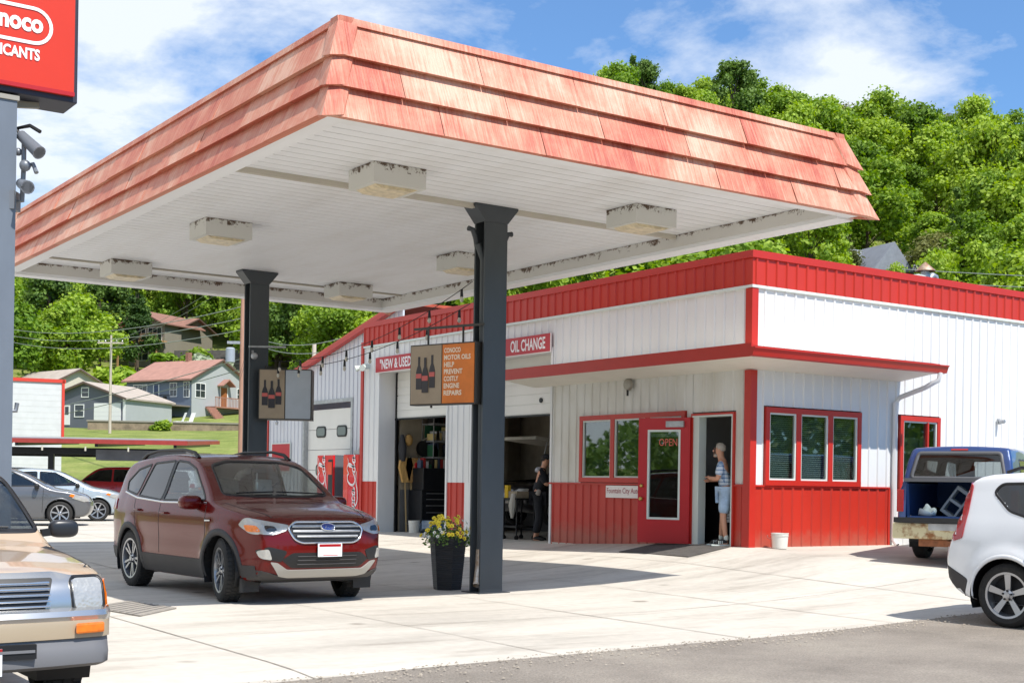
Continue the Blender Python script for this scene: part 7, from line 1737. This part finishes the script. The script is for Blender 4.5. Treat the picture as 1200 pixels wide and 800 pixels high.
    v, f = skin(Vs, Es, Rs); MB().add(v, f).build('shorts' if shorts else 'trousers', mats['legs'], o, smooth=True)
    for s in 'LR':
        he, to, an = [Vector(J[k+s]) for k in ('he', 'to', 'an')]; d = (to-he).normalized(); mb = MB()
        v, f = chain([tuple(he-d*.02+Vector((0, 0, .025))), tuple(he+d*.09+Vector((0, 0, .035))), tuple(to+Vector((0, 0, .005))), tuple(to+d*.045)], [.045, .047, .043, .03], 2); mb.add(v, f); sh_ = mb.build('shoe', mats['shoe'], o, smooth=True)
        c = (he+to)/2; q = Vector((-d.y, d.x, 0)); MB().obox(c+d*.03+Vector((0, 0, -he.z+.008+pos[2]*0)), d*.15, q*.045, (0, 0, .012)).build('sole', mats.get('sole', m_gasket), sh_, bevel=.005)
        if shorts: v, f = chain([tuple(an-Vector((0, 0, .03))), tuple(an+Vector((0, 0, .09)))], [.047, .046], 2); MB().add(v, f).build('sock', m_gasket, o, smooth=True)
        if mats.get('stripe'):
            mb = MB()
            for k in range(3):
                for q_ in (1, -1): mb.obox(c+d*(-.0+k*.028)+q*.049*q_+Vector((0, 0, .02)), d*.006, q*.003, (0, 0, .028))
            mb.build('shoe_stripe', m_gasket, sh_)
    if hair:
        mb = MB(); mb.ball(hd+Vector((0, 0, .035))-fx*.018, .098, .09, .092, n=16, m=10)
        mb.v = [p for p in mb.v]; keep = [];
        for fa in mb.f:
            c = sum((Vector(mb.v[i]) for i in fa), Vector())/len(fa)-hd
            if c.dot(fx) < .055-.0 and c.z > -.02+max(0, c.dot(fx))*1.2: keep.append(fa)
        mb.f = keep; mb.build('hair', hair, o, smooth=True)
    if beard: MB().ball(hd+fx*.052+Vector((0, 0, -.09)), .045, .048, .03, n=12, m=8).build('beard', beard, o, smooth=True)
    if cap:
        mb = MB(); mb.ball(hd+Vector((0, 0, .045)), .108, .098, .085, n=16, m=10); mb.v = [(x, y, max(z, hd.z+.035)) for x, y, z in mb.v]; mb.obox(hd+fx*.14+Vector((0, 0, .045)), fx*.06, ly*.065, Vector((0, 0, .006))); mb.build('cap', cap, o, smooth=True)
    return o
def plaid():
    m = bpy.data.materials.new('plaid_shirt'); m.use_nodes = True; t = m.node_tree; p = t.nodes['Principled BSDF']; p.inputs['Roughness'].default_value = .85
    tc = N(t, 'ShaderNodeTexCoord'); s = N(t, 'ShaderNodeSeparateXYZ'); t.links.new(tc.outputs['Object'], s.inputs[0]); outs = []
    for ax, sc in (('Z', 95.), ('Y', 85.)):
        a = N(t, 'ShaderNodeMath', operation='MULTIPLY', inp={1: sc}); t.links.new(s.outputs[ax], a.inputs[0]); b = N(t, 'ShaderNodeMath', operation='SINE'); t.links.new(a.outputs[0], b.inputs[0]); c = N(t, 'ShaderNodeMath', operation='GREATER_THAN', inp={1: .35}); t.links.new(b.outputs[0], c.inputs[0]); outs.append(c)
    ad = N(t, 'ShaderNodeMath', operation='ADD'); t.links.new(outs[0].outputs[0], ad.inputs[0]); t.links.new(outs[1].outputs[0], ad.inputs[1]); dv = N(t, 'ShaderNodeMath', operation='MULTIPLY', inp={1: .5}); t.links.new(ad.outputs[0], dv.inputs[0])
    r = N(t, 'ShaderNodeValToRGB'); e = r.color_ramp.elements; e.new(.5)
    for i, (q, c) in enumerate(((0, lin(206, 214, 222)), (.5, lin(140, 162, 186)), (1, lin(84, 110, 146)))): e[i].position = q; e[i].color = c
    t.links.new(dv.outputs[0], r.inputs[0]); t.links.new(r.outputs[0], p.inputs['Base Color']); return m
# customer leaning on the counter, side on, facing left
Jc = dict(pelvis=(-.02, 0, .95), waist=(0, 0, 1.08), chest=(.05, 0, 1.32), neck=(.07, 0, 1.47), head0=(.09, 0, 1.53), head=(.11, 0, 1.615), headt=(.10, 0, 1.68), face=(1, .12, 0),
    shL=(.05, .19, 1.40), elL=(.10, .25, 1.12), wrL=(.27, .06, 1.14), haL=(.29, -.03, 1.16), shR=(.05, -.19, 1.40), elR=(.08, -.25, 1.12), wrR=(.29, -.10, 1.10), haR=(.31, -.01, 1.10),
    hiL=(-.02, .095, .88), knL=(.02, .11, .50), caL=(.0, .11, .36), anL=(-.04, .12, .10), heL=(-.06, .12, .035), toL=(.11, .15, .03),
    hiR=(-.02, -.095, .88), knR=(.03, -.11, .50), caR=(.05, -.11, .36), anR=(.07, -.12, .10), heR=(.05, -.12, .035), toR=(.22, -.14, .03))
denim = mat('denim_light', lin(158, 180, 202), .85, var=.18, vscale=7); m_shoe = mat('shoe_black', lin(24, 24, 26), .6)
build_person('grey haired man in blue plaid shirt and denim shorts leaning inside the open doorway', (15.10, 15.76, .478), R(130), Jc, dict(shirt=plaid(), legs=denim, shoe=m_shoe, stripe=True), hair=m_hairg, beard=m_hairg).scale = (.95, .95, .95)
Jm = dict(pelvis=(-.02, 0, .96), waist=(.0, 0, 1.09), chest=(.06, 0, 1.34), neck=(.09, 0, 1.50), head0=(.12, 0, 1.555), head=(.14, 0, 1.635), headt=(.13, 0, 1.70), face=(1, 0, -.25),
    shL=(.06, .2, 1.42), elL=(.16, .25, 1.16), wrL=(.38, .14, 1.22), haL=(.45, .10, 1.24), shR=(.06, -.2, 1.42), elR=(.14, -.25, 1.15), wrR=(.36, -.14, 1.18), haR=(.43, -.09, 1.20),
    hiL=(-.02, .095, .89), knL=(.03, .11, .50), caL=(.01, .11, .36), anL=(-.03, .12, .10), heL=(-.05, .12, .035), toL=(.12, .15, .03),
    hiR=(-.02, -.095, .89), knR=(.02, -.11, .50), caR=(-.0, -.11, .36), anR=(-.06, -.12, .10), heR=(-.08, -.12, .035), toR=(.09, -.15, .03))
m_uni = mat('uniform_black', lin(28, 30, 36), .85)
mech = build_person('mechanic in black work clothes with pale grey shoulders and cap in right bay', (15.78, 21.85, FL), R(-38), Jm, dict(shirt=m_uni, legs=m_uni, shoe=m_shoe, sole=m_black), cap=m_uni, hair=m_haird, shorts=False, sleeves='long')
v, f = skin([(-.03, 0, 1.36), (-.01, 0, 1.45), (.0, .12, 1.43), (.0, -.12, 1.43)], [(0, 1), (1, 2), (1, 3)], [(.14, .13), (.12, .10), (.095, .088), (.095, .088)]); MB().add(v, f).build('shoulder_yoke', mat('yoke_grey', lin(170, 172, 178), .85), mech, smooth=True)
v, f = skin([(.02, -.19, 1.05), (-.02, -.2, .92)], [(0, 1)], [.05, .06]); MB().add(v, f).build('rag_in_pocket', mat('rag_grey2', lin(150, 144, 138), .9), mech, smooth=True)
# ------------------------------------------------------------------ vegetation
def leafmat(name, c1, c2, c3, tr=.35):
    m = bpy.data.materials.new(name); m.use_nodes = True; t = m.node_tree; p = t.nodes['Principled BSDF']; p.inputs['Roughness'].default_value = .62; p.inputs['Specular IOR Level'].default_value = .3
    g = N(t, 'ShaderNodeNewGeometry'); oi = N(t, 'ShaderNodeObjectInfo'); n = N(t, 'ShaderNodeTexNoise', inp={'Scale': .55, 'Detail': 4.}); t.links.new(g.outputs['Position'], n.inputs['Vector'])
    a = N(t, 'ShaderNodeMath', operation='MULTIPLY_ADD', inp={1: .45}); t.links.new(oi.outputs['Random'], a.inputs[0]); t.links.new(n.outputs['Fac'], a.inputs[2])
    ri = N(t, 'ShaderNodeMath', operation='MULTIPLY_ADD', inp={1: .22}); t.links.new(g.outputs['Random Per Island'], ri.inputs[0]); t.links.new(a.outputs[0], ri.inputs[2])
    r = N(t, 'ShaderNodeValToRGB'); e = r.color_ramp.elements; e.new(.6)
    for i, (q, c) in enumerate(((.42, c1), (.78, c2), (1.05, c3))): e[i].position = min(q, 1); e[i].color = c
    t.links.new(ri.outputs[0], r.inputs[0]); t.links.new(r.outputs[0], p.inputs['Base Color'])
    tl = N(t, 'ShaderNodeBsdfTranslucent'); hs = N(t, 'ShaderNodeHueSaturation', inp={'Saturation': 1.15, 'Value': 1.3}); t.links.new(r.outputs[0], hs.inputs['Color']); t.links.new(hs.outputs[0], tl.inputs[0])
    x = N(t, 'ShaderNodeMixShader', inp={0: tr}); t.links.new(p.outputs[0], x.inputs[1]); t.links.new(tl.outputs[0], x.inputs[2]); t.links.new(x.outputs[0], t.nodes['Material Output'].inputs[0]); MATS[name] = m; return m
m_leaf = leafmat('leaf_green', lin(78, 104, 36), lin(114, 144, 44), lin(156, 178, 62))
m_leafd = leafmat('leaf_dark', lin(48, 72, 34), lin(72, 100, 42), lin(102, 128, 54), .26)
m_leafy = leafmat('leaf_yellowgreen', lin(90, 124, 38), lin(124, 154, 48), lin(160, 182, 68), .36)
m_leafo = leafmat('leaf_olive', lin(78, 86, 46), lin(104, 108, 58), lin(128, 130, 74), .25)
m_bark = mat('bark', lin(84, 72, 60), .95, var=.25, vscale=3, stretch=(2, 2, .4), bump=.5, bscale=8)
def crown(seed, H, Rr, base, nl, nleaf, leaf, conic=0.):
    r = np.random.default_rng(seed); C = []; S = []
    # lobes through the crown's volume
    for k in range(nl):
        t = r.random()**.8; z = base+(H-base)*(.08+.86*t); prof = math.sin(math.pi*min(1, (.16+.84*t)))**.62 if not conic else (1-t)*.95+.06
        ang = r.random()*2*math.pi; rad = Rr*prof*(.25+.72*r.random()**.5)*(1 if not conic else .8); C.append((rad*math.cos(ang)*(1+.15*r.random()), rad*math.sin(ang), z)); S.append(Rr*(.12+.24*r.random()**1.5)*(1 if not conic else (.35+.7*(1-t))))
    C = np.array(C); S = np.array(S); w = S**2; w /= w.sum(); idx = r.choice(nl, nleaf, p=w)
    d = r.normal(size=(nleaf, 3)); d /= np.linalg.norm(d, axis=1)[:, None]; d[:, 2] = np.abs(d[:, 2])*np.where(r.random(nleaf) < .62, 1, -1)
    rr = S[idx]*(1+.30*r.normal(size=nleaf))*np.where(r.random(nleaf) < .8, 1., r.random(nleaf)); pos = C[idx]+d*rr[:, None]*np.array([1.05, 1.05, .85])
    nrm = d*.75+r.normal(size=(nleaf, 3))*.55+np.array([0, 0, .25]); nrm /= np.linalg.norm(nrm, axis=1)[:, None]; a = np.cross(nrm, r.normal(size=(nleaf, 3))); a /= np.linalg.norm(a, axis=1)[:, None]; b = np.cross(nrm, a)
    L = leaf*(.6+.8*r.random(nleaf))[:, None]; q = [pos+a*L, pos+b*L*.62, pos-a*L*.9+b*L*.15, pos-b*L*.7]
    V = np.stack(q, 1).reshape(-1, 3); me = bpy.data.meshes.new('crown'); me.vertices.add(len(V)); me.vertices.foreach_set('co', V.ravel()); me.loops.add(len(V)); me.loops.foreach_set('vertex_index', np.arange(len(V)))
    me.polygons.add(nleaf); me.polygons.foreach_set('loop_start', np.arange(nleaf)*4); me.polygons.foreach_set('loop_total', np.full(nleaf, 4)); me.update(calc_edges=True)
    return me, C, S
def trunk(seed, C, H, base, r0):
    r = random.Random(seed); mb = MB(); top = Vector((r.uniform(-.3, .3), r.uniform(-.3, .3), base+(H-base)*.62)); k = 6
    mb.tube([(0, 0, -1.5), (0, 0, 0), tuple(top*.35+Vector((.1, 0, 0))), tuple(top*.7), tuple(top)], [r0*1.3, r0, r0*.8, r0*.55, r0*.3], n=9)
    for c in C[::2]:
        c = Vector(c); t = min(.95, max(.3, (c.z-1.5)/top.z*.8)); s_ = top*t; mid = s_.lerp(c, .5)+Vector((0, 0, .3)); mb.tube([s_, mid, c], [r0*.35, r0*.2, r0*.07], n=5, cap=False)
    return mb.mesh('trunk')
protos = {}
def proto(key, H, Rr, base, nl, nleaf, leaf, m, label, n=2, conic=0., r0=.25):
    L = []
    for i in range(n):
        me, C, S = crown(hash(key) % 97+i*13+len(key)*7, H, Rr, base, nl, nleaf, leaf, conic); me.materials.append(m); tm = trunk(i+3, C, H, base, r0); tm.materials.append(m_bark); L.append((me, tm))
    protos[key] = L
SEEDS = {'broad': 5, 'dark': 9, 'bright': 14, 'cedar': 21, 'olive': 27}
def hash(k): return SEEDS.get(k, 3)
proto('broad', 14.5, 5.0, 2.4, 40, 11500, .26, m_leaf, '', n=3)
proto('bright', 13, 4.7, 2.0, 34, 10500, .26, m_leafy, '', n=2)
proto('dark', 15, 4.5, 2.0, 36, 10500, .25, m_leafd, '', n=2)
proto('cedar', 12.5, 3.2, .8, 36, 9000, .18, m_leafd, '', n=1, conic=1.)
proto('olive', 11, 4.2, 2.0, 34, 9000, .2, m_leafo, '', n=1)
tcount = 0
def tree(key, X, Z, s, label, group, z=None, name='tree', i=None):
    global tcount
    u, v = loc(X, Z); L = protos[key]; me, tm = L[(tcount if i is None else i) % len(L)]; tcount += 1
    o = thing(name, label, 'tree', (u, v, (T(u, v) if z is None else z)-.2), rng.random()*6.28, group); o.scale = (s*rng.uniform(.9, 1.15), s*rng.uniform(.9, 1.15), s*rng.uniform(.78, 1.25))
    a = bpy.data.objects.new('trunk', tm); b = bpy.data.objects.new('crown', me)
    for q in (a, b): COL.objects.link(q); q.parent = o
    return o
GL, GR_ = 'trees covering the wooded hillside on the left', 'trees covering the wooded bluff on the right'
LABL = {'broad': 'mid green leafy tree in the wooded hillside behind the houses', 'bright': 'bright yellow green leafy tree in the wooded hillside behind the houses', 'dark': 'dark green leafy tree in the wooded hillside behind the houses', 'cedar': 'dark pointed cedar in the wooded hillside behind the houses', 'olive': 'thin olive green tree in the wooded hillside behind the houses'}
LABR = {'broad': 'mid green leafy tree on the wooded bluff above the shop roof', 'bright': 'bright yellow green leafy tree on the wooded bluff above the shop roof', 'dark': 'dark green leafy tree on the wooded bluff above the shop roof', 'cedar': 'dark pointed cedar on the wooded bluff above the shop roof', 'olive': 'greyish olive tree on the wooded bluff above the shop roof'}
def pick(r, br=.3):
    t = r.random()
    return 'bright' if t < br else 'broad' if t < br+.42 else 'dark' if t < .90 else 'olive' if t < .95 else 'cedar'
tr = random.Random(21)
# left hillside
clear = [(-54.5, 222, 12), (-50, 206, 9), (-36, 152, 20), (-45, 134, 18), (-57, 165, 11)]
Z = 168.
while Z < 292:
    X = -.40*Z
    while X < -.05*Z:
        x, z = X+tr.uniform(-2.6, 2.6), Z+tr.uniform(-2.8, 2.8)
        # open sight line to the hillside house and the lawn clearing
        if all((x-a)**2+(z-b)**2 > c*c for a, b, c in clear) and not (-.305 < x/z < -.210 and z < 214) and not (x/z > -.285 and z < 190) :
            k = pick(tr, .42); tree(k, x, z, tr.uniform(.85, 1.2), LABL[k], GL)
        X += 9.0
    Z += 9.6
for X, Z_, k, s in ((-74, 172, 'broad', 1.2), (-66, 170, 'bright', 1.25), (-60, 182, 'bright', 1.15),  (-58, 205, 'cedar', 1.25), (-37, 205, 'bright', 1.1), (-35, 198, 'broad', 1.1), (-31, 190, 'dark', 1.0), (-25, 175, 'bright', .9), (-22, 170, 'broad', 1.05), (-26, 188, 'dark', 1.15), (-31.5, 214, 'dark', 1.2), (-17, 168, 'bright', 1.0), (-12, 160, 'broad', 1.0), (-7, 165, 'dark', 1.0), (-42, 236, 'dark', 1.2), (-50, 240, 'dark', 1.2), (-42, 216, 'broad', 1.0)):
    tree(k, X, Z_, s, LABL[k], GL)
# right bluff
Z = 112.
while Z < 300:
    X = .005*Z
    while X < .43*Z:
        x, z = X+tr.uniform(-4.2, 4.2), Z+tr.uniform(-4.4, 4.4)
        lim = 1.0
        if not (z < 178 and .222 < x/z < .318) and not ((x-48.2)**2+(z-176)**2 < 60):
            k = pick(tr, .32); tree(k, x, z, tr.uniform(.74, 1.32)*(.9 if z < 170 else 1), LABR[k], GR_)
        X += 9.8 if z > 150 else 11
    Z += 10.4 if Z > 150 else 13
for X, Z_, k, s in ((39.5, 168, 'cedar', 1.1), (41, 172, 'olive', .9), (54.0, 171, 'olive', 1.0), (57, 166, 'broad', .95), (36, 160, 'bright', .8), (43, 150, 'bright', .5)):
    tree(k, X, Z_, s, LABR[k] if k not in ('olive',) else LABR[k], GR_)
# shrubs
def shrub(key, X, Z, s, label, m, n=1400, leaf=.16):
    me, C, S = crown(int(X*7) % 50+3, 1.5, 1.2, .0, 10, n, leaf); me.materials.append(m); u, v = loc(X, Z); o = thing('shrub', label, 'shrub', (u, v, T(u, v)-.1)); o.scale = (s*1.2, s*1.2, s)
    b = link('foliage', me, None, o); mb = MB()
    for k in range(5): mb.tube([(0, 0, -.2), (.15*math.cos(k*1.3), .15*math.sin(k*1.3), .5), (.5*math.cos(k*1.3), .5*math.sin(k*1.3), 1.0)], [.04, .03, .015], n=5)
    mb.build('stem', m_bark, o); return o
shrub('a', -52.2, 204, 2.3, 'rounded light green clipped bush left of the hillside house balcony', m_leafy); shrub('b', -48.6, 205, 2.1, 'rounded mid green bush under the hillside house balcony', m_leaf)
m_grey_leaf = leafmat('leaf_greygreen', lin(134, 146, 120), lin(166, 176, 150), lin(190, 196, 176), .3)
shrub('c', -43.5, 188, 2.6, 'pale grey green spreading shrub above the red roofed house', m_grey_leaf); shrub('c2', -40.4, 188, 2.2, 'smaller pale grey green shrub right of the larger one', m_grey_leaf)
shrub('d', -46.5, 126, .7, 'low bright bush at the left foot of the charcoal garage', m_leafy); shrub('d2', -44.6, 125.5, .6, 'low mid green bush beside the thin utility pole', m_leaf)
shrub('e', -33.6, 127, .8, 'green bush right of charcoal garage at the lawn steps', m_leaf); shrub('f', -52, 170, 2.4, 'bushy undergrowth clump between the two roofs', m_leaf); shrub('g', -48, 168, 2.6, 'rough green thicket above the charcoal garage', m_leafy); shrub('h', -44, 166, 2.2, 'scrubby thicket left of the railed deck', m_leaf)
# wood behind the camera, only ever seen as a reflection in the glass
me, C, S = crown(77, 12, 10, 0, 30, 9000, .8); 
def treeline():
    vs = []; r = np.random.default_rng(4); K = 90000; ang = r.uniform(math.pi*.60, math.pi*1.93, K); near = np.exp(-((ang-1.72*math.pi)/.6)**2); rad = r.uniform(0, 70, K)+240-130*near; cl = .5+.5*np.sin(ang*46)+.4*np.sin(ang*113+1); hh = r.random(K)*(4+6*cl+13*near+7*(ang < math.pi*.85))
    u = rad*np.cos(ang); v = rad*np.sin(ang); z = np.array([T(a, b) for a, b in zip(u, v)])+hh; pos = np.stack([u, v, z], 1); n = r.normal(size=(K, 3)); n /= np.linalg.norm(n, axis=1)[:, None]; a = np.cross(n, r.normal(size=(K, 3))); a /= np.linalg.norm(a, axis=1)[:, None]; b = np.cross(n, a); L = (.45+.5*r.random(K))[:, None]
    V = np.stack([pos+a*L, pos+b*L, pos-a*L, pos-b*L], 1).reshape(-1, 3); m2 = bpy.data.meshes.new('woodland'); m2.from_pydata(V.tolist(), [], [(4*i, 4*i+1, 4*i+2, 4*i+3) for i in range(K)]); m2.update(); return m2
wl_ = link('woodland', treeline(), m_leafd); tag(wl_, 'distant band of dense dark woodland across the road', 'woodland', kind='stuff')
# loose stones along the ragged edge of the asphalt
mb = MB(); gr = random.Random(8)
for k in range(1500):
    u = gr.uniform(2.5, 16); v = vroad(u)-abs(gr.gauss(0, .28))+.10; s_ = gr.uniform(.006, .018); z = T(u, v)+.016
    c = Vector((u, v, z+s_*.3)); a = gr.random()*3.14; ax = Vector((math.cos(a), math.sin(a), 0))*s_; ay = Vector((-math.sin(a), math.cos(a), 0))*s_*gr.uniform(.6, 1)
    mb.add([c-ax, c+ay, c+ax, c-ay, c+Vector((0, 0, s_*.6))], [(0, 1, 4)[::-1], (1, 2, 4)[::-1], (2, 3, 4)[::-1], (3, 0, 4)[::-1]])
tag(mb.build('gravel', mat('gravel_stone', lin(150, 140, 126), .9, var=.3, vscale=3)), 'loose stones scattered along the edge between asphalt and concrete', 'gravel', kind='stuff')
